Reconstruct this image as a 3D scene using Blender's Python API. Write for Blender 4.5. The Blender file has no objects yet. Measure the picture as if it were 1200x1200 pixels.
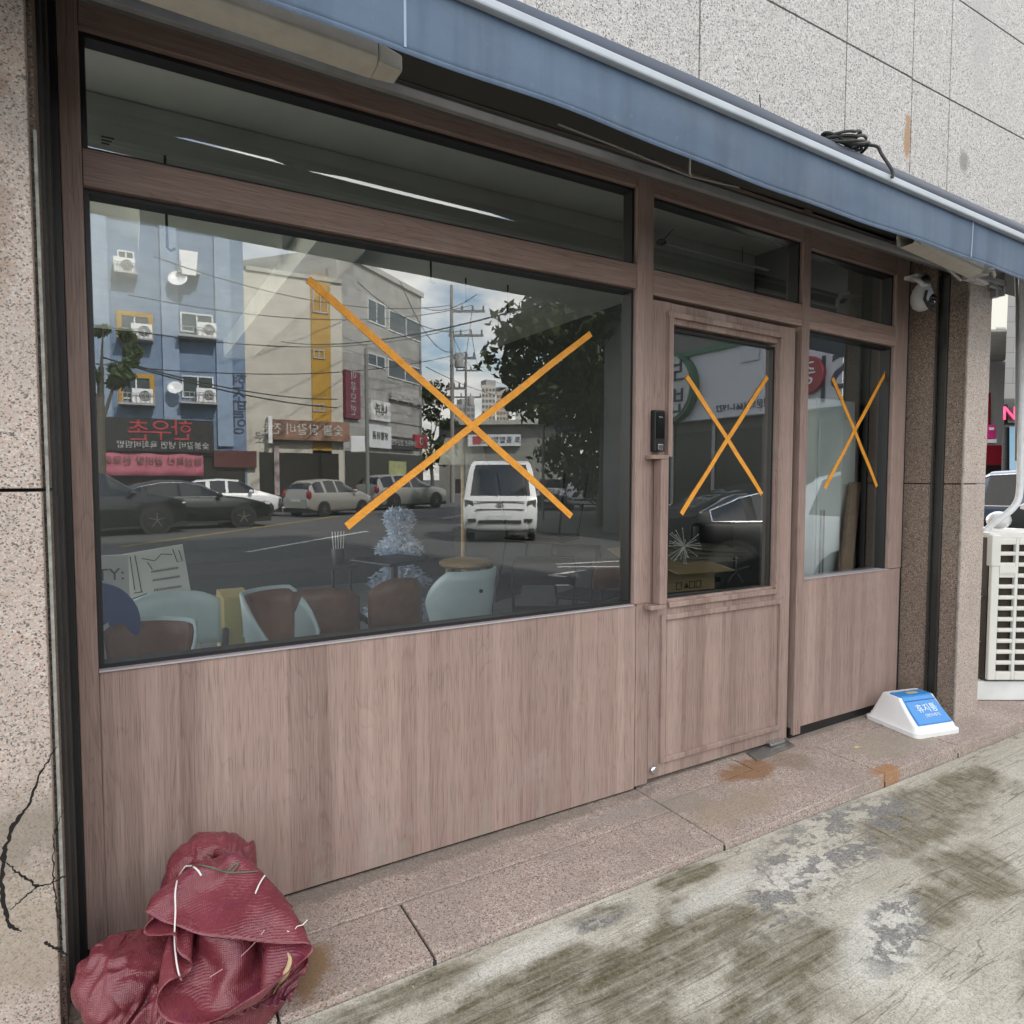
import bpy, bmesh, math, random
import numpy as np
from mathutils import Vector, Matrix
random.seed(7); rng=np.random.default_rng(7)
sc=bpy.context.scene; COL=sc.collection
rad=math.radians
# ---------------------------------------------------------------- camera model
F=775.0; CAM=Vector((0,-2.2,1.39))
RM=Matrix(((0.864871,-0.025875,0.501327),(-0.501995,-0.045248,0.863686),(0.000336,-0.998641,-0.052123)))
def camvec(px,py): return RM@Vector(((px-600)/F,(py-600)/F,1.0))
def at(px,py,y):                       # point of the plane at depth y seen at a pixel of the photo
    r=camvec(px,py); return CAM+r*((y-CAM.y)/r.y)
def atz(px,py,z):
    r=camvec(px,py); return CAM+r*((z-CAM.z)/r.z)
def far(px,py,Z): return CAM+camvec(px,py)*Z
def mir(p): return Vector((p[0],-p[1],p[2]))   # what the glass mirrors stands across the street
# ---------------------------------------------------------------- object helpers
WM={}
def tag(o,label=None,cat=None,group=None,kind=None):
    if label: o['label']=label
    if cat: o['category']=cat
    if group: o['group']=group
    if kind: o['kind']=kind
    return o
def thing(name,label,cat,loc=(0,0,0),rotz=0,group=None):
    o=bpy.data.objects.new(name,None); COL.objects.link(o); o.empty_display_size=.1
    o.location=loc; o.rotation_euler=(0,0,rotz)
    WM[o]=Matrix.Translation(Vector(loc))@Matrix.Rotation(rotz,4,'Z')
    return tag(o,label,cat,group)
class MB:
    def __init__(s): s.v=[]; s.f=[]
    def add(s,vs,fs):
        b=len(s.v); s.v+= [tuple(v) for v in vs]; s.f+=[tuple(b+i for i in f) for f in fs]; return s
    def hexa(s,c):   # 0-3 bottom ring, 4-7 top ring
        return s.add(c,[(3,2,1,0),(4,5,6,7),(0,1,5,4),(1,2,6,5),(2,3,7,6),(3,0,4,7)])
    def box(s,x0,x1,y0,y1,z0,z1):
        return s.hexa([(x0,y0,z0),(x1,y0,z0),(x1,y1,z0),(x0,y1,z0),(x0,y0,z1),(x1,y0,z1),(x1,y1,z1),(x0,y1,z1)])
    def quad(s,a,b,c,d): return s.add([a,b,c,d],[(0,1,2,3)])
    def tube(s,pts,r,n=8,closed=False,caps=True):
        pts=[Vector(p) for p in pts]; N=len(pts); rs=r if isinstance(r,(list,tuple)) else [r]*N
        rings=[]; up=Vector((0,0,1)); prev=None
        for i,p in enumerate(pts):
            if closed: t=pts[(i+1)%N]-pts[i-1]
            else: t=pts[min(i+1,N-1)]-pts[max(i-1,0)]
            if t.length<1e-9: t=Vector((0,0,1))
            t.normalize()
            if prev is None:
                a=t.cross(up); 
                if a.length<1e-3: a=t.cross(Vector((1,0,0)))
                a.normalize()
            else:
                a=prev-t*prev.dot(t); 
                if a.length<1e-6: a=t.orthogonal()
                a.normalize()
            prev=a; b=t.cross(a)
            rings.append([p+(a*math.cos(2*math.pi*k/n)+b*math.sin(2*math.pi*k/n))*rs[i] for k in range(n)])
        vs=[v for R_ in rings for v in R_]; fs=[]
        M=N if closed else N-1
        for i in range(M):
            j=(i+1)%N
            for k in range(n): fs.append((i*n+k,i*n+(k+1)%n,j*n+(k+1)%n,j*n+k))
        if caps and not closed:
            fs.append(tuple(range(n))[::-1]); fs.append(tuple((N-1)*n+k for k in range(n)))
        return s.add(vs,fs)
    def bar(s,a,b,w,h=None):   # square bar
        a=Vector(a); b=Vector(b); t=(b-a).normalized(); h=h or w
        u=t.cross(Vector((0,0,1))); 
        if u.length<1e-3: u=Vector((1,0,0))
        u.normalize(); v=u.cross(t); u=u*w/2; v=v*h/2
        return s.hexa([a-u-v,a+u-v,b+u-v,b-u-v,a-u+v,a+u+v,b+u+v,b-u+v])
    def lathe(s,prof,c,n=20,axis='Z'):
        c=Vector(c); vs=[]; fs=[]
        for r,h in prof:
            for k in range(n):
                a=2*math.pi*k/n; p=(r*math.cos(a),r*math.sin(a),h)
                if axis=='Y': p=(p[0],p[2],p[1])
                elif axis=='X': p=(p[2],p[0],p[1])
                vs.append(c+Vector(p))
        m=len(prof)
        for i in range(m-1):
            for k in range(n): fs.append((i*n+k,i*n+(k+1)%n,(i+1)*n+(k+1)%n,(i+1)*n+k))
        fs.append(tuple(range(n))[::-1]); fs.append(tuple((m-1)*n+k for k in range(n)))
        return s.add(vs,fs)
    def grid(s,P,closed_u=False):  # P[i][j]
        m=len(P); n=len(P[0]); vs=[p for r in P for p in r]; fs=[]
        for i in range(m if closed_u else m-1):
            for j in range(n-1):
                a=i*n+j; b=((i+1)%m)*n+j; fs.append((a,b,b+1,a+1))
        return s.add(vs,fs)
    def prism(s,poly,d):   # poly list of points, extruded by vector d
        n=len(poly); d=Vector(d); vs=[Vector(p) for p in poly]+[Vector(p)+d for p in poly]
        fs=[tuple(range(n))[::-1],tuple(range(n,2*n))]+[(i,(i+1)%n,n+(i+1)%n,n+i) for i in range(n)]
        return s.add(vs,fs)
    def ball(s,c,rx,ry,rz,n=12,m=8):
        P=[]
        for i in range(n):
            a=2*math.pi*i/n; row=[]
            for j in range(m+1):
                t=math.pi*j/m; row.append((c[0]+rx*math.sin(t)*math.cos(a),c[1]+ry*math.sin(t)*math.sin(a),c[2]+rz*math.cos(t)))
            P.append(row)
        return s.grid(P,True)
    def build(s,name,mat,parent=None,smooth=False,bevel=0,world=True,solid=0,flip=True,seg=2):
        me=bpy.data.meshes.new(name); vs=[Vector(v) for v in s.v]
        if parent is not None and world:
            inv=wm(parent).inverted(); vs=[inv@v for v in vs]
        me.from_pydata([tuple(v) for v in vs],[],s.f); me.update()
        bm=bmesh.new(); bm.from_mesh(me)
        if smooth: bmesh.ops.remove_doubles(bm,verts=bm.verts,dist=1e-5)
        if flip: bmesh.ops.recalc_face_normals(bm,faces=bm.faces)
        bm.to_mesh(me); bm.free()
        if smooth:
            me.polygons.foreach_set('use_smooth',[True]*len(me.polygons))
            me.set_sharp_from_angle(angle=rad(45))
        o=bpy.data.objects.new(name,me); COL.objects.link(o)
        if mat: me.materials.append(mat)
        if parent is not None:
            o.parent=parent; WM[o]=wm(parent)
        if bevel:
            m=o.modifiers.new('bevel','BEVEL'); m.width=bevel; m.segments=seg; m.limit_method='ANGLE'; m.angle_limit=rad(40)
        if solid:
            m=o.modifiers.new('solid','SOLIDIFY'); m.thickness=solid; m.offset=0
        return o
def cat(ps,n=6):   # smooth path through points
    out=[];ps=[Vector(p) for p in ps]; ps=[ps[0]]+ps+[ps[-1]]
    for i in range(1,len(ps)-2):
        for k in range(n):
            t=k/n; a,b,c,d=ps[i-1:i+3]; out.append(.5*((2*b)+(c-a)*t+(2*a-5*b+4*c-d)*t*t+(3*b-a-3*c+d)*t**3))
    out.append(ps[-2]); return out
def wm(o): return WM.get(o,Matrix.Identity(4))
def kids(o): return [c for c in bpy.data.objects if c.parent==o]
def copy_tree(o,parent=None,loc=None,rotz=None,label=None):
    c=o.copy(); COL.objects.link(c)
    if parent is not None: c.parent=parent
    for k in kids(o): copy_tree(k,c)
    if loc is not None: c.location=loc
    if rotz is not None: c.rotation_euler=(0,0,rotz)
    if label: c['label']=label
    return c
def text(body,size,mat,parent,origin,ux,uy,name='lettering',ext=.003,align='CENTER',spacing=1.0):
    """flat letters: origin, ux = reading direction, uy = up; built as a mesh."""
    cu=bpy.data.curves.new(name,'FONT'); cu.body=body; cu.size=size; cu.extrude=ext; cu.align_x=align; cu.align_y='CENTER'
    cu.space_character=spacing; cu.resolution_u=3
    t=bpy.data.objects.new('tmp',cu); COL.objects.link(t)
    dg=bpy.context.evaluated_depsgraph_get(); me=bpy.data.meshes.new_from_object(t.evaluated_get(dg))
    bpy.data.objects.remove(t); bpy.data.curves.remove(cu)
    ux=Vector(ux).normalized(); uy=Vector(uy).normalized(); uz=ux.cross(uy)
    M=Matrix.Translation(Vector(origin))@Matrix((ux,uy,uz)).transposed().to_4x4()
    me.transform(wm(parent).inverted()@M)
    me.materials.clear(); me.materials.append(mat); me.name=name
    o=bpy.data.objects.new(name,me); COL.objects.link(o); o.parent=parent; WM[o]=wm(parent)
    return o
# ---------------------------------------------------------------- material helpers
class NT:
    def __init__(s,m): s.t=m.node_tree; s.n=s.t.nodes; s.l=s.t.links
    def new(s,typ,**kw):
        x=s.n.new(typ)
        for k,v in kw.items():
            if k.startswith('i_'):
                key=k[2:].replace('_',' '); 
                x.inputs[key].default_value=v
            else: setattr(x,k,v)
        return x
    def link(s,a,b): s.l.new(a,b)
    def pos(s): return s.new('ShaderNodeNewGeometry').outputs['Position']
    def obj(s): return s.new('ShaderNodeTexCoord').outputs['Object']
    def mapping(s,vec,scale=(1,1,1),loc=(0,0,0),rot=(0,0,0)):
        m=s.new('ShaderNodeMapping'); m.inputs['Scale'].default_value=scale; m.inputs['Location'].default_value=loc; m.inputs['Rotation'].default_value=rot
        s.link(vec,m.inputs['Vector']); return m.outputs[0]
    def noise(s,vec,scale=5,detail=4,rough=.55,dist=0,out='Fac'):
        x=s.new('ShaderNodeTexNoise'); x.inputs['Scale'].default_value=scale; x.inputs['Detail'].default_value=detail
        x.inputs['Roughness'].default_value=rough; x.inputs['Distortion'].default_value=dist
        s.link(vec,x.inputs['Vector']); return x.outputs[out]
    def voro(s,vec,scale=50,out='Color',feature='F1',rand=1.0):
        x=s.new('ShaderNodeTexVoronoi',feature=feature); x.inputs['Scale'].default_value=scale; x.inputs['Randomness'].default_value=rand
        s.link(vec,x.inputs['Vector']); return x.outputs[out]
    def ramp(s,fac,stops,interp='LINEAR'):
        r=s.new('ShaderNodeValToRGB'); e=r.color_ramp; e.interpolation=interp
        while len(e.elements)<len(stops): e.elements.new(.5)
        for el,(p,c) in zip(e.elements,stops):
            el.position=p; el.color=(c,c,c,1) if isinstance(c,(int,float)) else (*c,1)
        s.link(fac,r.inputs['Fac']); return r.outputs['Color']
    def mix(s,fac,a,b,mode='MIX'):
        m=s.new('ShaderNodeMix',data_type='RGBA',blend_type=mode)
        for sock,val in((m.inputs['Factor'],fac),(m.inputs[6],a),(m.inputs[7],b)):
            if hasattr(val,'is_output'): s.link(val,sock)
            elif isinstance(val,(int,float)): sock.default_value=val if sock.type=='VALUE' else (val,val,val,1)
            else: sock.default_value=(*val,1)
        return m.outputs[2]
    def math(s,op,a,b=None,c=None,clamp=False):
        m=s.new('ShaderNodeMath',operation=op,use_clamp=clamp)
        for i,v in enumerate((a,b,c)):
            if v is None: continue
            if hasattr(v,'is_output'): s.link(v,m.inputs[i])
            else: m.inputs[i].default_value=v
        return m.outputs[0]
    def bump(s,h,strength=.3,dist=.01):
        b=s.new('ShaderNodeBump'); b.inputs['Strength'].default_value=strength; b.inputs['Distance'].default_value=dist
        s.link(h,b.inputs['Height']); return b.outputs[0]
MATS={}
def M(name,col=(.5,.5,.5),rough=.5,metal=0,spec=.5,var=.0,vscale=8,bump=0,bscale=60,emit=None,coat=0):
    """principled with a soft procedural variation of colour and surface"""
    if name in MATS: return MATS[name]
    m=bpy.data.materials.new(name); m.use_nodes=True; t=NT(m); p=m.node_tree.nodes['Principled BSDF']
    p.inputs['Base Color'].default_value=(*col,1); p.inputs['Roughness'].default_value=rough; p.inputs['Metallic'].default_value=metal
    p.inputs['Specular IOR Level'].default_value=spec; p.inputs['Coat Weight'].default_value=coat
    o=t.obj()
    if var:
        n=t.noise(o,vscale,5,.6)
        c=t.mix(t.ramp(n,[(.3,0),(.7,1)]),tuple(max(0,x*(1-var)) for x in col),tuple(min(1,x*(1+var)) for x in col))
        t.link(c,p.inputs['Base Color'])
        t.link(t.math('MULTIPLY_ADD',n,.3,rough-.15,clamp=True),p.inputs['Roughness'])
    if bump: t.link(t.bump(t.noise(o,bscale,4),bump,.01),p.inputs['Normal'])
    if emit: p.inputs['Emission Color'].default_value=(*emit[:3],1); p.inputs['Emission Strength'].default_value=emit[3]
    MATS[name]=m; return m
def wood(name,axis,light=(.43,.315,.275),dark=(.22,.15,.128),plank=.125):
    m=bpy.data.materials.new(name); m.use_nodes=True; t=NT(m); p=m.node_tree.nodes['Principled BSDF']
    v=t.pos(); sx=t.new('ShaderNodeSeparateXYZ'); t.link(v,sx.inputs[0]); X,Y,Z=sx.outputs
    if axis=='Z': a,b=t.math('ADD',X,Y),Z
    else: a,b=t.math('ADD',Z,t.math('MULTIPLY',Y,.7)),X
    cb=t.new('ShaderNodeCombineXYZ'); t.link(a,cb.inputs[0]); t.link(b,cb.inputs[2]); v=cb.outputs[0]
    # uneven board stripes
    wob=t.math('ADD',a,t.math('MULTIPLY',t.noise(t.mapping(v,(3,1,.2)),1.5,2),.12))
    cell=t.math('FLOOR',t.math('DIVIDE',wob,plank))
    wn=t.new('ShaderNodeTexWhiteNoise',noise_dimensions='1D'); t.link(cell,wn.inputs['W'])
    cell2=t.math('FLOOR',t.math('DIVIDE',t.math('ADD',wob,.031),plank*.41)); wn2=t.new('ShaderNodeTexWhiteNoise',noise_dimensions='1D'); t.link(cell2,wn2.inputs['W'])
    streak=t.noise(t.mapping(v,(75,1,1.6)),1,6,.62,.4)
    fine=t.noise(t.mapping(v,(330,1,5)),1,3,.6)
    # cathedral grain
    cw=t.noise(t.mapping(v,(9,1,.9)),1,2,.5,.6); ring=t.math('FRACT',t.math('MULTIPLY',cw,16)); 
    ring=t.ramp(ring,[(0,.0),(.10,1),(.25,.2),(1,0)])
    f=t.math('ADD',t.math('MULTIPLY',wn.outputs[0],.24),t.math('MULTIPLY',wn2.outputs[0],.20))
    f=t.math('ADD',f,t.math('MULTIPLY',streak,.55)); f=t.math('SUBTRACT',f,t.math('MULTIPLY',ring,.13)); f=t.math('ADD',f,t.math('MULTIPLY',fine,.3))
    c=t.ramp(f,[(.30,dark),(.62,tuple((x+y)/2*1.04 for x,y in zip(light,dark))),(.90,light)])
    pore=t.ramp(t.noise(t.mapping(v,(420,1,7)),1,2,.5),[(.37,.70),(.47,1)])
    c=t.mix(1.0,c,pore,'MULTIPLY')
    scuff=t.ramp(t.noise(t.pos(),2.3,5,.65,.4),[(.60,0),(.74,.28)])
    c=t.mix(scuff,c,(.42,.37,.36))
    sz=t.new('ShaderNodeSeparateXYZ'); t.link(t.pos(),sz.inputs[0]); low=t.ramp(sz.outputs[2],[(.02,1),(.30,0)]); spl=t.ramp(t.noise(t.mapping(t.pos(),(1,1,.6)),16,6,.7),[(.50,0),(.62,.75)]); c=t.mix(t.math('MULTIPLY',low,spl),c,(.30,.26,.22))
    t.link(c,p.inputs['Base Color']); p.inputs['Roughness'].default_value=.5; p.inputs['Specular IOR Level'].default_value=.35
    t.link(t.math('MULTIPLY_ADD',streak,.25,.36),p.inputs['Roughness'])
    t.link(t.bump(t.math('ADD',streak,t.math('MULTIPLY',fine,.6)),.12,.004),p.inputs['Normal'])
    return m
def granite(name,base,pink,dark,white,scale=170,stain=.5,rust_shade=(),polish=.55,darkf=.2,spotscale=1.0):
    m=bpy.data.materials.new(name); m.use_nodes=True; t=NT(m); p=m.node_tree.nodes['Principled BSDF']; v=t.pos()
    w=t.noise(v,scale*.7,2,.5,0,'Color'); vv=t.new('ShaderNodeVectorMath',operation='MULTIPLY_ADD'); t.link(w,vv.inputs[0]); vv.inputs[1].default_value=(.55/scale,)*3; t.link(v,vv.inputs[2]); v2=vv.outputs[0]
    r=t.new('ShaderNodeSeparateColor'); t.link(t.voro(v2,scale),r.inputs[0])
    c=t.ramp(r.outputs[0],[(0,dark),(darkf*.6,dark),(darkf,base),(.55,base),(.62,pink),(.82,pink),(.88,white),(1,white)])
    r2=t.new('ShaderNodeSeparateColor'); t.link(t.voro(v2,scale*.5),r2.inputs[0])
    c=t.mix(t.ramp(r2.outputs[1],[(0,.5),(.05,.4),(.08,0)]),c,dark)
    c=t.mix(t.ramp(t.noise(v,3.1,5,.65),[(.35,0),(.75,stain)]),c,tuple(x*.62 for x in base))
    run=t.noise(t.mapping(v,(7,7,.45)),1,4,.6); c=t.mix(t.ramp(run,[(.52,0),(.78,stain*.7)]),c,tuple(x*.6 for x in (base[0],base[1]*.95,base[2]*.88)))
    for (bx,by,bz,rx,ry,rz,col,amt) in rust_shade:
        q=t.mapping(v,(1/rx,1/ry,1/rz),(-bx/rx,-by/ry,-bz/rz)); q=blobmask(t,q,v,9,.9)
        c=t.mix(t.math('MULTIPLY',q,amt),c,col)
    t.link(c,p.inputs['Base Color']); t.link(t.math('MULTIPLY_ADD',r.outputs[1],.3,polish-.15),p.inputs['Roughness']); p.inputs['Specular IOR Level'].default_value=.4
    t.link(t.bump(t.math('ADD',r.outputs[0],t.noise(v,60,4)),.18,.004),p.inputs['Normal'])
    return m
def blobmask(t,q,v,ns=6,amp=.8,soft=.26):
    ln=t.new('ShaderNodeVectorMath',operation='LENGTH'); t.link(q,ln.inputs[0])
    d=t.math('ADD',ln.outputs['Value'],t.math('MULTIPLY',t.math('SUBTRACT',t.noise(v,ns,6,.65,.3),.5),amp*2))
    return t.ramp(d,[(max(.0,1-soft*1.6),1),(1.0,0)])
# ================================================================ materials
W_V=wood('wood_upright','Z'); W_H=wood('wood_lengthwise','X')
G_PIL=granite('granite_pink',(.50,.435,.385),(.50,.36,.30),(.10,.085,.08),(.62,.57,.53),290,.55,
   rust_shade=((-.32,-.3,2.05,.12,.3,.35,(.20,.12,.07),.6),(-.5,-.3,.55,.5,.3,.16,(.22,.19,.15),.75),(-.28,-.3,.30,.22,.3,.16,(.30,.26,.2),.6)))
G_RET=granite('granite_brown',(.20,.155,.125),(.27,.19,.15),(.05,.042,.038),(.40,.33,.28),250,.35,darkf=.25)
G_UP=granite('granite_grey',(.50,.49,.47),(.46,.43,.41),(.13,.13,.13),(.66,.65,.63),230,.22,polish=.65,
   rust_shade=((3.33,-.3,3.03,.035,.3,.14,(.34,.20,.10),.9),(3.86,-.3,3.05,.05,.3,.07,(.16,.15,.14),.7),(4.0,-.3,3.9,.16,.3,.5,(.36,.36,.35),.5)))
G_STEP=granite('granite_step',(.41,.345,.305),(.44,.31,.26),(.12,.095,.085),(.60,.54,.49),270,.62,polish=.7,
   rust_shade=((.40,-.36,0,.10,.13,.3,(.22,.13,.06),.85),(2.48,-.12,0,.22,.10,.3,(.24,.12,.05),.8),(3.02,-.46,0,.13,.05,.3,(.36,.17,.06),.8),(2.0,-.17,0,.22,.09,.3,(.27,.24,.20),.6),(1.75,-.12,0,.3,.05,.3,(.28,.26,.24),.5),(2.75,-.16,0,.12,.12,.3,(.2,.15,.1),.5),(1.0,-.02,0,1.2,.05,.3,(.17,.15,.13),.6),(3.2,.03,0,.8,.06,.3,(.17,.15,.13),.6),(2.2,-.33,0,.35,.12,.3,(.30,.24,.17),.5),(3.35,-.30,0,.35,.14,.3,(.31,.27,.20),.5)))  # stains, plus two long strips painting contact shade along the shopfront foot
def ground_mat():
    m=bpy.data.materials.new('worn_concrete'); m.use_nodes=True; t=NT(m); p=m.node_tree.nodes['Principled BSDF']; v=t.pos()
    fine=t.noise(v,90,4,.6); mid=t.noise(v,7,6,.65); big=t.noise(v,1.6,4,.6)
    c=t.mix(t.ramp(mid,[(.3,0),(.7,1)]),(.43,.40,.33),(.60,.57,.49))
    # gravel showing through
    gr=t.new('ShaderNodeSeparateColor'); t.link(t.voro(v,230),gr.inputs[0])
    c=t.mix(t.math('MULTIPLY',t.ramp(gr.outputs[0],[(.86,0),(.9,1)]),.35),c,(.25,.24,.22))
    def blobs(lst,ns,amp):
        out=None
        for (bx,by,rx,ry,a) in lst:
            ca,sa=math.cos(-a),math.sin(-a)
            q=t.mapping(v,(1,1,0),(-(bx*ca-by*sa),-(bx*sa+by*ca),0),(0,0,-a)); q=t.mapping(q,(1/rx,1/ry,0))
            k=blobmask(t,q,v,ns,amp); out=k if out is None else t.math('MAXIMUM',out,k)
        return out
    streak=t.noise(t.mapping(v,(2.2,42,1),(0,0,0),(0,0,rad(-4))),1,6,.7,.5)
    streak2=t.noise(t.mapping(v,(34,2.6,1),(0,0,0),(0,0,rad(-6))),1,6,.7,.5)
    moss=blobs([(1.30,-.80,.62,.17,.1),(.85,-.72,.45,.12,.05),(1.55,-1.0,.5,.17,.25),(1.70,-.545,.20,.05,0),(1.28,-.55,.16,.04,0),(.62,-.55,.3,.06,0),(1.05,-1.2,.6,.16,.1),(.4,-.9,.5,.16,.05),(1.9,-1.9,.7,.2,.3),(2.2,-1.45,.5,.10,.5)],4,1.15)
    moss2=blobs([(2.84,-.72,.50,.20,.0),(2.62,-1.0,.36,.16,.2),(3.25,-.66,.40,.12,0),(2.35,-1.05,.18,.10,.5),(3.6,-1.2,.5,.25,.3),(3.0,-1.7,.5,.3,.2)],4,1.1)
    wide=t.ramp(big,[(.44,0),(.64,.7)])
    brk=t.ramp(t.noise(v,11,7,.7,.3),[(.30,.42),(.52,1)])
    c=t.mix(t.math('MULTIPLY',t.math('MULTIPLY',moss,brk),t.ramp(streak,[(.30,.35),(.62,.95)])),c,t.mix(t.ramp(fine,[(.35,0),(.65,1)]),(.042,.037,.012),(.115,.098,.042)))
    c=t.mix(t.math('MULTIPLY',t.math('MULTIPLY',moss2,brk),t.ramp(streak2,[(.28,.45),(.66,.96)])),c,t.mix(t.ramp(fine,[(.35,0),(.65,1)]),(.055,.046,.017),(.145,.115,.052)))
    c=t.mix(t.math('MULTIPLY',wide,t.ramp(t.math('ADD',t.math('MULTIPLY',streak,.35),t.math('MULTIPLY',mid,.65)),[(.40,.0),(.6,.85)])),c,(.20,.175,.115))
    scr=t.math('ABSOLUTE',t.math('SUBTRACT',t.noise(t.mapping(v,(.9,16,1),(3,1,0),(0,0,rad(14))),1,4,.55,.8),.5)); c=t.mix(t.math('MULTIPLY',t.ramp(scr,[(0,.9),(.012,0)]),t.ramp(big,[(.40,.15),(.6,1)])),c,(.075,.065,.045))
    dust=blobs([(1.02,-.575,.30,.05,.05),(2.02,-.72,.28,.08,.05),(2.0,-1.05,.34,.12,.3),(1.72,-.66,.3,.06,.1)],8,.6)
    c=t.mix(t.math('MULTIPLY',dust,.65),c,(.62,.61,.56))
    reg=blobs([(2.35,-.66,.62,.20,.08),(1.85,-.80,.30,.14,.2),(2.7,-.62,.35,.12,.1),(1.28,-.57,.16,.05,0),(2.1,-1.05,.3,.1,.3)],3,.7)
    spl=t.ramp(t.noise(t.mapping(v,(1,1.5,1)),9.5,8,.66,.3),[(.525,0),(.545,1)]); spl2=t.ramp(t.noise(t.mapping(v,(1,1.4,1),(5,2,0)),23,6,.62,.2),[(.56,0),(.58,1)])
    pits=t.math('MULTIPLY',reg,t.math('MAXIMUM',spl,t.math('MULTIPLY',spl2,.8)))
    agg=t.ramp(t.noise(v,120,3,.7),[(.35,(.09,.088,.085)),(.65,(.30,.295,.285))])
    c=t.mix(t.math('MULTIPLY',pits,.85),c,agg)
    ln=t.math('FRACT',t.math('MULTIPLY',t.noise(t.mapping(v,(.7,9,1),(0,0,0),(0,0,rad(12))),1,3,.5,.6),9))
    c=t.mix(t.math('MULTIPLY',t.ramp(ln,[(0,1),(.035,0)]),t.ramp(mid,[(.42,0),(.6,.8)])),c,(.10,.085,.06))
    wv_=t.new('ShaderNodeVectorMath',operation='MULTIPLY_ADD'); t.link(t.noise(v,2.2,5,.65,0,'Color'),wv_.inputs[0]); wv_.inputs[1].default_value=(.5,.5,0); t.link(v,wv_.inputs[2]); cr=t.voro(t.mapping(wv_.outputs[0],(.55,.9,1)),1.3,'Distance','DISTANCE_TO_EDGE')
    c=t.mix(t.math('MULTIPLY',t.ramp(cr,[(0,.8),(.006,0)]),t.ramp(mid,[(.45,0),(.58,1)])),c,(.14,.12,.09))
    c=t.mix(t.math('MULTIPLY',t.ramp(fine,[(.52,0),(.72,.5)]),1),c,(.24,.225,.19))
    grit=t.new('ShaderNodeSeparateColor'); t.link(t.voro(v,330),grit.inputs[0]); c=t.mix(1.0,c,t.ramp(t.math('ADD',t.math('MULTIPLY',grit.outputs[0],.5),t.math('MULTIPLY',t.noise(v,160,3,.7),.5)),[(.2,.62),(.5,.98),(.8,1.12)]),'MULTIPLY')
    t.link(c,p.inputs['Base Color'])
    t.link(t.math('SUBTRACT',.85,t.math('MULTIPLY',moss,.22)),p.inputs['Roughness']); p.inputs['Specular IOR Level'].default_value=.35
    h=t.math('ADD',t.math('MULTIPLY',fine,.5),t.math('SUBTRACT',t.math('MULTIPLY',streak,.7),t.math('MULTIPLY',pits,.9)))
    t.link(t.bump(t.math('ADD',h,t.math('MULTIPLY',mid,.8)),.5,.012),p.inputs['Normal'])
    return m
def asphalt_mat():
    m=bpy.data.materials.new('asphalt'); m.use_nodes=True; t=NT(m); p=m.node_tree.nodes['Principled BSDF']; v=t.pos()
    c=t.mix(t.ramp(t.noise(v,.5,5,.6),[(.3,0),(.7,1)]),(.065,.067,.07),(.10,.10,.098))
    c=t.mix(t.ramp(t.noise(v,60,3),[(.45,0),(.7,.6)]),c,(.15,.15,.145)); t.link(c,p.inputs['Base Color'])
    p.inputs['Roughness'].default_value=.8; t.link(t.bump(t.noise(v,80,3),.3,.01),p.inputs['Normal']); return m
def glass_mat(name='window_glass',base=.10,tint=(.80,.86,.84)):
    m=bpy.data.materials.new(name); m.use_nodes=True; t=NT(m); n=m.node_tree.nodes; n.remove(n['Principled BSDF'])
    tr=t.new('ShaderNodeBsdfTransparent'); tr.inputs[0].default_value=(*tint,1)
    gl=t.new('ShaderNodeBsdfGlossy'); gl.inputs['Roughness'].default_value=0.0; gl.inputs['Color'].default_value=(.93,.97,1,1)
    lw=t.new('ShaderNodeFresnel'); lw.inputs['IOR'].default_value=1.5
    fac=t.math('ADD',t.math('MULTIPLY',lw.outputs[0],1.35),base,clamp=True)
    b=t.new('ShaderNodeBump'); b.inputs['Strength'].default_value=.010; b.inputs['Distance'].default_value=.05
    t.link(t.noise(t.pos(),1.1,1,.4),b.inputs['Height']); t.link(b.outputs[0],gl.inputs['Normal'])
    mx=t.new('ShaderNodeMixShader'); t.link(fac,mx.inputs[0]); t.link(tr.outputs[0],mx.inputs[1]); t.link(gl.outputs[0],mx.inputs[2])
    t.link(mx.outputs[0],n['Material Output'].inputs['Surface']); return m
GLASS=glass_mat('window_glass',.125,(.95,.985,.965))
GASKET=M('black_gasket',(.012,.012,.013),.45)
GROUT=M('dark_joint',(.03,.028,.026),.9)
ALU=M('grey_aluminium',(.33,.325,.32),.42,.6,var=.12,vscale=14)
DARKMET=M('dark_channel',(.045,.045,.043),.5,.3,var=.2)
CREAM=M('cream_enamel',(.50,.48,.42),.4,var=.1,vscale=20)
CANVAS=None
def canvas_mat():
    m=bpy.data.materials.new('blue_grey_canvas'); m.use_nodes=True; t=NT(m); p=m.node_tree.nodes['Principled BSDF']; v=t.pos()
    n=t.noise(t.mapping(v,(1.2,1.2,3)),1.6,5,.6); c=t.mix(t.ramp(n,[(.3,0),(.7,1)]),(.075,.115,.175),(.105,.155,.225))
    run=t.noise(t.mapping(v,(11,11,.6)),1,4,.6); c=t.mix(t.ramp(run,[(.46,0),(.75,.6)]),c,(.05,.075,.115)); c=t.mix(t.ramp(t.noise(v,3.2,6,.7),[(.5,0),(.75,.4)]),c,(.15,.17,.19))
    c=t.mix(t.ramp(t.noise(v,45,4,.7),[(.62,0),(.75,.25)]),c,(.25,.30,.37))
    t.link(c,p.inputs['Base Color']); p.inputs['Roughness'].default_value=.62; p.inputs['Specular IOR Level'].default_value=.3
    wv=t.noise(t.mapping(v,(900,900,900)),1,1); t.link(t.bump(t.math('ADD',t.math('MULTIPLY',wv,.25),n),.25,.01),p.inputs['Normal']); return m
CANVAS=canvas_mat(); ROLLMAT=M('navy_roll',(.05,.065,.095),.6,var=.25,vscale=6)
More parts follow.
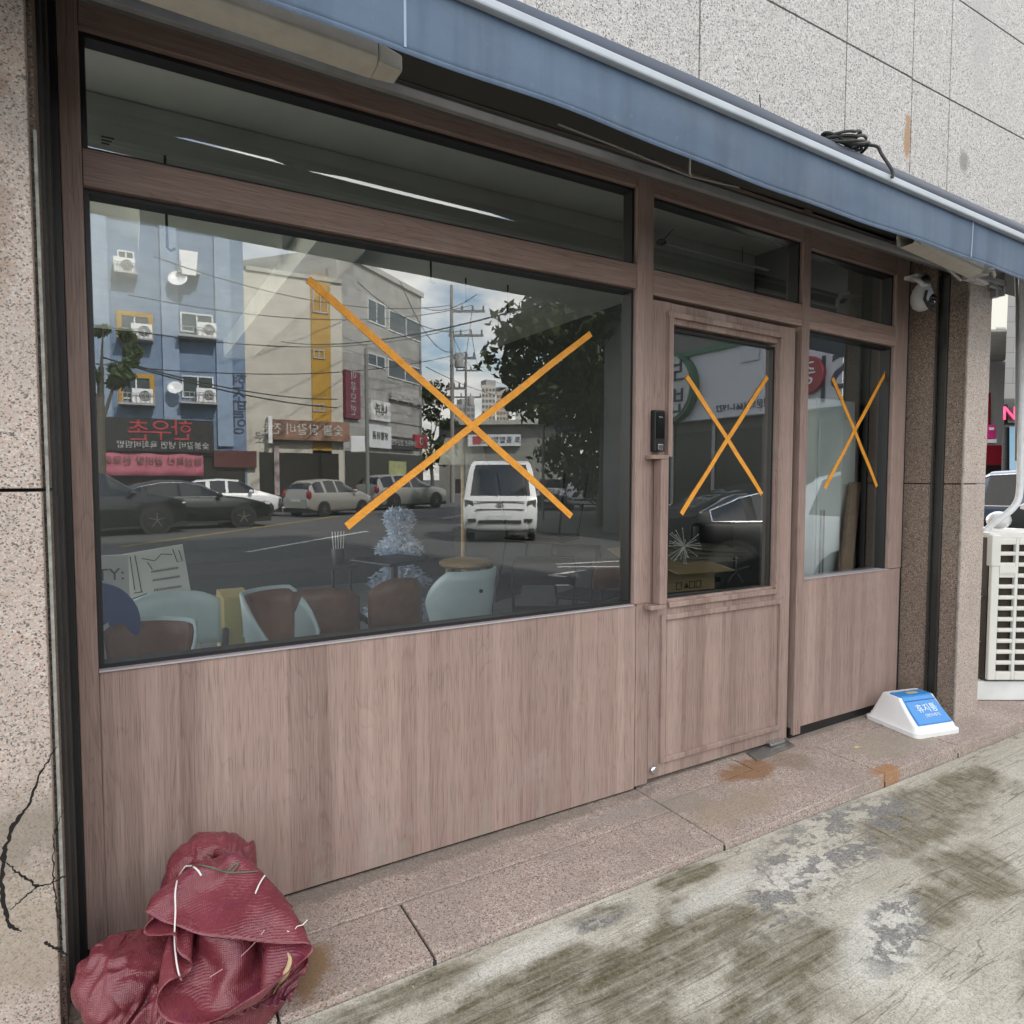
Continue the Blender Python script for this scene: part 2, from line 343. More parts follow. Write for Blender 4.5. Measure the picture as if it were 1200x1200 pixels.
WHITEBAR=M('pale_bar',(.42,.46,.50),.6,.0,.3,var=.12,vscale=5)
BLACK=M('black_plastic',(.012,.012,.013),.35); RUBBER=M('black_rubber',(.02,.02,.02),.6); CHROME=M('chrome',(.7,.7,.72),.15,1)
WHITEPL=M('white_plastic',(.78,.79,.80),.32,var=.03)
# ================================================================ ground, road, step
def S(name,mb,mat,**k):
    o=mb.build(name,mat,**k); o['kind']='structure'; return o
ZG=-.035
g=MB(); g.quad((-400,-400,-.16),(400,-400,-.16),(400,400,-.16),(-400,400,-.16)); S('ground',g,asphalt_mat())
# concrete apron in front of the step: a gently sloping slab
nx,ny=70,16; P=[]
for i in range(nx+1):
    x=-4+14*i/nx; row=[]
    for j in range(ny+1):
        y=-.493-2.3*j/ny
        z=-.022-.010*max(0,min(1,(x-1)/2))-.045*max(0,(-y-.5))+(.004*math.sin(3.1*x+5*y)+.003*math.sin(7*x-3*y) if j>0 else 0)
        row.append((x,y,z))
    P.append(row)
g=MB().grid(P)
P2=[[ (p[0],p[1],p[2]) for p in (r[-1],)]+[(r[-1][0],r[-1][1]-.06,-.165)] for r in P]; g.grid(P2)
S('concrete_apron',g,ground_mat(),smooth=True)
def stepz(x): return 0 if x<1.9 else min(.03,.03*(x-1.9)/1.1)
g=MB()
def slab(mb,x0,x1,y0,y1,n=1):
    e=.0035; x0+=e;x1-=e;y0+=e;y1-=e; za,zb=stepz(x0),stepz(x1); d=random.uniform(-.0015,.0015)
    mb.hexa([(x0,y0,-.12),(x1,y0,-.12),(x1,y1,-.12),(x0,y1,-.12),(x0,y0,za+d),(x1,y0,zb+d),(x1,y1,zb+d),(x0,y1,za+d)])
xs=[-2.4,-1.5,-.62,.30,.735,1.93,2.98,3.62]
for a,b in zip(xs[:-1],xs[1:]):
    yi=-.205 if b<2.2 else -.13
    slab(g,a,b,-.492,yi)
for a,b in zip([-2.4,-.9,.19,1.93,2.52],[-.9,.19,1.93,2.52,3.62]):
    yi=-.205 if b<1.95 else -.13
    slab(g,a,b,yi,.10)
slab(g,3.62,4.47,-.492,.10); 
st=S('granite_step',g,G_STEP,bevel=.004)
g=MB().hexa([(4.473,-.488,-.12),(5.4,-1.02,-.12),(6.4,.9,-.12),(4.473,.9,-.12),(4.473,-.488,.024),(5.4,-1.02,.0),(6.4,.9,.0),(4.473,.9,.024)]); S('side_step',g,G_STEP,bevel=.004)
g=MB().box(-2.4,4.47,-.488,.1,-.13,-.012); S('step_bedding',g,GROUT)
S('bounce_slab',MB().box(-7.5,-1.75,.4,9,-.15,-.05),M('bounce_concrete',(.55,.53,.48),.85,var=.12,vscale=2))  # unseen pale slab added to bounce sunlight up into the shop
# road markings (virtual pixel -> mirrored street)
PAINT=M('road_paint',(.62,.62,.60),.7,var=.25,vscale=3); PAINTY=M('road_paint_yellow',(.50,.34,.06),.7,var=.3,vscale=3)
ZR=-.156
def rp(px,py): return mir(atz(px,py,-.16))
def line(mb,a,b,w,z=ZR):
    a=Vector(a);b=Vector(b); d=(b-a); d.z=0; d.normalize(); n=Vector((-d.y,d.x,0))*w/2
    mb.quad(*[Vector((q.x,q.y,z)) for q in (a-n,b-n,b+n,a+n)])
g=MB(); line(g,rp(290,647),rp(432,622.5),.14); line(g,rp(520,607.5),rp(548,603),.14)
for q in ((655,662,735,658),(657,665,735,665),(648,675,690,669),(648,675,668,677),(655,687,672,687)): line(g,rp(q[0],q[1]),rp(q[2],q[3]),.11)
S('road_marking',g,PAINT)
g=MB(); line(g,rp(140,641),rp(398,604.5),.12); S('road_marking',g,PAINTY)
# ================================================================ granite building
bl=thing('granite_building','grey granite clad building front with pink granite pilasters and dark panel joints','building')
def panels(mb,xs,zs,y0,y1,gap=.004):
    for a,b in zip(xs[:-1],xs[1:]):
        for c,d in zip(zs[:-1],zs[1:]): mb.box(a+gap,b-gap,y0,y1,c+gap,d-gap)
w=MB(); panels(w,[-3.6,-2.6,-1.65,-.75,.13,1.03,1.93,2.837],[2.76,3.335,3.845,4.36,4.9,5.5],-.30,-.27)
panels(w,[2.837,3.36],[2.76,3.335,3.845,4.36,4.9,5.5],-.30,-.27,.004); panels(w,[3.36,3.7,4.6,5.5,6.4,7.3],[2.76,3.33,3.842,4.36,4.9,5.5],-.30,-.27,.004)
uw=w.build('upper_wall',G_UP,bl,bevel=.0015); 
MB().box(-3.6,7.3,-.268,.30,2.765,5.5).build('wall_core',GROUT,bl)
MB().box(-1.72,7.3,-.302,9,5.502,14).build('upper_storeys',G_UP,bl); MB().box(-9,-1.721,-.302,.30,5.502,14).build('upper_storeys',G_UP,bl); MB().box(-9,-3.602,-.302,.3,-.12,5.50).build('side_wing',G_UP,bl); MB().box(-9.1,7.4,-.4,9.1,14.002,14.25).build('parapet',G_UP,bl)
# left pilaster
p=MB(); panels(p,[-2.8,-1.6,-.172],[-.12,1.36,2.757],-.30,-.26); MB_ret=MB()
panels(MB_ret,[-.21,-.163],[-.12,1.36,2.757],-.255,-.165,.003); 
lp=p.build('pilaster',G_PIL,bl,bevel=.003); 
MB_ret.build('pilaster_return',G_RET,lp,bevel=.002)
MB().box(-2.8,-.178,-.259,.3,-.12,2.757).build('pilaster_core',GROUT,lp)
# shutter channel strips beside the left pilaster
g=MB(); g.box(-.178,-.158,-.160,-.10,-.02,2.75); g.box(-.176,-.150,-.098,-.035,-.02,2.75); g.build('shutter_channel',DARKMET,lp,bevel=.002)
g=MB(); g.box(-.170,-.1635,-.268,-.256,.2,2.2); g.build('sealant_strip',M('pale_sealant',(.42,.44,.40),.8,var=.4,vscale=30),lp)
# cracks in the left pilaster: thin open fissures
CRK=M('crack_dark',(.012,.011,.010),1)
def crack(pts,ws,y=-.3005):
    P=[]; pts=[at(px,py,y) for px,py in pts]; mb=MB(); q=[]; L=[];R_=[]
    # refine with jitter
    fine=[];fw=[]
    for a,b,wa,wb in zip(pts[:-1],pts[1:],ws[:-1],ws[1:]):
        for k in range(9):
            u=k/9; p_=a.lerp(b,u)+Vector((rng.normal(0,.0018),0,rng.normal(0,.0012))); fine.append(p_); fw.append(.72*(wa+(wb-wa)*u)*rng.uniform(.55,1.35))
    fine.append(pts[-1]); fw.append(ws[-1])
    for i,p_ in enumerate(fine):
        d=fine[min(i+1,len(fine)-1)]-fine[max(i-1,0)]; n=Vector((-d.z,0,d.x)).normalized(); L.append(p_+n*fw[i]/2); R_.append(p_-n*fw[i]/2)
    for i in range(len(fine)-1):
        mb.hexa([L[i],R_[i],R_[i]+Vector((0,.004,0)),L[i]+Vector((0,.004,0)),L[i+1],R_[i+1],R_[i+1]+Vector((0,.004,0)),L[i+1]+Vector((0,.004,0))])
    return mb.build('crack',CRK,lp)
crack([(66,876),(48,905),(36,940),(14,970),(4,1005),(2,1050),(12,1085),(25,1092)],[.002,.007,.008,.012,.016,.014,.012,.003])
crack([(4,1010),(22,1022),(42,1038),(60,1036),(80,1025)],[.003,.005,.009,.004,.002])
crack([(74,950),(63,980),(62,1030),(66,1060),(73,1102)],[.001,.003,.004,.005,.003]); crack([(44,1038),(28,1052),(12,1066)],[.005,.004,.002]); crack([(53,1104),(66,1112),(80,1120)],[.009,.008,.004])
# right pilaster
p=MB(); panels(p,[3.955,4.2],[.025,1.355,2.757],-.306,-.26,.003); rp_=p.build('pilaster',G_PIL,bl,bevel=.004)
g=MB()
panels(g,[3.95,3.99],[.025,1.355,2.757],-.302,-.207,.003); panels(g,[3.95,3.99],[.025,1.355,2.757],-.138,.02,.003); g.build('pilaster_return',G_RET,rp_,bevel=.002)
MB().box(3.985,4.192,-.258,5.9,.0,2.757).build('pilaster_core',GROUT,rp_)
g=MB(); g.box(3.947,3.958,-.206,-.196,.03,2.5); g.box(3.947,3.958,-.149,-.139,.03,2.5); g.box(3.972,3.98,-.197,-.149,.03,2.5); g.build('shutter_channel',DARKMET,rp_)
g=MB(); g.box(3.946,3.9545,-.3085,-.300,.03,2.5); g.build('corner_strip',M('stone_edge',(.30,.27,.24),.7,var=.4,vscale=20),rp_)
MB().box(4.1925,4.215,-.259,5.9,.0,2.757).build('side_wall',G_PIL,bl)
# soffit over the recess and lintel rail
MB().box(-.3,3.96,-.266,.14,2.745,2.762).build('soffit',M('soffit_grey',(.07,.073,.07),.8,var=.1,vscale=2),bl)
g=MB()
def rz(x): return 2.500-.0112*x
g.hexa([(-.55,-.345,rz(-.55)-.003),(4.25,-.345,rz(4.25)),(4.25,-.325,rz(4.25)),(-.55,-.325,rz(-.55)-.003),(-.55,-.345,rz(-.55)+.022),(4.25,-.345,rz(4.25)+.032),(4.25,-.325,rz(4.25)+.032),(-.55,-.325,rz(-.55)+.022)])
g.build('lintel_rail',ALU,bl,bevel=.002)
g=MB().hexa([(-.55,-.325,rz(-.55)+.004),(4.1,-.325,rz(4.1)+.004),(4.1,-.30,rz(4.1)+.004),(-.55,-.30,rz(-.55)+.004),(-.55,-.325,rz(-.55)+.045),(4.1,-.325,rz(4.1)+.05),(4.1,-.30,rz(4.1)+.05),(-.55,-.30,rz(-.55)+.045)]); g.build('rail_backing',M('slate_trim',(.075,.08,.08),.6,var=.15),bl)
g=MB(); g.box(4.1,4.26,-.335,-.322,2.43,2.445); g.box(4.235,4.252,-.345,-.30,2.40,2.53); g.box(4.17,4.20,-.335,-.30,2.385,2.435); g.build('rail_bracket',ALU,bl,bevel=.002)
# ================================================================ shopfront
sf=thing('shopfront','wood laminate shopfront with one large window, a glazed door and three transom lights','shopfront')
def drop(x): return -.020*max(0,x-1.98)
def memb(mb,x0,x1,z0,z1,y0=0,y1=.085):
    mb.hexa([(x0,y0,z0+drop(x0)),(x1,y0,z0+drop(x1)),(x1,y1,z0+drop(x1)),(x0,y1,z0+drop(x0)),(x0,y0,z1+drop(x0)),(x1,y0,z1+drop(x1)),(x1,y1,z1+drop(x1)),(x0,y1,z1+drop(x0))])
g=MB()
for q in ((-.135,-.086,0,.085,.03,2.742),(1.9075,1.980,.003,.085,.02,.8375),(1.89,1.980,-.002,.085,.838,2.742),(2.978,3.036,-.002,.085,.04,2.742),(3.80,3.925,.0,.085,.862,2.742)): MB().box(*q).build('upright_frame',W_V,sf,bevel=.0025)
for q in ((-.085,1.889,2.614,2.742),(1.981,2.977,2.60,2.75),(3.037,3.799,2.575,2.75),(-.085,1.889,2.192,2.292),(1.981,2.977,2.178,2.285),(3.037,3.799,2.172,2.282)):
    g=MB(); memb(g,*q); g.build('cross_frame',W_H,sf,bevel=.0025)
g=MB(); g.box(-.086,1.905,.004,.05,.012,.833); g.build('panel',W_V,sf,bevel=.003)
g=MB(); g.box(2.985,3.925,.004,.05,.075,.858); g.build('panel',W_V,sf,bevel=.003)
for q in ((-.085,1.889,-.003,.06,.8335,.8385),(3.037,3.799,-.003,.06,.8585,.8625)): MB().box(*q).build('sill_trim',M('sill_edge',(.46,.42,.44),.4),sf)
g=MB(); g.box(-.13,1.93,.02,.08,-.05,.02); g.box(2.97,3.93,.015,.08,-.02,.0745); g.box(1.93,2.97,.06,.11,-.03,.03); g.box(3.926,3.95,.01,.08,0,2.74); g.box(-.158,-.1355,-.02,.08,0,2.74); g.build('base_trim',GASKET,sf)
def window(x0,x1,z0,z1,tilt=True,gw=.012,parent=sf,yg=.05,name='window'):
    d=drop if tilt else (lambda x:0)
    g=MB()
    def mm(a,b,c,e): 
        g.hexa([(a,.022,c+d(a)),(b,.022,c+d(b)),(b,.078,c+d(b)),(a,.078,c+d(a)),(a,.022,e+d(a)),(b,.022,e+d(b)),(b,.078,e+d(b)),(a,.078,e+d(a))])
    mm(x0,x0+gw,z0,z1); mm(x1-gw,x1,z0,z1); mm(x0+gw,x1-gw,z0,z0+gw); mm(x0+gw,x1-gw,z1-gw,z1)
    o=g.build(name,GASKET,parent)
    q=MB(); a,b=x0+gw*.9,x1-gw*.9; q.quad((a,yg,z0+gw*.9+d(a)),(b,yg,z0+gw*.9+d(b)),(b,yg,z1-gw*.9+d(b)),(a,yg,z1-gw*.9+d(a)))
    q.build('pane',GLASS,o if parent is sf else parent,flip=False)
    return o
window(-.085,1.889,.839,2.191); window(-.085,1.889,2.293,2.613); window(1.979,2.977,2.286,2.599); window(3.037,3.799,2.283,2.574)
g=MB()
x0,x1=3.037,3.799; window(3.037,3.799,.863,2.171)
# door leaf
door=None
g=MB()
g.box(1.984,2.090,.006,.055,.034,2.160); g.box(2.802,2.935,.006,.055,.034,2.142); 
g.hexa([(2.0905,.006,2.068),(2.8015,.006,2.052),(2.8015,.055,2.052),(2.0905,.055,2.068),(2.0905,.006,2.158),(2.8015,.006,2.1425),(2.8015,.055,2.1425),(2.0905,.055,2.158)])
g.box(2.0905,2.8015,.006,.055,.034,.842)
door=g.build('door',W_V,sf,bevel=.003)
g=MB()  # raised mouldings
def rect(mb,x0,x1,z0,z1,w,y0,y1):
    mb.box(x0,x0+w,y0,y1,z0,z1); mb.box(x1-w,x1,y0,y1,z0,z1); mb.box(x0+w,x1-w,y0,y1,z0,z0+w); mb.box(x0+w,x1-w,y0,y1,z1-w,z1)
rect(g,2.048,2.872,.098,.775,.024,-.008,.0065)
g.box(2.062,2.086,-.020,.0065,1.482,2.092); g.box(2.806,2.83,-.012,.0065,.83,2.078); g.box(2.086,2.83,-.012,.0065,.806,.83)
g.hexa([(2.062,-.014,2.093),(2.83,-.014,2.078),(2.83,.0065,2.078),(2.062,.0065,2.093),(2.062,-.014,2.117),(2.83,-.014,2.10),(2.83,.0065,2.10),(2.062,.0065,2.117)])
g.build('moulding',W_V,door,bevel=.002)
g=MB(); g.box(1.992,2.034,-.052,-.004,.835,1.468); g.box(1.942,2.034,-.052,-.004,1.469,1.487); g.box(1.942,2.034,-.052,-.004,.815,.834); g.build('pull_handle',W_V,door,bevel=.003)
window(2.0905,2.8015,.846,2.056,tilt=True,parent=door,yg=.034,name='glazing_gasket')
g=MB(); g.box(1.972,2.033,-.030,.004,1.503,1.682); lk=g.build('door_lock',BLACK,door,bevel=.006)
g=MB(); g.box(1.980,2.025,-.0335,-.030,1.56,1.672); g.build('keypad',M('gloss_black',(.006,.006,.007),.08),door)
for q in ((1.988,2.018,-.035,-.0305,1.508,1.535),(1.992,2.014,-.0345,-.031,1.648,1.654)): MB().box(*q).build('lock_trim',M('smoked_chrome',(.4,.4,.42),.25,1),door,bevel=.002)
g=MB(); g.lathe([(.019,.004),(.019,-.004),(.015,-.010),(.006,-.012)],(2.013,0,.075),18,'Y'); g.build('floor_bolt',CHROME,door,smooth=True)
g=MB(); g.box(2.93,2.977,.045,.06,.04,2.14); g.build('door_gap_seal',GASKET,door)
g=MB(); g.hexa([(2.60,-.085,.018),(2.90,-.07,.026),(2.93,.01,.027),(2.63,.005,.018),(2.60,-.085,.024),(2.90,-.07,.032),(2.93,.01,.033),(2.63,.005,.024)]); g.build('floor_hinge_plate',M('worn_steel',(.25,.25,.24),.45,.7,var=.3),sf,bevel=.002)
g=MB(); g.box(2.77,2.88,-.03,.01,.034,.05); g.build('pivot_arm',CHROME,door,bevel=.003)
# small maker's mark etched on the transom light
g=MB(); 
for k in range(3): g.box(-.040,-.008-.006*k,.0487,.0494,2.352-.009*k,2.3565-.009*k)
g.build('glass_mark',BLACK,sf)
# orange tape crosses
TAPE=M('orange_tape',(.80,.33,.035),.45,var=.14,vscale=24,bump=.5,bscale=90)
def cross(label,strips,wd,yt=.0485):
    t=thing('tape_cross',label,'tape cross',(at(*strips[0][0],.045)),0,'orange tape crosses on the glass')
    for k,(a,b) in enumerate(strips):
        A=at(*a,yt-.002); B=at(*b,yt-.002); y=yt-.0012*k; d=(B-A).normalized(); n=Vector((-d.z,0,d.x))
        P=[];N=14
        for i in range(N+1):
            u=i/N; c=A.lerp(B,u)+n*.004*math.sin(3*u+k)+n*.0012*math.sin(17*u); ww=wd/2*(1+.05*math.sin(11*u+k))
            P.append([(c.x-n.x*ww,y,c.z-n.z*ww),(c.x-n.x*ww,y-.001,c.z-n.z*ww),(c.x+n.x*ww,y-.001,c.z+n.z*ww),(c.x+n.x*ww,y,c.z+n.z*ww)])
        MB().grid(P).build('tape_strip',TAPE,t)
cross('wide orange tape cross stuck over the large shop window',[((361,327),(670,605)),((407,618),(692,390))],.026)
cross('narrow orange tape cross stuck on the glass of the entrance door',[((805,441),(893,579)),((799,603),(899,441))],.023,.0325)
cross('orange tape cross on the narrow window right of the door',[((976,443),(1028,570)),((967,573),(1040,432))],.023)
# ================================================================ awning
aw=thing('awning','rolled up blue grey canvas awning hung above the shopfront with pale front bar','awning',(2,-.55,2.5))
def vb(x): return 2.375-.0235*(x-.43)+(.003*math.sin(2.3*x)+.002*math.sin(6.1*x+1))-(.006*math.exp(-((x-2.2)/.22)**2))
def vt(x): return 2.535-.0255*(x-.70)
P=[];XN=150
for i in range(XN+1):
    x=-1.0+6.4*i/XN; row=[]
    for j in range(9):
        u=j/8; z=vt(x)+(vb(x)-vt(x))*u
        y=-.705+.005*u*math.sin(4.1*x+.7)+.003*u*math.sin(11*x)+.006*u*u*math.exp(-((x-2.35)/.3)**2)-.003*math.sin(math.pi*u)+.005*math.exp(-((x-2.33)/.02)**2)*math.sin(math.pi*u)
        row.append((x,y,z))
    P.append(row)
MB().grid(P).build('valance',CANVAS,aw,smooth=True,solid=.0025)
hem=MB(); hem.grid([[(r[-1][0],r[-1][1]-.0022,r[-1][2]+.010),(r[-1][0],r[-1][1]-.004,r[-1][2]+.004),(r[-1][0],r[-1][1]-.001,r[-1][2]-.002),(r[-1][0],r[-1][1]+.003,r[-1][2]+.002)] for r in P]); hem.build('hem',CANVAS,aw,smooth=True)
for x in (.58,3.12):
    g=MB(); g.grid([[(x-.003,-.7085,vt(x)-.004),(x-.003,-.709+.005*math.sin(4.1*x+.7),vb(x)+.010)],[(x+.003,-.7085,vt(x)-.004),(x+.003,-.709+.005*math.sin(4.1*x+.7),vb(x)+.010)]])
    g.build('seam',M('seam_thread',(.30,.38,.50),.7),aw,solid=.002)
g=MB().hexa([(-1.0,-.728,vt(-1)),(5.4,-.728,vt(5.4)),(5.4,-.68,vt(5.4)),(-1,-.68,vt(-1)),(-1.0,-.725,vt(-1)+.026),(5.4,-.725,vt(5.4)+.030),(5.4,-.68,vt(5.4)+.034),(-1,-.68,vt(-1)+.030)]); g.build('front_bar',WHITEBAR,aw,bevel=.006)
def rc(x): return 2.618-.021*(x-1)
g=MB().tube([(x,-.60+.003*math.sin(3*x),rc(x)) for x in np.linspace(-1,5.4,40)],[.049+.002*math.sin(5*x) for x in np.linspace(-1,5.4,40)],16); g.build('roller_tube',ROLLMAT,aw,smooth=True)
# hidden flap added between wall and roll to block reflected sky: two lengths of it stand off a little and let daylight slip through
UNDER=M('flap_underside',(.24,.26,.25),.75,var=.14,vscale=2.5)
g=MB()
def fab(xa,xb,gap):
    N=max(2,int((xb-xa)/.08)); P=[]
    for i in range(N+1):
        x=xa+(xb-xa)*i/N; e=gap*min(1,4*i/N,4*(N-i)/N)*(1+.12*math.sin(9*x))
        P.append([(x,-.300,rc(x)+.245),(x,-.42,rc(x)+.150),(x,-.50,rc(x)+.100),(x,-.574,rc(x)+.041+e)])
    g.grid(P)
fab(-1,.17,0); fab(.17,.615,.020); fab(.615,.65,0); fab(.65,1.78,.019); fab(1.78,5.4,0)
g.build('sky_block_flap',UNDER,aw,solid=.002)
g=MB().tube([(-1,-.44,2.66),(5.2,-.44,2.56)],.014,10); g.build('torsion_bar',DARKMET,aw,smooth=True)
def arm(xa,za,xb,zb,y):
    g=MB(); A=Vector((xa,y,za)); B=Vector((xb,y,zb))
    P=[]
    for c in (A,B):
        P.append([(c.x,y+dy,c.z+dz) for dy,dz in ((-.045,.03),(-.05,-.012),(-.035,-.026),(.02,-.03),(.034,-.016),(.036,.03),(-.045,.03))])
    g.grid(P); o=g.build('folding_arm',CREAM,aw,bevel=.004)
    return o
a1=arm(-.9,2.455,.55,2.418,-.56)
g=MB(); g.hexa([(.551,-.608,2.394),(.62,-.59,2.400),(.62,-.525,2.400),(.551,-.528,2.394),(.551,-.608,2.444),(.62,-.59,2.440),(.62,-.525,2.440),(.551,-.528,2.444)]); g.build('elbow_joint',CREAM,a1,bevel=.006)
a2=arm(2.88,2.40,3.44,2.358,-.56)
g=MB(); g.tube([(2.88,-.605,2.385),(3.46,-.50,2.33)],.007,8); g.build('arm_cable',ALU,a2,smooth=True)
g=MB(); g.box(3.45,3.51,-.60,-.51,2.335,2.39); g.box(3.47,3.66,-.53,-.50,2.33,2.345); g.tube([(3.50,-.56,2.365),(3.58,-.58,2.375),(3.64,-.56,2.36)],.010,8); g.build('arm_bracket',M('weathered_bracket',(.40,.39,.37),.5,.5,var=.35,vscale=40),aw,bevel=.003)
g=MB(); g.tube([(1.55,-.64,2.40),(1.59,-.60,2.365),(1.63,-.57,2.38)],.003,6); g.tube([(1.2,-.42,2.50),(1.5,-.43,2.478),(1.75,-.44,2.455),(2.0,-.44,2.47)],.003,6); g.build('loose_wire',ALU,aw)
# coil of cable on the roll
cc=thing('cable_coil','coil of black cable lying on top of the rolled awning','cable',(2.38,-.60,2.65))
g=MB()
for k in range(6):
    pts=[]; a0=rng.uniform(0,6); ra=.105+.016*rng.normal(); rb=.05+.008*rng.normal(); cx,cy=rng.normal(0,.012,2)
    for i in range(28):
        a=2*math.pi*i/28; zz=rc(2.38)+.054+.005*k+.014*math.sin(a*2+a0)+max(0,.035*math.cos(a))*(1 if k>2 else .3)
        pts.append((2.38+cx+ra*math.cos(a),-.60+cy+rb*math.sin(a),zz-.35*max(0,abs(cy+rb*math.sin(a))-.025)))
    g.tube(pts,.0055,7,closed=True)
g.build('cable_loop',RUBBER,cc,smooth=True)
g=MB(); g.tube(cat([(2.280,-0.570,rc(2.4)+.056),(2.320,-0.580,rc(2.4)+.085),(2.390,-0.570,rc(2.4)+.092),(2.450,-0.580,rc(2.5)+.088),(2.475,-0.600,rc(2.5)+.068),(2.450,-0.630,rc(2.5)+.054)]),.006,8)
g.tube(cat([(2.420,-0.610,rc(2.5)+.056),(2.450,-0.640,rc(2.5)+.062),(2.475,-0.675,rc(2.5)+.050),(2.485,-0.690,rc(2.5)+.015),(2.482,-0.732,vt(2.56)+.040),(2.478,-0.735,vt(2.56)+.012)]),.006,8); g.build('loose_end',RUBBER,cc,smooth=True)
g=MB(); g.tube(cat([(2.420,-0.590,rc(2.5)+.06),(2.520,-0.560,rc(2.5)+.078),(2.640,-0.520,rc(2.5)+.078)]),.0018,5); g.build('wire_end',RUBBER,cc); g=MB(); g.tube(cat([(1.970,-0.570,rc(2)+.05),(1.965,-0.560,rc(2)+.10),(1.960,-0.560,rc(2)+.14)]),.0022,5); g.build('wire_end',RUBBER,cc)
# ================================================================ security camera
sc_=thing('security_camera','small white and black dome camera hung under the eave beside the right pilaster','security camera',(3.72,-.15,2.44))
GREYW=M('camera_white',(.55,.55,.55),.4,var=.05)
c0=Vector((3.73,-.15,2.43))
g=MB(); g.box(c0.x-.05,c0.x+.05,c0.y-.03,c0.y+.045,c0.z+.032,c0.z+.052); g.tube([c0+Vector((-.045,0,.035)),c0+Vector((-.05,-.03,.015)),c0+Vector((-.03,-.045,-.01)),c0+Vector((.03,-.045,-.01)),c0+Vector((.05,-.03,.015)),c0+Vector((.045,0,.035))],.014,8); g.build('mount',GREYW,sc_,smooth=True,bevel=.004)
g=MB(); g.ball(c0+Vector((.0,-.045,.02)),.032,.02,.026); g.build('sensor',BLACK,sc_,smooth=True)
g=MB(); b=c0+Vector((.015,-.02,-.075)); g.lathe([(.0,.075),(.03,.074),(.045,.05),(.055,.02),(.056,-.015),(.045,-.045),(.02,-.062),(0,-.065)],b,20); g.build('housing',GREYW,sc_,smooth=True)
g=MB(); g.ball(b+Vector((.012,-.026,-.012)),.046,.042,.042); g.build('lens_dome',M('gloss_black',(.006,.006,.007),.08),sc_,smooth=True)
g=MB(); g.tube([b+Vector((-.042,-.045,.03)),b+Vector((-.05,-.04,-.015)),b+Vector((-.03,-.05,-.052)),b+Vector((.01,-.05,-.066))],.008,8); g.build('shroud',BLACK,sc_,smooth=True)
# ================================================================ waste bin lid
ld=thing('waste_bin_lid','white swing bin lid with a blue flap lying on the granite step','bin lid',(3.70,-.21,.03),rad(-12))
def lid_section(inset,z): return z
Lw,Ld=.150,.160
def rr(hx,hy,r,n=5):
    pts=[]
    for cx,cy,a0 in ((hx-r,hy-r,0),(-hx+r,hy-r,90),(-hx+r,-hy+r,180),(hx-r,-hy+r,270)):
        for k in range(n+1):
            a=rad(a0+90*k/n); pts.append((cx+r*math.cos(a),cy+r*math.sin(a)))
    return pts
g=MB(); rows=[]
def ring(hx,hy,z,r=.03,dy=0): return [(x,y+dy,z) for x,y in rr(hx,hy,r)]
rows=[ring(Lw+.008,Ld+.008,0),ring(Lw+.008,Ld+.008,.022),ring(Lw-.004,Ld-.004,.030),ring(Lw-.008,Ld-.010,.048)]
# roof shape: left and right gables, ridge along x near the back, flap slope to the front
rows.append([(x*.985,y*.97,.052) for x,y in rr(Lw-.008,Ld-.010,.03)])
top=[]
for x,y in rr(Lw-.012,Ld-.014,.03):
    top.append((x*.90, y*.30+.030+(.012 if y>0 else -.012), .168 if y>-.0 else .168))
mid=[]
for (x,y) in rr(Lw-.012,Ld-.014,.03):
    u=.5; mid.append((x*.955,y*.66+.013,.108 + (.018 if y>0 else 0)))
rows+= [mid,top]
n=len(rows[0]); vs=[p for r in rows for p in r]; fs=[]
for i in range(len(rows)-1):
    for k in range(n): fs.append((i*n+k,i*n+(k+1)%n,(i+1)*n+(k+1)%n,(i+1)*n+k))
fs.append(tuple((len(rows)-1)*n+k for k in range(n)))
g.add(vs,fs); g.build('lid_body',WHITEPL,ld,world=False,smooth=True)
BLUE=M('blue_plastic',(.035,.25,.62),.35,var=.04)
def slope(u,v): # u across -1..1, v 0 front bottom ..1 top ; on the front slope
    fr=Vector((0,-.142,.058)); tp=Vector((0,-.016,.172)); p=fr.lerp(tp,v); return Vector((u*(.118-.012*v),p.y-.006,p.z+.004))
g=MB(); g.hexa([slope(-1,0),slope(1,0),slope(1,0)+Vector((0,.012,-.012)),slope(-1,0)+Vector((0,.012,-.012)),slope(-1,.98),slope(1,.98),slope(1,.98)+Vector((0,.012,-.012)),slope(-1,.98)+Vector((0,.012,-.012))])
fl=g.build('flap',BLUE,ld,world=False,bevel=.005)
g=MB(); g.box(-.106,.106,-.024,.05,.1645,.1755); g.build('flap_top',BLUE,ld,world=False,bevel=.004)
g=MB(); g.box(-.03,.04,.0,.022,.176,.178); g.build('sticker',M('yellowed_sticker',(.55,.45,.2),.6),ld,world=False)
g=MB(); a,b_=slope(-.97,.80),slope(.97,.80); g.bar(a+Vector((0,-.0005,.001)),b_+Vector((0,-.0005,.001)),.003,.003); g.build('flap_groove',M('deep_blue',(.02,.13,.36),.5),ld,world=False)
upv=(slope(0,1)-slope(0,0)).normalized(); nrm=Vector((1,0,0)).cross(upv)
def ontx(body,size,v,u=0):
    W=wm(ld); o=W@(slope(u,v)+nrm*.0015); R3=W.to_3x3()
    text(body,size,M('white_print',(.80,.85,.90),.5),fl,o,R3@Vector((1,0,0)),R3@upv,ext=.0006)
ontx('휴지통',.052,.50,.05); ontx('(일반쓰레기)',.020,.27,.12)
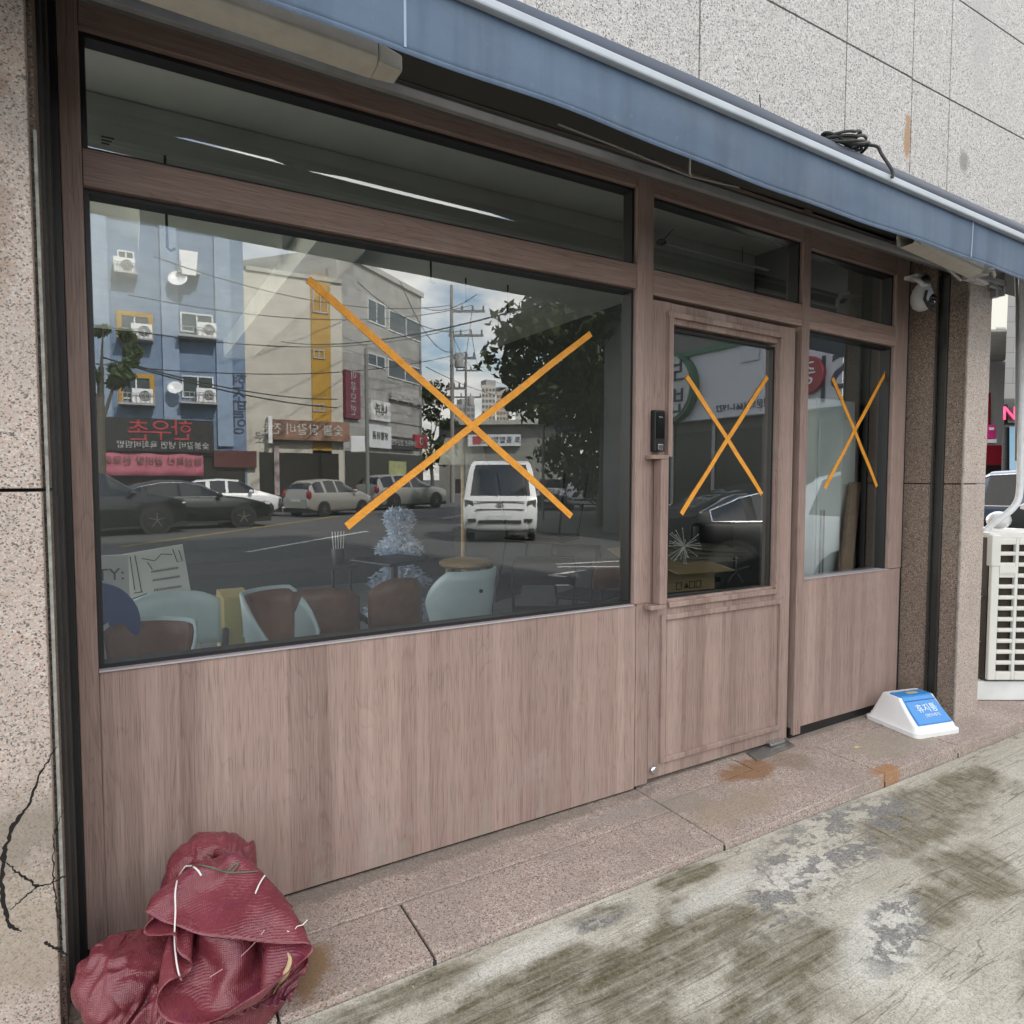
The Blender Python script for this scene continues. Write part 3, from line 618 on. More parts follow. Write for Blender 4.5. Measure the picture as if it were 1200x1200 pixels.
# ================================================================ woven sack
def surface_nets(fn,lo,hi,h):
    lo=np.array(lo);hi=np.array(hi); n=np.ceil((hi-lo)/h).astype(int)+1
    ax=[lo[i]+h*np.arange(n[i]) for i in range(3)]
    X,Y,Z=np.meshgrid(*ax,indexing='ij'); D=fn(X,Y,Z); s=D<0
    cell=np.zeros(tuple(n-1),int)
    for dx in(0,1):
        for dy in(0,1):
            for dz in(0,1): cell+=s[dx:n[0]-1+dx,dy:n[1]-1+dy,dz:n[2]-1+dz]
    idx=-np.ones(tuple(n-1),int); act=np.argwhere((cell>0)&(cell<8)); verts=[]
    E=[((0,0,0),(1,0,0)),((0,1,0),(1,1,0)),((0,0,1),(1,0,1)),((0,1,1),(1,1,1)),((0,0,0),(0,1,0)),((1,0,0),(1,1,0)),((0,0,1),(0,1,1)),((1,0,1),(1,1,1)),((0,0,0),(0,0,1)),((1,0,0),(1,0,1)),((0,1,0),(0,1,1)),((1,1,0),(1,1,1))]
    for k,(i,j,l) in enumerate(act):
        acc=np.zeros(3);c=0
        for a,b in E:
            da=D[i+a[0],j+a[1],l+a[2]]; db=D[i+b[0],j+b[1],l+b[2]]
            if (da<0)!=(db<0):
                t=da/(da-db); acc+=np.array(a)+(np.array(b)-np.array(a))*t; c+=1
        verts.append(lo+h*(np.array((i,j,l))+acc/c)); idx[i,j,l]=k
    F=[]
    for axis in range(3):
        o=[a for a in range(3) if a!=axis]
        sl=[slice(None)]*3; sl2=[slice(None)]*3; sl[axis]=slice(0,-1); sl2[axis]=slice(1,None)
        ch=np.argwhere(s[tuple(sl)]!=s[tuple(sl2)])
        for p in ch:
            if p[o[0]]==0 or p[o[1]]==0 or p[o[0]]>=n[o[0]]-1 or p[o[1]]>=n[o[1]]-1: continue
            q=[]
            for d0,d1 in((0,0),(1,0),(1,1),(0,1)):
                c=list(p); c[o[0]]-=d0; c[o[1]]-=d1; q.append(idx[tuple(c)])
            if min(q)<0: continue
            F.append(tuple(q))
    return verts,F
def ell(X,Y,Z,c,r,rot=0):
    x=X-c[0];y=Y-c[1];z=Z-c[2]
    if rot: ca,sa=math.cos(rot),math.sin(rot); x,z=x*ca+z*sa,-x*sa+z*ca
    k=np.sqrt((x/r[0])**2+(y/r[1])**2+(z/r[2])**2); return (k-1)*min(r)
def smin(a,b,k):
    h=np.clip(.5+.5*(b-a)/k,0,1); return b*(1-h)+a*h-k*h*(1-h)
def smax(a,b,k): return -smin(-a,-b,k)
def ridges(X,Y,Z,seed,f,n=5):
    r=np.random.default_rng(seed); out=0
    for i in range(n):
        d=r.normal(size=3); d/=np.linalg.norm(d); ph=r.uniform(0,6); ff=f*r.uniform(.6,1.5)
        w=.35*np.sin(ff*.5*(X*d[1]+Y*d[2]+Z*d[0])+ph*2)
        out=out+np.abs(np.sin(ff*(X*d[0]+Y*d[1]+Z*d[2])+ph+3*w))
    return out/n-.64
def sack_fn(X,Y,Z):   # what fills the sack
    p=[((.10,-.37,.03),(.225,.195,.125)),((.25,-.34,.05),(.105,.145,.115)),((.16,-.18,.23),(.12,.09,.13)),((-.03,-.33,.14),(.11,.11,.075)),((.19,-.37,.19),(.08,.08,.07))]
    d=ell(X,Y,Z,*p[0])
    for q in p[1:]: d=smin(d,ell(X,Y,Z,*q),.02)
    d=d+.008+.009*ridges(X,Y,Z,3,26)+.003*ridges(X,Y,Z,8,70)
    return smax(d,-(Z+.02),.004)
vv,ff=surface_nets(sack_fn,(-.26,-.66,-.045),(.48,-.02,.46),.011)
def cloth_sheet(steps):      # folds of the settled sack cloth: rows of small steps between neighbouring points, half millimetre units
    r=np.array(steps).transpose(1,2,0).copy()
    r[:,0]=np.cumsum(r[:,0],axis=0); r=np.cumsum(r,axis=1).astype(float)*0.0005
    q=r.copy(); q[1:-1,1:-1]=.7*r[1:-1,1:-1]+.075*(r[:-2,1:-1]+r[2:,1:-1]+r[1:-1,:-2]+r[1:-1,2:]); return q
SHEET=cloth_sheet([[[-107,12,-3,4,2,-15,-11,12,-27,-13,1,7,-3,-3,3,10,-57,-6,21,35,23,17,7,20,16,20,20,21,33,-1,-3,4,27,-10,-1,8,2,0,-8,-9,0,20,8,-13,-18,1,-16,14,-31,15,50,7,-27,-6,-19,5,-21,2,24,23],
[6,-4,1,25,-16,-2,-26,2,4,-19,-28,17,-22,-6,12,19,-28,-39,7,26,40,18,22,13,11,12,29,24,36,-24,-23,-10,34,-55,-16,97,19,-12,5,1,6,5,15,-2,-32,-11,-7,16,-6,-12,37,34,-9,-14,-21,-4,-10,0,12,25],
[-8,-8,25,12,-19,-13,-5,-20,26,-20,-31,0,-20,-11,26,5,3,-28,-44,28,17,19,48,10,-3,8,26,22,-70,-42,-27,-32,33,67,-71,77,65,73,7,-8,6,4,25,0,-13,-14,-26,4,3,21,15,33,-20,-1,-1,2,-7,-5,-1,20],
[9,-12,19,13,-2,-43,-6,-2,4,2,-4,-21,-29,14,23,-21,-6,-20,-5,-20,-1,24,26,4,7,34,-36,-58,-7,6,-31,-1,19,30,70,-15,-59,94,123,19,-15,1,19,3,-15,-22,-30,7,25,32,7,16,10,2,-7,8,-10,-6,-8,5],
[5,-19,28,-10,-13,-8,-15,-9,1,25,-2,7,-9,-20,20,-24,-10,-21,-2,-8,8,21,-55,-25,27,26,7,-61,-20,1,13,14,32,-8,12,17,24,-35,129,97,-2,-1,17,-21,-29,-27,-19,13,-7,26,58,3,31,0,1,-14,-2,7,-2,-18],
[12,-23,10,-1,-30,14,-5,-8,4,7,31,-10,-22,-6,-12,-11,5,-6,-7,11,6,-10,15,-39,-66,6,-3,-4,1,16,3,14,25,5,-15,-17,31,43,21,146,32,-10,10,-29,-21,-72,-10,55,10,-28,56,36,18,12,-1,-5,-8,1,-3,-7],
[3,-4,-9,-22,2,2,22,-6,12,2,21,-22,3,-35,-28,-8,5,-14,-6,22,37,-8,-41,-4,-28,4,-26,1,3,1,16,6,-12,15,-2,2,5,19,35,37,195,-28,-29,6,-24,-77,-22,24,52,4,6,35,22,12,12,-10,3,-6,8,-7],
[-14,29,-4,0,-12,-8,26,-3,2,2,-14,14,-35,-23,-16,4,16,-20,5,14,24,0,-44,-17,-19,-22,16,0,-1,-2,9,13,2,27,-2,8,-12,11,-13,50,162,33,-29,-35,-29,-30,-21,8,25,18,23,23,18,16,15,1,-5,6,-2,5],
[24,11,2,0,13,-27,4,25,-10,9,-14,1,-28,-27,-17,23,-14,15,-3,15,11,5,-42,-18,-8,-10,-25,28,8,-16,-4,22,-5,47,15,-1,-2,-10,-30,13,34,181,1,-69,-66,-11,18,32,-33,27,39,28,8,-1,19,23,7,-3,5,5],
[-19,14,4,-3,41,-16,-23,36,-13,16,-8,-23,-13,-27,-8,-14,7,4,38,16,3,-15,-42,-23,23,-5,-8,-23,41,-19,6,-10,-1,24,36,10,0,-14,-33,-31,51,168,14,-55,-69,-17,35,42,-34,-4,56,30,18,17,0,11,6,8,10,-20],
[-5,1,17,19,29,-3,-28,33,6,-12,-18,-11,-26,2,-6,-13,12,2,23,20,-14,-32,2,-11,-9,3,-3,-16,4,6,16,-13,13,25,9,20,2,-22,-32,-38,-12,135,85,-22,-76,-9,44,33,-28,-11,22,59,20,4,19,22,-20,25,-12,11],
[12,-5,5,22,24,2,-50,40,10,2,-17,-20,2,-14,7,-26,5,30,29,-12,-11,-9,-13,2,-13,2,-3,-2,-5,5,15,-7,2,32,1,-1,19,-25,-22,-18,-53,12,140,51,-57,-10,39,23,-17,-8,10,63,-9,22,20,-10,33,6,0,20],
[16,-2,20,-18,31,23,-47,-10,11,5,4,14,-20,-25,-21,18,-8,28,35,0,-12,-5,-17,-1,-2,8,-3,-1,-2,-4,-10,25,-3,15,3,-4,13,-36,-9,-10,-38,-29,175,25,-47,-9,45,22,-7,-14,8,31,33,16,13,-5,20,13,3,7],
[15,-13,24,10,-22,54,1,-31,-13,4,4,22,-18,-37,-22,-4,18,11,31,29,-15,-20,-4,-2,1,7,-8,-2,8,-4,-10,6,13,-1,11,3,6,-25,-15,-12,-33,-32,187,26,-81,5,43,3,-5,16,12,7,16,33,23,1,20,6,2,13],
[3,-10,8,10,4,14,46,9,-18,-23,-12,-2,-7,-16,-25,-5,-4,25,32,31,0,-31,1,-5,-1,4,-5,1,4,2,-3,5,0,2,1,11,10,-24,-11,-12,-30,-42,163,7,-86,41,67,4,-15,-23,4,32,13,39,18,10,17,28,-15,11],
[28,5,5,-11,1,10,22,23,2,-29,-19,0,-11,-16,-25,-4,4,8,24,44,15,-32,6,-10,0,2,-3,3,3,5,-2,2,-5,-1,-3,5,5,3,-14,0,-24,-48,112,-32,-48,44,84,16,-19,-15,-9,32,14,21,43,12,26,1,17,-26],
[5,23,16,-24,-13,0,-1,14,27,-30,5,-24,27,-16,-34,-11,-17,40,15,35,9,-8,0,-3,-4,2,0,3,0,5,-1,0,-2,-5,-7,10,15,-5,-12,13,-2,-60,40,15,-3,24,58,5,-18,0,-17,22,25,32,24,24,10,14,15,-16],
[-8,31,28,-21,-31,0,22,-3,20,-7,15,-53,15,29,-59,-16,-14,15,62,31,-2,-11,4,3,-3,-3,3,2,5,1,6,-6,-1,-3,-1,-2,15,-16,-6,11,22,-25,-17,41,48,7,8,-1,6,-13,-19,-3,24,35,31,32,4,21,16,-24],
[1,22,33,4,-41,11,-6,14,14,12,5,-16,-40,13,-23,-16,-5,-12,25,73,9,-22,28,-8,-2,-1,1,3,4,0,2,5,-5,-7,4,-5,-3,3,-15,27,-3,4,-4,27,30,12,-7,11,11,-14,-16,3,4,23,24,33,19,9,32,0],
[4,20,7,28,-21,8,1,17,-17,6,-16,22,-4,-24,-2,-11,-7,10,-11,36,36,0,-2,27,-14,-2,-3,6,4,1,0,6,-4,-6,3,2,-20,-15,-10,7,27,10,14,11,36,13,17,-1,-1,-13,-12,-13,26,6,20,27,19,-13,22,30],
[16,-1,31,21,-15,-6,12,13,6,-5,-9,-34,-11,24,14,-15,6,14,-20,11,29,15,-7,12,18,-11,-3,3,2,6,-4,7,-2,-6,-10,-2,-1,-8,2,-20,4,15,41,16,-13,1,68,2,-27,16,-1,-12,8,23,-7,0,36,-7,23,7],
[13,-3,19,26,8,-10,-7,9,15,-6,16,-6,-59,2,39,-5,-2,13,-4,-11,16,13,21,7,-1,10,-6,3,2,4,-4,4,1,-1,-12,2,-4,-3,0,-11,-17,27,20,-48,12,13,26,8,58,9,19,-4,-10,-14,21,16,4,13,-23,34],
[17,-11,9,27,16,-5,-6,16,-3,14,-7,20,-28,-30,10,2,12,15,-15,15,3,10,8,27,-3,-12,17,-5,-2,13,-3,3,-2,1,-7,-7,-7,8,3,-27,12,-8,-30,3,97,31,-37,-17,-5,23,31,45,0,-33,-3,26,27,-10,13,8],
[12,-7,7,1,36,9,-8,-7,2,29,-15,8,-2,-25,0,-2,19,12,-10,12,10,3,-7,31,12,-6,4,13,-11,8,1,2,0,-8,-4,-4,-3,6,-9,-9,35,-48,-38,54,53,6,17,-54,-4,18,-9,44,49,8,-24,15,30,-35,5,12],
[27,-17,10,-6,20,21,4,-8,-7,25,-3,3,4,-25,3,-15,5,29,12,-2,1,6,-6,-1,12,34,39,13,17,-13,4,1,-6,-27,-22,1,-8,-2,-10,-12,10,-28,-27,31,11,-7,23,26,-24,14,24,-6,24,24,6,43,5,-22,-24,-15],
[13,-2,0,-3,9,14,17,-11,-2,-12,22,20,1,-19,-3,-10,-2,7,15,8,13,-3,2,-7,20,55,22,13,13,-2,-11,-2,7,-20,-21,-5,-18,-4,-8,-11,-27,14,-36,8,1,-2,6,12,24,15,56,-17,-32,58,-45,68,14,12,-23,-17],
[19,0,-6,-3,9,10,9,5,-2,-14,25,2,4,-1,-1,-24,18,12,-5,11,6,-1,11,-6,3,54,38,20,3,-11,0,-20,-2,-1,-13,14,-9,-32,19,-51,-7,-12,8,-8,27,-1,-11,2,-14,23,57,66,-26,-15,26,-5,8,14,-6,-11],
[18,2,-6,-4,1,16,7,8,-3,-10,22,11,3,-6,-10,5,-19,6,5,16,5,6,34,7,-11,13,26,20,0,-4,4,8,-15,-8,-13,20,3,-18,-25,-9,-36,11,16,-8,22,-10,2,-7,-19,3,68,71,-3,1,1,16,-35,15,20,-18],
[19,-1,0,-5,5,-2,11,6,7,-9,22,14,2,-5,-9,-4,2,-12,-2,10,20,-4,66,31,-20,-39,12,11,11,18,-7,3,-8,10,-14,15,13,-110,4,10,16,-1,13,16,-12,1,-7,-10,0,-31,37,110,32,-62,16,26,-18,7,25,-17],
[17,0,-1,-5,2,4,6,8,6,-7,16,22,1,-9,-7,-3,2,-21,9,10,21,-8,58,40,-10,-44,-23,5,23,31,-24,-1,23,-17,10,20,18,-36,-59,-9,15,7,17,9,-9,-9,-1,-11,1,-25,9,107,58,-80,27,16,-17,11,-16,19],
[16,4,-1,-5,2,3,5,8,4,-4,8,25,8,-11,-6,-1,-5,-19,1,60,40,-15,10,38,-8,-43,-41,4,-24,14,33,2,18,8,-17,19,3,-22,-19,-13,8,4,13,3,2,-13,-8,3,9,-31,-13,62,75,47,-85,68,-26,-19,-27,5],
[16,6,0,-4,2,1,6,6,5,-3,4,24,13,-10,-6,-6,-8,-19,-6,45,51,15,55,-24,-33,-19,-29,-18,14,-5,-8,39,13,13,-17,22,-26,4,-20,-30,12,21,5,6,-15,10,-7,-10,6,-9,-24,24,67,63,-123,52,75,-30,-21,-9],
[14,10,1,-4,2,3,1,8,4,0,0,20,22,-9,-6,-8,-10,-16,-13,24,17,63,42,-22,-23,-6,-18,7,-8,-10,6,-16,26,29,-31,35,-25,-20,-11,6,-4,11,-4,-5,7,-8,-1,13,19,-20,-49,28,35,29,-34,32,32,15,-20,10],
[11,15,3,-1,-2,5,1,8,3,3,-2,14,23,-3,-7,-14,-13,2,3,-19,26,-4,43,50,-9,-18,-13,21,-21,-11,2,-13,-5,-7,47,3,-15,-10,-9,0,-9,21,-13,1,1,-1,0,20,3,-12,-32,-7,55,19,-21,2,20,29,5,17],
[17,2,16,2,0,1,3,7,3,4,1,6,18,6,-7,-11,-10,-10,1,9,7,26,16,-3,-28,7,-25,36,13,-12,23,-33,-18,-1,22,40,-4,-22,-6,-7,2,0,-6,-7,8,10,8,9,3,-12,-30,-2,28,13,6,28,-11,41,1,6],
[11,5,13,9,2,3,1,2,10,1,1,5,9,12,-4,-33,6,8,-14,-6,34,47,-31,1,-34,-17,-11,6,20,16,30,2,-24,1,0,47,-5,-22,-23,13,-2,1,-12,2,8,12,15,-2,8,-14,-32,-9,29,20,2,28,13,26,2,-23],
[20,-2,13,12,6,-4,6,3,5,6,2,5,7,5,2,-31,7,2,-33,-27,48,64,-36,-18,-6,-14,4,8,-14,28,5,17,20,-14,-16,36,11,-16,-22,10,-1,-7,2,1,9,11,-2,17,-1,-4,-39,-5,13,27,1,29,9,40,-5,-36],
[9,6,11,-1,14,6,6,2,2,5,8,0,8,16,-9,-25,-8,20,-18,-6,24,52,-47,-19,-8,2,-12,4,-6,0,14,28,28,-14,-21,12,18,11,-16,1,1,-8,1,3,5,12,-5,3,10,1,-29,-16,23,-9,21,33,3,13,28,-31],
[14,6,10,0,8,21,-9,15,-1,4,9,1,10,6,-3,-22,-8,-19,-13,29,52,-46,-7,10,-7,2,-8,3,-3,-1,10,10,36,13,-7,-22,11,-3,-29,14,22,-8,5,0,1,11,1,5,5,7,5,-34,-10,7,23,48,-18,-14,11,9],
[21,-5,17,3,10,-5,14,17,-1,1,10,3,-7,17,-2,-23,-9,-15,-17,11,29,11,-10,-1,-3,-1,-6,-3,5,3,10,1,7,31,17,-9,-7,-17,-1,0,10,1,3,-7,12,5,7,1,6,10,14,-33,-18,-8,56,35,-21,-20,-16,8],
[17,-7,12,15,3,-4,5,22,6,-6,9,11,-7,19,-5,-27,8,-19,-25,19,27,5,-4,-2,-8,-8,1,4,-1,-1,22,-8,12,8,25,-12,-8,-19,5,-9,1,31,-7,-5,18,-4,-8,7,10,4,17,-18,-44,36,42,11,14,-35,-1,-29],
[8,7,-3,10,18,2,-7,19,-1,13,0,18,-5,1,26,-26,11,-26,-17,10,15,8,-9,-3,5,-12,-7,8,2,-2,10,-1,11,23,-15,12,-24,-8,-14,28,2,-3,6,13,14,-17,14,-3,3,13,18,-34,-48,52,33,-33,23,10,-21,-10],
[19,-1,2,11,13,4,10,-9,11,21,-6,18,-4,-3,21,-9,3,7,-27,-4,12,7,-9,0,-3,-2,-7,4,0,-2,7,21,-23,19,7,-5,-8,3,28,-23,-7,-1,9,6,-5,8,21,8,2,-7,12,-38,-24,26,60,-16,-21,-5,6,-36],
[12,9,-3,8,1,19,0,13,-8,18,2,17,7,-21,3,20,4,19,-10,-25,20,-12,10,-7,-10,2,-5,-2,6,-2,-19,24,18,-4,-14,16,-21,-19,20,29,-18,-4,15,-2,1,10,28,14,-13,22,-31,-13,-20,77,-8,-34,-2,-26,-6,-7],
[8,22,-2,5,-4,9,13,-1,8,4,10,19,11,-19,-3,16,-2,32,8,-33,-3,29,-14,0,-10,-6,2,-6,1,3,-12,1,21,28,-22,6,-27,-45,21,51,4,-22,-11,13,-3,6,38,25,-32,2,11,-9,-23,60,-40,-6,-16,-16,-19,20],
[18,-4,24,-1,6,-7,11,13,4,6,12,12,17,-4,-14,-19,23,7,29,2,-21,8,20,-7,-21,-3,7,-14,12,-19,6,12,-27,12,18,-1,-26,-26,-28,45,38,-21,5,11,-9,5,17,49,-5,-6,3,-1,-19,-23,5,2,-22,-15,-40,4],
[21,-12,14,12,-1,7,-2,18,5,6,7,13,20,6,-13,-45,33,5,27,10,-19,-6,34,15,-29,13,-6,-15,-9,16,-18,-7,4,-37,4,2,0,20,-39,-3,49,24,-18,-8,7,-5,19,33,21,13,-15,-16,-41,-22,13,32,-31,-22,-19,-12],
[1,8,-2,14,11,1,4,-2,20,7,13,2,21,14,3,-52,6,4,17,31,-23,4,15,10,26,6,-31,0,-3,-2,3,-19,-8,-17,-17,-20,-4,12,36,1,24,12,-10,-2,-9,5,1,50,4,10,-19,-14,-50,-9,-19,30,17,-27,8,-5],
[20,-3,5,3,9,18,-2,-3,18,13,11,2,13,20,11,-16,-34,0,4,36,-4,-7,10,4,3,5,28,-8,-6,-11,-29,11,-28,-12,3,-18,-18,18,-1,-15,31,30,3,-33,57,-2,8,15,-9,23,-33,-30,-4,-7,-10,-13,6,-19,20,16],
[5,12,-5,9,6,9,11,-2,3,21,15,6,4,15,20,1,-13,-31,8,4,14,-5,14,8,-8,-3,1,24,-16,-9,-37,11,-8,-13,-10,-19,-2,15,29,-51,12,36,14,-36,-10,60,21,10,-23,-6,-5,-3,16,-27,0,-13,-10,-32,-5,35],
[21,-13,13,12,5,1,16,2,3,7,23,12,8,1,20,11,0,-11,-22,-10,23,-3,-2,1,9,5,-11,0,7,-30,2,-15,34,-25,-29,-6,-5,2,45,36,17,-6,-32,-16,-23,19,53,16,-21,-30,2,19,-14,-25,8,-22,-9,-19,-35,25],
[10,0,-10,12,21,5,-2,13,10,-3,17,20,17,0,7,8,16,2,-36,-7,-11,16,9,5,-16,2,6,1,1,-32,-4,-20,25,6,-25,-18,29,-7,7,39,48,20,-49,-25,-5,6,8,12,-19,-31,21,20,-33,-11,23,-11,-24,-16,-5,0],
[17,-7,0,0,13,21,1,0,0,17,13,16,26,0,9,-1,10,12,5,-45,-6,-10,12,-1,21,1,-6,-8,-24,14,-39,-15,8,24,-12,-17,31,7,12,-6,19,31,34,-50,5,7,-26,-14,36,-41,12,10,-23,-14,10,-4,-6,-29,-5,15],
[0,11,-4,3,4,12,17,4,-2,7,14,19,19,20,-7,11,6,5,11,2,-33,-19,-3,3,-7,-3,4,-3,-7,10,9,-20,-22,-7,-12,0,39,8,5,25,-18,11,40,-24,-5,12,-24,-5,-7,2,8,-3,-20,-1,-12,11,-24,-13,-3,-1],
[15,-3,16,-6,9,8,7,16,4,0,14,9,21,16,18,-10,19,6,3,-1,4,-31,-21,-17,16,7,-8,-12,-20,17,3,23,-42,-22,-23,5,54,31,-45,21,44,34,4,-27,-22,4,-16,8,10,-8,-14,11,-17,-12,-20,-10,-12,0,-29,21],
[10,3,5,5,5,16,1,7,18,-2,10,10,10,28,1,17,2,19,7,-1,-9,6,-26,-25,-10,-15,13,-16,4,17,2,-8,40,-46,-31,-6,23,60,-45,0,4,7,14,48,-29,-9,-4,-21,16,2,-12,1,-32,-7,-11,-7,-4,-26,9,0],
[13,3,4,7,8,14,-9,17,0,18,-1,24,4,11,23,1,12,3,13,25,-16,-4,7,2,-37,-27,-15,6,-8,-5,18,11,-4,35,-51,-10,-9,7,42,-5,-19,29,-18,-16,26,9,0,-19,-12,3,-27,9,-2,-30,-26,-21,22,7,-28,-8],
[20,-16,14,16,-9,7,6,14,7,7,14,4,21,3,10,18,7,6,6,12,28,-17,-8,3,-1,9,-22,-35,3,-13,0,1,17,-16,42,-23,2,-13,3,-3,-3,40,24,-59,-19,6,-13,2,7,-20,-24,-22,27,3,-20,-46,-7,32,-5,-2],
[1,-1,-7,22,2,12,4,7,16,-1,10,26,4,13,1,6,19,2,2,11,11,17,-6,-6,-1,-2,15,2,-13,-10,-22,18,-10,-23,-8,3,23,-6,-20,-6,3,28,26,7,-52,-11,13,-11,-27,-4,-23,-18,13,-5,-20,-21,-13,11,-1,16],
[18,-5,-5,-2,15,16,8,7,6,14,6,15,15,13,4,8,6,7,5,2,6,13,20,-10,-12,-6,10,-20,22,11,-14,-15,-19,-8,-11,-15,4,-5,23,-15,-21,31,27,11,-19,16,2,-11,-30,-38,-27,-23,4,12,-7,-29,8,13,-25,16],
[9,-10,-1,8,15,15,-5,20,4,12,10,8,8,18,16,7,-1,14,3,5,-1,-2,10,10,3,7,-5,-30,-30,7,58,-11,-29,-12,16,-22,-16,2,2,-28,9,15,23,-11,-18,9,23,5,-20,-38,-21,-16,-32,30,-11,-29,-7,22,-25,13],
[5,-4,9,-3,2,18,13,5,16,18,-1,13,1,5,23,-3,15,14,8,-5,-3,5,1,7,-10,20,6,28,-47,-36,27,17,-27,1,35,-13,-41,10,-17,-15,21,10,4,-34,-10,-5,-7,6,-3,-13,-19,5,-20,-27,10,-24,-22,30,6,26],
[18,-13,16,-12,11,19,3,11,4,13,19,5,5,3,4,22,-11,21,18,7,-1,-1,0,-14,16,1,-12,11,35,-11,-41,-1,14,-56,27,21,-12,7,-7,-36,-9,28,2,-6,-22,-19,-5,-10,-2,-3,-22,-5,-56,0,20,2,-13,10,-30,22],
[-9,11,-1,7,8,12,12,3,13,3,16,16,3,8,6,0,2,-1,14,25,9,-4,0,-1,0,-17,-19,10,22,13,-30,-16,-2,-14,-9,13,8,9,-19,-20,-14,8,10,-12,16,-26,-4,-15,-3,-12,-23,-14,-59,-12,34,26,-17,-16,-13,25],
[10,7,11,-2,13,8,15,10,0,13,6,12,18,-6,14,9,5,-2,-8,6,26,7,1,-7,3,-9,-17,-16,31,-13,17,-16,-30,6,-25,12,10,-3,-19,-9,25,-41,-5,17,-4,-7,-2,-2,-18,-24,2,-9,-29,-47,23,8,17,-37,-16,5],
[20,-26,26,5,10,18,1,11,13,3,11,10,11,9,3,4,8,8,0,-13,5,16,6,-2,-2,0,-8,-19,0,18,-7,-8,-19,13,-15,-11,28,-37,-7,-11,20,-6,-23,30,-27,-9,-5,-2,-1,-30,-11,-7,0,-46,-11,9,28,-15,0,-23]],
[[-1046,17,27,6,-19,-14,0,20,13,12,-27,-19,18,19,7,-34,8,61,16,2,-9,5,7,27,11,16,0,-22,15,35,58,34,26,27,27,15,16,23,22,21,16,11,22,22,-8,30,6,4,9,13,-9,-36,13,-7,16,11,21,-22,-6,3],
[0,19,25,-12,-3,-12,-33,38,25,15,-34,-9,9,21,2,-10,-2,41,47,6,-5,-3,12,24,19,6,-44,13,-15,59,73,28,39,63,2,-10,21,0,21,21,15,20,16,35,-1,12,25,1,18,8,-31,-8,-13,-4,2,11,29,6,-8,0],
[9,-2,15,2,-10,-11,7,-22,54,4,3,-41,24,53,0,-15,-26,25,44,40,14,-1,1,18,-1,-21,0,20,104,70,41,26,-5,-33,-62,66,36,4,16,13,19,17,12,27,17,5,16,7,10,19,-6,-15,-17,6,-14,5,22,20,1,-5],
[-10,-11,17,3,9,-6,-26,12,16,11,23,8,17,26,14,-29,-4,3,15,24,59,22,15,6,-10,-80,144,34,57,28,28,13,8,1,-26,-31,-41,60,50,17,17,22,-4,17,11,24,3,21,16,-3,3,16,-40,-14,-14,14,18,21,25,-4],
[-16,7,21,-9,-7,14,-21,21,13,3,21,11,17,6,14,5,-2,2,29,7,31,20,23,20,15,30,-13,18,26,64,25,2,-1,45,26,7,-67,-35,72,24,37,-3,14,2,10,16,31,20,15,-9,7,-15,-12,-28,3,22,16,19,21,10],
[17,-26,13,7,-18,-6,30,43,-9,-4,24,-6,9,19,5,3,1,26,14,22,19,-17,19,18,21,34,-10,24,25,33,29,18,-7,42,56,36,-16,-62,6,52,1,19,30,16,10,8,20,14,17,19,-7,-38,-11,5,-4,4,16,11,22,24],
[-5,-13,-20,-10,17,11,17,34,15,-11,18,-1,35,-11,-12,-1,-2,32,24,13,22,-14,-42,52,38,23,2,32,30,22,31,-3,30,27,27,25,31,-26,-3,15,13,22,27,27,21,6,39,-19,33,-2,8,-32,-2,-4,-17,16,6,19,6,24],
[-7,7,-13,-18,20,11,13,19,2,3,9,15,17,17,-33,4,29,-4,21,13,16,18,-28,68,-20,3,32,36,20,15,27,33,6,20,25,22,12,12,22,0,23,16,18,14,20,18,28,16,9,18,-10,-21,12,-30,-6,1,14,4,25,7],
[11,-12,-19,-24,40,12,27,-11,11,32,-15,36,-11,2,-16,16,-2,26,19,31,13,-28,11,55,26,-1,9,14,32,19,2,32,7,25,22,26,26,17,-9,33,1,34,24,5,8,23,36,23,8,6,-8,-24,8,-16,6,-21,10,18,-3,20],
[-13,-13,-23,-27,18,51,24,10,10,23,0,-17,1,19,-41,9,50,-1,44,34,-5,-11,26,28,29,3,25,11,22,14,15,-4,24,21,3,33,41,14,9,23,20,21,35,-3,11,29,19,23,19,-2,-11,-9,-26,-2,23,-33,20,-17,14,23],
[-14,-17,8,-17,-11,57,24,-1,27,-4,2,-13,-13,22,-30,33,47,24,24,15,-22,-21,47,47,1,16,22,20,19,19,10,12,15,17,29,5,32,31,21,30,-4,78,-16,5,7,36,7,30,20,4,-45,-5,12,-7,16,-27,-23,8,25,3],
[-1,-17,24,-8,1,24,16,-12,15,7,-7,-7,11,13,8,24,13,40,34,-21,-24,25,37,36,10,4,23,23,-2,25,21,13,15,18,47,23,7,24,19,23,39,-16,34,7,12,26,5,23,25,12,-27,-22,19,24,4,-24,-45,17,-2,10],
[10,-12,10,-7,18,7,3,-25,25,3,-1,24,6,-28,32,14,42,18,32,8,-26,10,42,20,20,1,21,31,1,23,16,8,20,19,54,34,4,31,19,10,33,-2,-7,8,29,22,20,4,12,29,-8,-20,6,6,23,-17,-32,-24,30,12],
[-18,-6,9,12,8,-2,16,1,-14,20,-14,46,15,-22,-25,50,12,38,23,27,-40,35,15,31,21,-4,17,22,20,24,4,29,11,37,26,27,18,31,20,22,32,1,-48,18,38,19,15,38,13,0,1,2,-4,6,-17,11,-40,-19,33,9],
[-26,-20,23,10,24,18,-6,21,13,-21,11,12,19,-7,-46,63,25,12,13,26,26,-10,21,28,24,8,21,17,18,15,15,20,24,23,25,20,26,37,42,23,18,9,-76,22,56,10,16,23,18,27,-10,4,7,-17,-11,6,-4,-51,5,19],
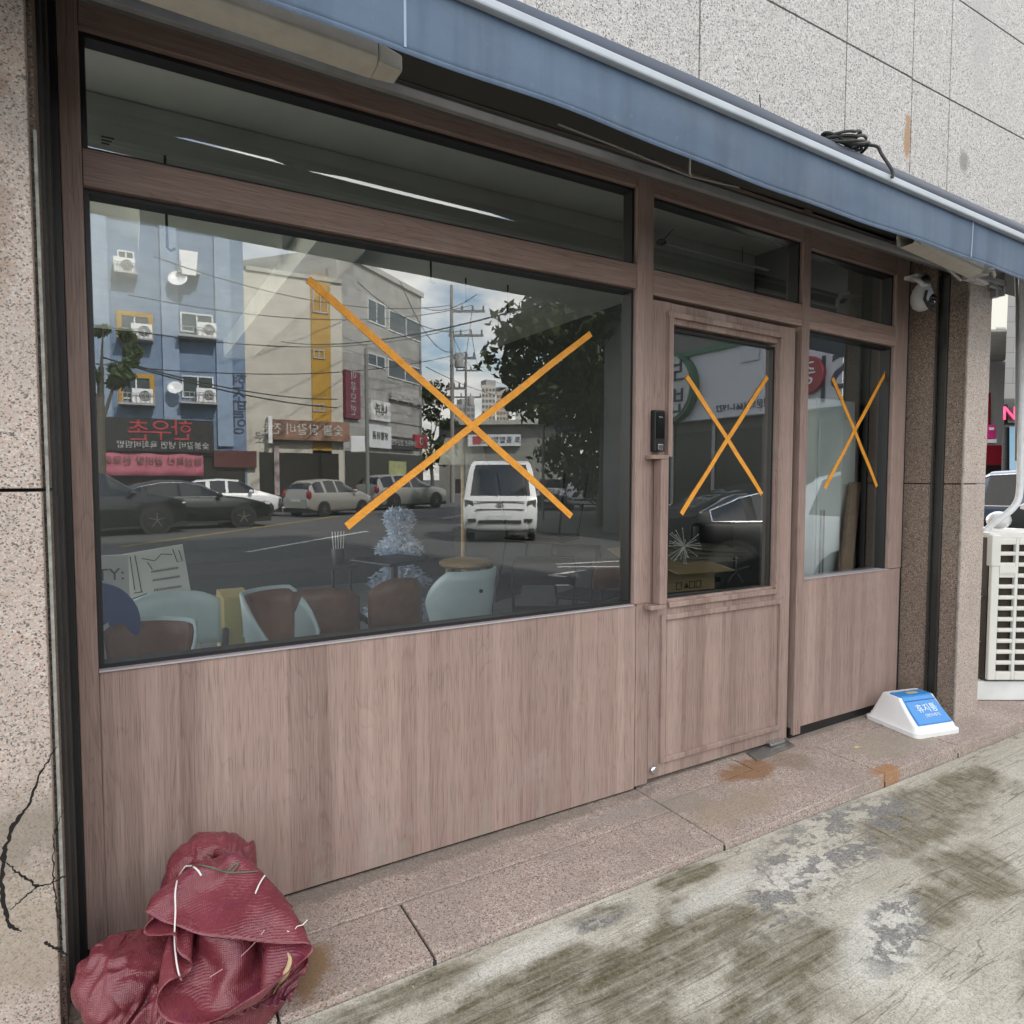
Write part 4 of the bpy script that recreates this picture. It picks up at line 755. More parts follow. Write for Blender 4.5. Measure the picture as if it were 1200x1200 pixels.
[10,-30,40,3,11,24,-4,10,28,-19,0,-16,13,-36,10,39,69,3,20,37,-9,5,20,33,5,20,20,15,22,11,20,20,24,16,26,23,26,29,53,38,28,0,-36,2,35,13,2,22,23,25,-3,-28,35,-19,20,-26,-11,-27,-29,17],
[-4,-16,36,9,6,-5,8,18,21,7,1,-24,-6,-3,-12,29,37,73,14,41,-7,-44,36,38,1,22,15,18,21,21,16,23,17,19,22,22,36,19,43,65,5,24,-27,2,-3,15,8,34,24,16,15,-38,27,12,3,4,-38,-40,-28,18],
[13,-21,0,29,0,11,13,29,-8,21,19,-4,-22,12,-14,12,18,22,66,42,6,-61,42,33,1,23,11,22,18,25,12,22,21,21,16,24,32,22,39,52,15,19,5,-27,7,-7,19,38,-3,25,35,14,4,6,-18,8,-8,-53,-29,1],
[-3,-3,-31,43,16,12,-14,23,9,8,23,31,-23,1,11,-2,9,6,23,59,31,-23,6,30,6,22,17,13,22,23,20,14,20,21,19,26,38,44,37,-4,46,4,-3,-13,-16,66,20,-30,34,19,0,23,14,4,-5,-33,18,-38,-30,-1],
[-4,13,-15,-1,26,13,7,6,-25,5,-17,55,24,14,19,-2,-1,26,-6,24,40,31,26,-28,19,23,21,11,22,23,21,13,21,18,19,34,8,37,48,33,0,11,4,1,13,18,26,-7,26,18,-16,-7,7,16,-5,-1,26,-40,-41,-13],
[-10,20,-8,4,28,-5,14,15,-17,-23,-26,9,18,61,32,28,-10,33,-3,23,19,25,36,10,-24,20,25,17,21,19,23,11,22,16,24,19,28,29,44,7,22,3,-13,-3,56,36,-5,22,24,25,-42,-21,-24,-9,51,13,23,-27,-33,-20],
[24,5,4,-24,20,21,-1,20,15,-22,-56,30,-1,19,67,20,14,9,25,-1,13,23,26,44,0,-14,23,23,17,23,17,13,19,18,16,19,23,19,20,53,-3,6,23,98,33,-15,-31,-18,51,21,-34,-23,-13,-28,20,18,27,-16,-28,-4],
[2,-15,13,5,-13,16,8,19,26,20,-33,-56,52,-8,41,31,19,30,0,19,7,11,26,48,20,8,-7,21,21,13,19,13,17,8,21,17,21,11,26,9,33,31,53,89,-12,-28,9,-3,-34,24,-6,20,-29,-23,-21,25,20,36,-15,-17],
[-19,-10,5,24,1,17,11,-9,24,5,34,-63,2,58,7,17,23,37,2,14,24,2,26,20,30,1,18,13,6,18,19,9,18,17,18,19,20,12,16,27,82,20,71,36,-10,-30,-25,39,-30,-12,-28,10,28,-37,-20,5,41,66,-18,-27],
[-7,-15,19,4,15,10,19,-4,12,36,1,-29,13,37,9,9,21,20,18,22,9,20,3,19,21,10,7,15,16,4,23,-34,36,49,31,20,19,17,7,38,70,43,33,24,10,24,2,-4,-8,-29,-66,-12,4,-9,-14,35,38,43,19,-22],
[-2,-11,13,2,15,20,8,20,-15,51,10,-41,24,33,5,4,23,29,30,25,-10,8,22,13,8,-12,13,25,19,23,22,-22,-3,28,59,23,25,4,18,68,40,19,20,23,0,38,31,23,13,-46,-72,-63,24,-27,-21,35,58,62,-4,-19],
[8,-19,-1,7,19,18,8,30,-13,48,19,-37,5,45,8,15,11,25,21,31,11,-1,21,6,16,-21,-5,20,46,28,12,14,-16,3,42,28,13,30,62,-1,59,11,22,6,12,4,27,29,45,-15,-83,-82,-8,-1,21,19,15,78,30,-20],
[4,-19,-7,14,10,14,17,26,-9,54,16,-40,27,32,25,-1,-3,24,22,21,19,15,12,5,15,-2,-17,13,41,22,27,12,10,2,14,24,25,16,82,19,7,13,13,13,17,-8,30,38,45,30,-102,-73,-40,19,-1,19,15,54,35,24],
[0,-7,-17,13,12,23,20,-2,9,57,16,-40,18,36,22,20,-11,27,22,12,0,22,-6,-1,41,18,3,11,13,9,14,22,14,13,14,18,29,110,-15,42,-33,10,19,23,-1,18,23,29,37,57,-36,-145,-49,0,6,34,22,44,28,11],
[-13,11,-18,16,17,6,19,12,-1,57,27,-40,14,34,14,27,-6,23,27,23,-13,4,-10,5,61,-5,44,32,-2,11,14,15,-17,33,-7,11,27,83,67,9,-17,-24,19,21,5,11,31,31,35,43,-8,-120,-123,19,13,22,46,25,39,2],
[-9,15,-13,14,20,1,20,11,3,50,36,-25,1,27,20,29,-8,27,31,39,-41,-39,9,19,26,32,0,48,31,30,22,47,-56,0,26,0,18,36,104,-16,27,-38,31,20,20,16,15,27,29,42,26,-72,-112,-63,6,-14,76,14,36,17],
[-6,19,-9,18,16,-6,26,8,9,36,49,-13,-4,27,13,24,2,24,10,64,-38,-36,-9,15,34,20,36,17,26,24,21,15,14,-17,19,-3,26,44,95,-69,36,5,27,34,12,22,24,15,24,31,48,-50,-76,-100,66,-71,14,39,24,32],
[-5,20,1,9,22,-8,22,7,13,32,47,8,-15,27,10,25,0,28,-4,38,19,-27,-39,51,12,37,22,19,12,23,14,27,17,-14,30,0,31,-4,62,-5,36,15,16,6,18,18,24,25,15,23,66,-8,-90,-43,64,-134,3,18,22,29],
[-6,18,15,5,22,-10,21,10,10,24,45,24,-12,28,7,54,14,16,-2,-36,29,20,-6,-10,35,28,29,9,7,23,24,19,13,27,-12,29,22,-9,59,1,14,31,7,5,33,14,9,29,16,29,39,4,-81,-25,58,-137,-22,14,19,22],
[-8,21,18,10,18,-7,12,16,11,15,47,37,-7,27,3,40,36,22,7,-46,-10,9,14,25,14,24,37,23,27,6,-15,43,30,7,-21,36,-10,38,24,34,-3,16,21,25,3,27,19,22,29,32,37,-28,-36,-25,35,-176,-25,25,26,23],
[6,3,18,22,22,-11,4,26,6,17,39,38,14,4,26,2,40,18,19,-53,11,18,-11,33,17,31,32,21,26,31,-1,-4,35,23,-4,-1,1,55,27,17,-10,30,22,7,8,21,22,26,36,42,42,-14,-43,-67,62,-149,-62,4,40,45],
[-9,21,7,18,25,6,-15,27,18,2,40,45,17,-16,44,15,39,-10,-16,-25,15,28,12,26,34,12,24,26,15,23,45,-8,-20,36,32,1,-8,35,24,22,4,18,13,13,15,4,26,38,34,40,50,-10,-76,-42,67,-115,-75,0,-5,63],
[-10,23,19,21,8,19,-17,17,27,14,23,46,10,22,23,-7,42,7,-5,-22,-8,37,34,22,9,23,15,18,31,21,32,-15,8,28,17,-1,24,17,34,12,-3,19,17,10,21,8,28,28,43,47,33,-23,-57,-11,44,-88,-70,-22,-11,25],
[6,8,22,9,22,18,14,-1,19,12,20,37,21,48,4,11,17,-11,-10,-9,6,14,37,37,22,12,18,18,26,17,27,24,-22,61,-6,-4,-20,18,34,25,11,37,3,9,18,30,23,24,48,44,39,-27,-92,9,50,-127,-4,-15,6,1],
[-5,22,7,20,11,20,16,3,24,7,21,29,8,59,27,22,-6,-25,-21,-16,6,47,42,19,24,24,17,20,20,19,22,35,-33,17,36,-7,-13,-1,44,32,20,17,26,16,3,21,25,42,41,41,35,-30,-98,-8,33,-106,-33,30,36,6],
[0,14,18,17,28,-4,20,-1,26,26,-12,35,35,52,33,20,-37,-31,-27,20,-12,56,45,23,18,13,22,25,23,26,11,37,-30,-16,41,30,-10,2,20,67,12,4,10,14,24,28,21,26,38,35,21,-2,-74,-27,22,-90,-56,31,19,45],
[14,3,19,21,16,1,21,1,30,19,9,-9,76,38,24,23,-50,-22,-22,16,10,40,32,26,27,13,19,24,18,23,32,27,-10,-23,5,60,14,18,-12,38,15,30,7,8,15,15,35,21,30,56,8,-46,7,109,-127,-39,-66,-27,-8,50],
[-8,18,4,33,-1,21,5,30,17,-2,28,-15,50,39,40,37,-29,-41,-24,8,-2,57,33,19,27,20,17,22,24,28,10,15,17,20,-28,5,36,44,62,-43,28,1,28,20,21,18,43,41,9,15,55,-54,-36,153,-160,-43,-14,-36,-37,15],
[1,21,22,-1,23,10,16,9,26,8,23,-18,25,29,63,30,1,-24,-50,8,-10,63,28,24,13,25,22,21,26,27,-10,30,17,15,22,-7,-18,30,21,59,0,28,1,20,22,20,64,44,21,14,3,66,-51,-101,-62,-16,11,7,-34,-16],
[11,13,25,-1,16,18,10,21,5,29,10,-12,3,51,40,36,28,-12,-35,-30,9,2,52,34,20,18,25,23,30,28,-11,-1,48,39,-11,31,-25,-31,36,44,38,17,23,20,21,24,36,58,-19,26,63,27,9,-141,-114,-8,22,32,-16,-41],
[-3,20,8,23,11,17,14,7,15,23,9,2,-11,30,49,15,46,35,-25,-70,19,4,21,46,36,21,16,21,34,11,28,9,-21,35,23,21,6,-24,5,36,67,10,18,5,21,22,30,64,9,20,63,-11,-21,-123,-64,-56,37,49,2,-24],
[5,15,16,19,17,7,23,6,18,6,25,1,-15,20,43,9,35,50,0,-51,-12,29,8,13,46,16,25,21,27,24,23,-6,31,-16,29,18,12,32,-11,19,32,26,5,28,12,20,21,39,76,16,47,-63,-132,19,-36,-44,-7,35,-8,1],
[14,4,21,13,13,16,8,21,3,21,16,14,-12,3,32,31,-5,56,-3,-36,21,26,30,6,1,42,16,35,3,35,17,38,2,0,2,1,23,19,18,32,-20,16,56,25,30,-20,13,75,22,40,-48,-4,-67,38,-25,-45,-24,11,-38,22],
[-5,19,10,21,16,6,16,16,8,-1,21,19,10,-14,17,31,43,-15,36,-11,-2,28,35,20,15,25,12,45,29,35,3,-13,-19,12,18,11,5,25,32,36,2,-21,21,25,30,36,23,26,1,-21,3,-11,-36,34,15,-28,-24,-2,-29,3],
[-8,19,20,19,13,19,13,7,26,-8,-4,23,24,4,-6,26,29,-2,43,22,-14,21,25,28,17,16,33,19,31,38,1,-46,-20,12,30,7,13,30,50,47,16,-6,1,27,1,21,-4,17,6,9,-3,-22,-33,3,58,-29,8,45,-18,-66],
[4,16,17,17,17,20,13,18,14,11,-14,6,23,23,-8,13,29,-2,48,36,-17,14,28,20,24,19,17,24,27,7,18,-27,-26,1,23,24,19,17,64,50,13,13,-20,35,-9,12,18,10,3,5,-20,-46,1,2,11,-1,10,104,8,-42],
[13,6,21,18,6,19,15,17,17,24,-6,-15,13,14,22,13,9,11,58,-9,35,2,16,21,25,26,19,29,31,2,10,-23,-15,-21,22,45,43,0,27,48,36,14,8,4,-20,-27,49,40,17,-6,-35,-52,2,14,2,11,-5,75,29,-33],
[-3,22,9,19,16,3,19,16,20,8,11,-5,-7,22,8,30,17,7,16,59,-4,22,9,22,15,27,25,18,36,21,-7,14,-17,-27,-11,36,45,38,16,10,36,37,14,-7,-28,-26,32,66,26,-16,-36,-42,8,4,7,25,-28,53,34,-27],
[1,14,20,8,18,18,16,16,4,24,15,-15,8,4,30,6,18,20,12,19,27,27,18,18,20,16,19,20,30,22,11,10,16,-31,-5,19,23,21,47,16,-21,33,51,15,-35,-27,21,34,23,22,-42,-21,-11,2,2,25,-14,-1,55,8],
[1,23,8,18,11,19,20,14,10,16,10,12,7,6,-5,30,3,21,21,19,15,33,28,17,10,16,15,16,25,18,12,51,-19,7,11,-8,27,14,-7,58,11,18,31,11,3,-33,-19,31,24,19,0,-17,-13,19,-3,7,10,-42,1,40],
[-2,12,23,19,19,7,14,17,15,7,21,15,17,-4,13,-1,27,9,14,21,23,15,31,29,20,15,17,5,20,1,23,45,55,-34,0,22,5,29,-50,47,21,15,18,28,16,-12,-33,11,32,13,11,-12,5,9,27,-10,-14,-33,-11,20],
[-8,15,19,25,15,20,18,-6,20,12,19,10,22,19,-1,11,12,24,12,8,24,22,16,22,32,26,10,15,21,23,11,25,30,17,-47,5,36,15,42,12,-56,-24,23,74,18,-3,8,-7,23,5,3,-28,36,38,23,-7,-39,-53,13,7],
[0,22,11,17,21,23,24,-5,9,21,13,14,0,25,17,12,14,17,25,15,3,26,23,18,19,24,30,17,10,8,18,19,29,-20,47,-23,32,17,22,10,-32,-27,-16,21,53,10,6,4,24,-8,3,8,0,50,38,17,-23,-55,10,10],
[10,10,22,16,19,15,16,18,1,20,20,0,14,17,23,13,9,20,21,23,11,13,19,23,18,22,24,24,26,19,0,26,14,-19,31,10,15,32,13,28,-49,-24,-3,-23,19,27,14,11,27,30,-2,13,-1,13,48,3,-22,-10,2,-29],
[-2,22,20,23,18,1,16,18,9,8,21,18,4,10,19,16,22,18,19,27,17,15,9,19,23,27,6,9,25,31,24,20,-14,14,21,23,4,21,16,26,-11,-32,-10,-16,-2,0,15,22,20,45,21,18,10,-24,5,25,-29,14,18,-28],
[-9,20,28,16,22,14,16,7,23,6,12,26,15,-7,12,21,17,14,24,22,27,24,14,13,13,28,28,2,8,28,20,31,-19,6,28,10,31,6,17,8,21,-24,-11,12,1,-2,2,18,27,25,25,20,8,-30,-5,35,-13,-41,12,-7],
[17,23,12,6,19,21,12,19,8,14,19,4,24,19,7,19,10,14,19,24,28,18,21,17,20,22,26,18,1,8,27,28,10,-28,43,13,6,36,0,3,17,-10,16,13,19,10,-32,1,32,29,-5,22,4,-10,3,1,4,-19,-37,12],
[3,26,11,17,4,7,26,10,20,20,0,19,14,23,19,11,23,6,14,18,25,26,21,20,18,27,20,22,13,10,3,26,32,-2,3,23,13,31,5,-6,1,16,16,12,11,2,-16,-2,18,17,13,15,11,-14,-23,21,-14,-21,-2,-15],
[-3,20,24,10,20,9,1,25,9,21,13,8,18,11,24,21,22,23,13,12,14,25,21,21,29,19,12,26,17,28,11,8,20,7,1,15,22,8,7,21,6,-8,5,22,25,-16,14,3,-18,19,17,25,18,-43,-3,-1,-14,35,-5,-6],
[8,20,1,21,7,20,3,25,22,6,19,15,5,22,14,22,22,25,25,16,11,17,24,20,21,31,16,16,24,15,26,19,11,1,7,7,14,9,2,26,18,-19,17,2,16,15,-3,17,3,13,17,10,0,-39,-40,28,-16,18,-19,38],
[5,2,13,9,18,12,29,18,6,22,-4,19,20,9,22,23,20,20,25,24,18,18,21,20,20,27,19,16,4,26,19,19,2,17,5,16,4,-1,28,12,26,-11,14,13,-24,12,6,23,11,6,3,20,11,-10,-74,17,18,-22,29,-17]],
[[127,21,7,23,-18,-38,25,29,-10,-57,4,27,-4,-4,36,-17,-58,-20,36,38,20,20,24,11,20,11,6,18,39,45,10,21,-10,-49,-16,-23,-25,-8,2,0,-14,-9,-8,-4,-19,-4,21,-6,-10,8,15,-24,19,-32,-11,-23,-12,-14,-3,0],
[26,11,4,-5,-38,22,-10,34,9,-84,-28,45,-23,-3,29,44,-29,-53,2,42,35,24,13,25,25,25,32,14,31,22,48,37,-21,-6,15,-128,-18,-29,-17,-4,-10,-8,-13,-2,2,-34,22,-15,17,8,18,4,-12,-24,-19,-27,9,-24,-16,1],
[10,20,-2,-37,-48,5,21,32,-3,-40,-57,-15,23,-4,27,52,33,-51,-23,10,30,26,32,32,43,25,44,28,21,14,-12,16,-12,40,111,-93,-26,-122,-28,-21,-12,-19,6,5,-7,-14,-39,-13,37,-3,16,12,-8,-17,-18,-25,2,-13,-24,-11],
[-3,31,-4,-74,-31,-27,26,23,25,-9,-53,-38,-2,25,32,37,43,-20,-15,4,25,13,15,24,51,-4,97,9,4,-1,6,13,19,-29,36,44,91,-76,-162,-30,-10,-36,-19,7,4,-9,-48,-15,12,16,20,6,2,-19,-10,-24,-8,-12,-5,-23],
[12,-6,-7,-45,-46,-28,-15,17,23,55,-3,-37,-16,9,25,21,45,10,-15,21,23,10,-27,5,11,112,23,-8,21,17,14,36,8,-13,-42,25,61,80,-120,-106,-29,-33,-31,17,-1,-28,-21,-3,-27,18,18,17,-4,4,-28,-10,-9,-17,-11,-10],
[-33,6,-11,-17,-5,-72,-26,6,29,46,35,3,-9,-13,22,28,22,0,1,22,10,17,24,-13,37,-18,42,36,36,21,4,7,20,11,-28,-20,28,32,1,-69,-82,-38,-25,6,-6,-3,-31,8,-11,-32,-5,19,5,22,-27,-21,-14,-19,-12,-5],
[39,-58,-36,-4,29,-36,-49,14,59,21,21,18,-17,2,12,39,27,-21,21,-20,39,32,-18,0,29,12,34,33,18,21,5,43,14,5,2,-9,0,-11,-12,2,-51,-102,-29,-7,-13,-14,-9,-15,0,-19,-29,38,3,21,-15,-19,-23,-8,-23,-10],
[16,-58,-66,-26,13,44,-14,-10,44,21,13,1,-5,16,11,28,12,29,-38,24,34,39,-28,54,-13,17,2,31,27,11,-9,18,62,-24,15,1,-6,6,-34,-8,-43,-79,-40,-5,-11,-15,-24,-15,-8,-19,-6,7,3,23,19,-31,-7,-22,-14,-21],
[-16,-28,-70,-34,11,71,31,-40,28,6,7,22,-16,2,25,4,46,3,-25,9,29,21,35,33,25,26,-12,-5,-4,27,29,-7,52,-8,-1,-5,3,0,-15,-11,-22,-46,-115,14,-7,-16,-28,-19,-22,-34,36,11,5,3,-9,6,-20,-11,-20,-18],
[-32,-11,-46,-15,-18,45,86,-24,12,11,7,-30,16,8,0,13,-16,18,54,4,35,13,63,13,9,30,-9,-11,11,10,4,40,-5,-16,21,-6,2,-11,5,-15,-43,-35,-93,-11,11,-16,-27,-21,-36,-46,26,44,36,-26,8,-8,-13,-18,-14,-10],
[11,-23,2,-25,-29,16,87,-29,-5,44,23,-28,-28,43,-6,5,-24,23,34,41,35,20,32,23,35,21,2,-6,0,34,-14,-1,7,-20,6,14,3,-2,-2,-12,-43,-46,-69,-44,9,3,-33,-6,-45,-51,7,36,37,-29,15,17,-13,-14,-3,-25],
[25,-18,4,-17,-27,1,83,-21,-13,31,28,11,-30,-31,68,-7,-40,-2,39,20,39,39,54,-2,16,28,-27,11,35,-2,20,-21,-2,0,-5,13,7,-9,2,-26,-12,-23,-44,-65,-41,13,-34,-13,-37,-49,1,29,29,-16,17,6,20,-13,-21,-16],
[12,-15,-15,24,-35,-12,36,39,-6,21,19,-16,20,-82,1,48,13,-7,33,35,15,46,29,20,1,31,-26,12,40,-4,-18,23,4,-19,3,-8,12,17,-25,-27,-3,-31,-39,-34,-52,-30,6,-22,-18,-41,-33,35,0,8,4,19,27,-25,-7,-14],
[-7,3,-16,5,7,-24,-10,28,21,8,21,11,19,-48,-71,24,71,19,21,23,30,11,57,-6,10,30,9,11,11,1,-25,13,15,2,-20,-10,19,-15,-26,4,-6,-46,-35,-45,-10,-43,-8,18,-12,-42,-22,-22,-18,31,2,30,11,1,-12,-26],
[-19,-45,13,40,22,-25,-9,6,9,17,5,8,15,17,-90,1,58,49,17,11,20,42,50,2,-5,22,1,13,11,15,-20,13,0,18,-4,-16,-12,4,-41,12,-8,-56,-35,-20,-10,-31,-23,0,-4,-47,-39,17,-26,-7,10,22,42,14,-30,-4],
[-7,-64,4,27,52,3,6,14,12,7,34,-45,-34,-7,26,-35,29,39,28,15,38,30,52,-6,20,6,2,18,-5,18,-5,10,-2,1,5,11,-1,-29,-22,-15,-16,-54,-34,3,-8,-18,-26,-26,-15,-46,-55,19,14,4,-26,17,41,24,-17,16],
[17,-69,-14,32,42,41,26,3,-1,14,32,-4,-98,-42,13,28,-1,38,29,23,41,27,40,7,23,-4,13,11,-2,8,8,2,10,-5,-7,19,9,-24,-26,-55,-56,-7,-8,-33,12,-4,-2,-40,6,-37,-77,-13,4,23,1,-9,10,46,19,5],
[12,-27,-50,26,58,36,7,17,-2,15,13,7,-66,-47,-19,20,21,8,34,20,52,35,13,16,22,-4,20,-1,13,-1,17,-6,6,-6,14,-16,11,-31,-6,-14,-109,39,-49,-30,-8,11,-4,1,-11,-13,-56,-59,-1,2,59,-7,-23,17,33,7],
[20,-16,-35,-9,62,24,30,-5,3,-10,15,-2,4,-42,-36,18,41,-18,0,31,34,45,9,18,22,-8,12,21,4,-7,6,19,-3,-7,19,-19,-29,-3,-13,36,-70,-27,-43,-31,-20,-18,4,23,2,-7,-29,-16,-26,2,19,10,-21,13,33,-20],
[15,-19,-4,-26,35,30,26,-48,-22,-8,-7,56,17,1,-22,31,40,-11,-40,-5,35,49,19,20,17,-7,8,21,7,-5,1,18,0,-9,19,11,-59,-30,3,-21,19,-30,-35,-26,-30,-17,0,19,-10,-3,-24,-4,0,-3,0,16,-11,-12,27,-8],
[8,-10,-6,-26,33,35,19,-37,-34,-18,-35,-1,62,20,-19,36,69,-22,-15,-5,25,41,-47,35,38,22,0,13,2,12,-14,14,4,-10,2,14,-23,-22,10,-41,-39,20,0,-21,-41,-25,19,2,2,-18,-21,-19,10,-3,-5,18,14,-29,4,-10],
[-1,21,-23,-17,1,28,37,10,-3,-26,-81,-23,-2,36,62,-1,45,31,-36,32,24,29,-72,-8,53,40,6,0,10,6,-14,15,-4,-3,9,5,5,-17,34,-62,-42,14,18,-45,12,-55,-5,21,-25,20,-23,-13,5,8,-28,0,-1,-16,10,11],
[2,11,8,-7,-21,27,30,5,26,-24,-21,-65,-27,4,70,73,11,-28,22,-18,20,21,-30,-25,32,44,22,4,-14,18,-13,13,-17,25,-2,-9,6,19,-4,-27,-26,8,-3,27,179,8,11,-24,-256,-2,-28,0,-5,4,-30,5,8,-20,-14,3],
[-6,14,14,12,-10,-7,19,29,21,-38,-13,-13,-42,24,63,33,2,-15,18,-21,1,39,-9,-24,38,21,-10,25,-25,13,2,19,-27,11,-5,-1,10,19,4,-7,-37,67,64,43,64,4,20,-8,-3,-12,-261,-46,-3,-9,-13,-21,11,-11,-58,-15],
[-2,9,13,24,3,-11,7,28,27,-25,-46,-3,-36,19,94,-19,-18,28,21,-9,18,1,17,-1,-5,-3,-1,8,2,-41,33,49,-12,-10,3,0,0,9,29,6,-1,46,23,48,25,29,25,13,10,2,-43,-257,-26,7,-34,-34,-22,-8,-57,-13],
[-23,21,25,23,11,0,-17,25,30,8,-44,-21,-27,21,47,-30,-22,16,44,20,13,18,8,11,-14,-41,-13,17,22,-32,0,51,36,4,-3,-3,-13,23,20,-2,131,-43,8,44,45,14,20,8,2,4,-7,-278,-68,16,2,-58,-53,-3,-43,-10],
[6,14,29,22,-1,0,17,3,34,16,-39,2,-27,13,38,-25,-13,4,26,5,22,30,0,16,-7,-43,-32,0,27,18,-31,11,52,47,-5,-4,-27,12,60,-1,65,42,-9,30,45,24,3,14,-4,-4,3,-33,-320,-24,-4,2,-77,-27,-30,-6],
[6,16,24,16,-21,17,13,17,30,15,-36,9,-28,9,9,27,26,2,-3,-28,5,30,6,17,27,-46,-28,10,57,-11,-29,-18,7,32,7,-15,2,18,49,128,5,51,-15,23,25,21,2,9,3,-26,7,-28,-8,-336,-27,19,-22,-85,-14,-9],
[3,20,23,18,-26,-8,13,30,39,12,-30,9,-34,10,21,5,23,0,21,-16,-10,5,-11,-1,64,14,-24,15,59,-11,-25,-16,-17,-26,-25,-8,-1,37,35,185,35,29,9,-9,22,15,25,21,-21,-17,-24,18,-19,-307,-94,-19,0,-33,-19,8],
[5,18,22,19,-12,-26,12,25,39,24,-27,-1,-30,14,20,-7,28,15,14,3,-14,-15,-26,-28,107,36,-2,10,16,25,-28,-17,-13,-13,-38,-30,-8,72,126,43,58,22,23,-4,22,13,-10,7,9,10,-32,14,2,-343,-47,-78,-30,34,-8,-5],
[5,16,19,20,-16,-23,11,25,31,36,-13,-16,-25,9,17,-2,29,20,21,6,-38,-22,-17,0,29,94,10,16,10,-10,8,-11,-18,-25,-13,-32,-5,22,203,33,0,44,-1,31,-12,9,27,-12,8,-2,-32,18,19,-80,-312,-50,-60,38,10,-8],
[5,10,22,21,-17,-22,8,24,26,43,-2,-24,-25,5,23,-4,29,-11,44,32,2,-55,-8,-13,65,29,-8,3,34,3,33,-26,-12,-32,-16,-30,12,12,212,18,13,22,13,1,24,-3,12,30,12,-41,-23,-15,19,-58,-331,13,-85,4,37,-7],
[9,0,22,23,-13,-23,-4,24,26,41,20,-26,-26,-4,30,-8,31,13,8,24,35,-5,-45,46,11,16,3,-14,20,-9,19,19,-50,-15,-4,-27,13,26,150,42,3,20,16,35,19,10,13,-7,16,-20,-9,-42,-23,-43,-310,12,-54,0,16,-2],
[16,-10,15,25,-10,-23,-13,19,29,33,41,-14,-33,-10,33,2,7,26,27,-3,31,23,2,1,22,3,15,-3,-8,-29,-1,43,-21,-23,-17,-16,-27,84,109,37,27,9,16,27,6,16,22,-17,17,3,8,-44,-36,-71,-299,50,-27,-42,8,-15],
[5,7,-4,22,-11,-22,-19,20,26,29,50,-2,-27,-23,38,-6,12,-8,35,29,23,31,16,-7,-1,18,-3,21,-10,-24,-7,8,44,-28,-30,-32,-64,69,159,28,33,31,11,1,32,-2,9,7,-3,3,20,-25,-22,-99,-319,63,1,-69,-22,6],
[-19,27,13,4,-5,-26,-24,9,25,37,47,21,-32,-28,38,-38,4,48,19,9,46,42,-1,19,-2,18,-6,-18,2,0,10,-33,8,12,-28,-20,-70,96,104,55,34,13,4,18,20,17,1,1,11,-15,5,-20,-5,-77,-327,15,46,-58,-41,-11],
[0,6,19,12,3,-27,-19,-3,17,39,57,29,-24,-36,26,-47,14,47,13,5,57,62,18,3,-5,20,-14,-6,10,-13,2,-17,-24,-2,6,-30,-57,67,133,40,35,-8,24,15,16,23,9,11,4,-17,-11,-47,-35,-29,-301,-28,54,-5,-78,-14],
[18,-8,-2,5,21,-14,-24,-16,23,36,54,43,-35,-23,14,-44,1,53,37,20,38,56,18,-1,26,-1,-4,6,0,0,-14,-15,-43,27,12,-40,-7,13,107,45,42,-24,18,17,12,29,1,5,12,-17,-7,-10,-54,-48,-301,-4,28,-26,-30,-31],
[-13,26,1,-26,8,11,-15,-26,14,31,37,67,-37,1,-45,-20,16,42,38,24,58,66,9,7,-8,18,-5,-11,0,6,-4,-4,-43,-8,53,-23,-20,-25,106,66,29,-15,17,26,13,3,14,19,-8,-23,-11,1,-34,-66,-310,32,6,-43,-37,-26],
[1,7,20,-7,-23,-2,20,-14,-12,29,31,68,-35,4,-35,-14,40,26,25,41,63,46,-2,22,-16,2,18,-6,-13,11,-9,13,-32,-41,23,22,-23,-115,149,77,33,27,-12,17,25,13,17,13,0,-27,-35,1,-26,-54,-327,95,3,-53,-24,-48],
[13,-19,13,14,-8,-31,9,21,-17,14,42,58,-41,24,-20,-2,44,9,5,26,36,91,-4,20,-13,17,-1,2,-4,2,-17,8,-25,-28,-27,20,-141,-15,130,137,46,20,17,10,3,6,15,12,1,-14,-29,-20,-16,-78,-281,54,38,-55,-26,-20],
[13,-29,-9,11,15,-34,-9,19,22,4,30,41,8,-34,-16,32,38,5,2,30,33,83,-5,10,7,23,-16,15,-14,12,-6,-7,-43,-16,-35,14,-45,-52,32,191,40,10,26,16,15,24,14,-8,0,-10,-46,3,-46,-294,-52,-20,62,1,-18,-28],
[-1,-10,-26,-6,28,-9,-27,-2,26,18,17,38,26,-14,-59,17,80,2,-11,36,36,80,0,1,19,15,-13,2,9,13,-25,2,-24,-12,-33,-34,-2,-10,2,141,31,45,5,9,21,21,15,-17,24,-24,-51,-6,-23,-269,-21,-10,-25,-2,3,-18],
[-15,11,-19,-26,14,18,-9,-24,3,22,25,32,36,-20,17,-56,67,38,-30,35,42,52,30,-7,19,11,-8,7,11,14,-40,-26,24,-27,-17,-28,-39,-4,44,107,54,11,37,19,9,22,-5,-55,-22,32,26,-47,-39,-268,37,8,-55,-51,-4,4],
[-18,21,-2,-28,-12,18,19,-8,-23,10,25,33,27,-4,31,-24,-4,56,5,1,37,36,57,-7,27,-15,4,3,11,16,-49,-28,9,16,-34,-9,-37,-42,22,101,92,35,8,19,11,20,-2,-60,-9,-33,-9,59,-323,8,4,39,-63,-43,-5,6],
[-9,11,17,-9,-26,-8,22,18,-12,-17,23,26,24,20,18,-20,-21,34,27,16,28,34,23,49,-1,20,-19,21,4,-27,-5,-30,-23,16,-14,-22,-15,-36,-13,45,140,45,29,33,19,-9,3,-50,-49,-21,40,-277,-29,3,11,34,-42,-61,-19,44],
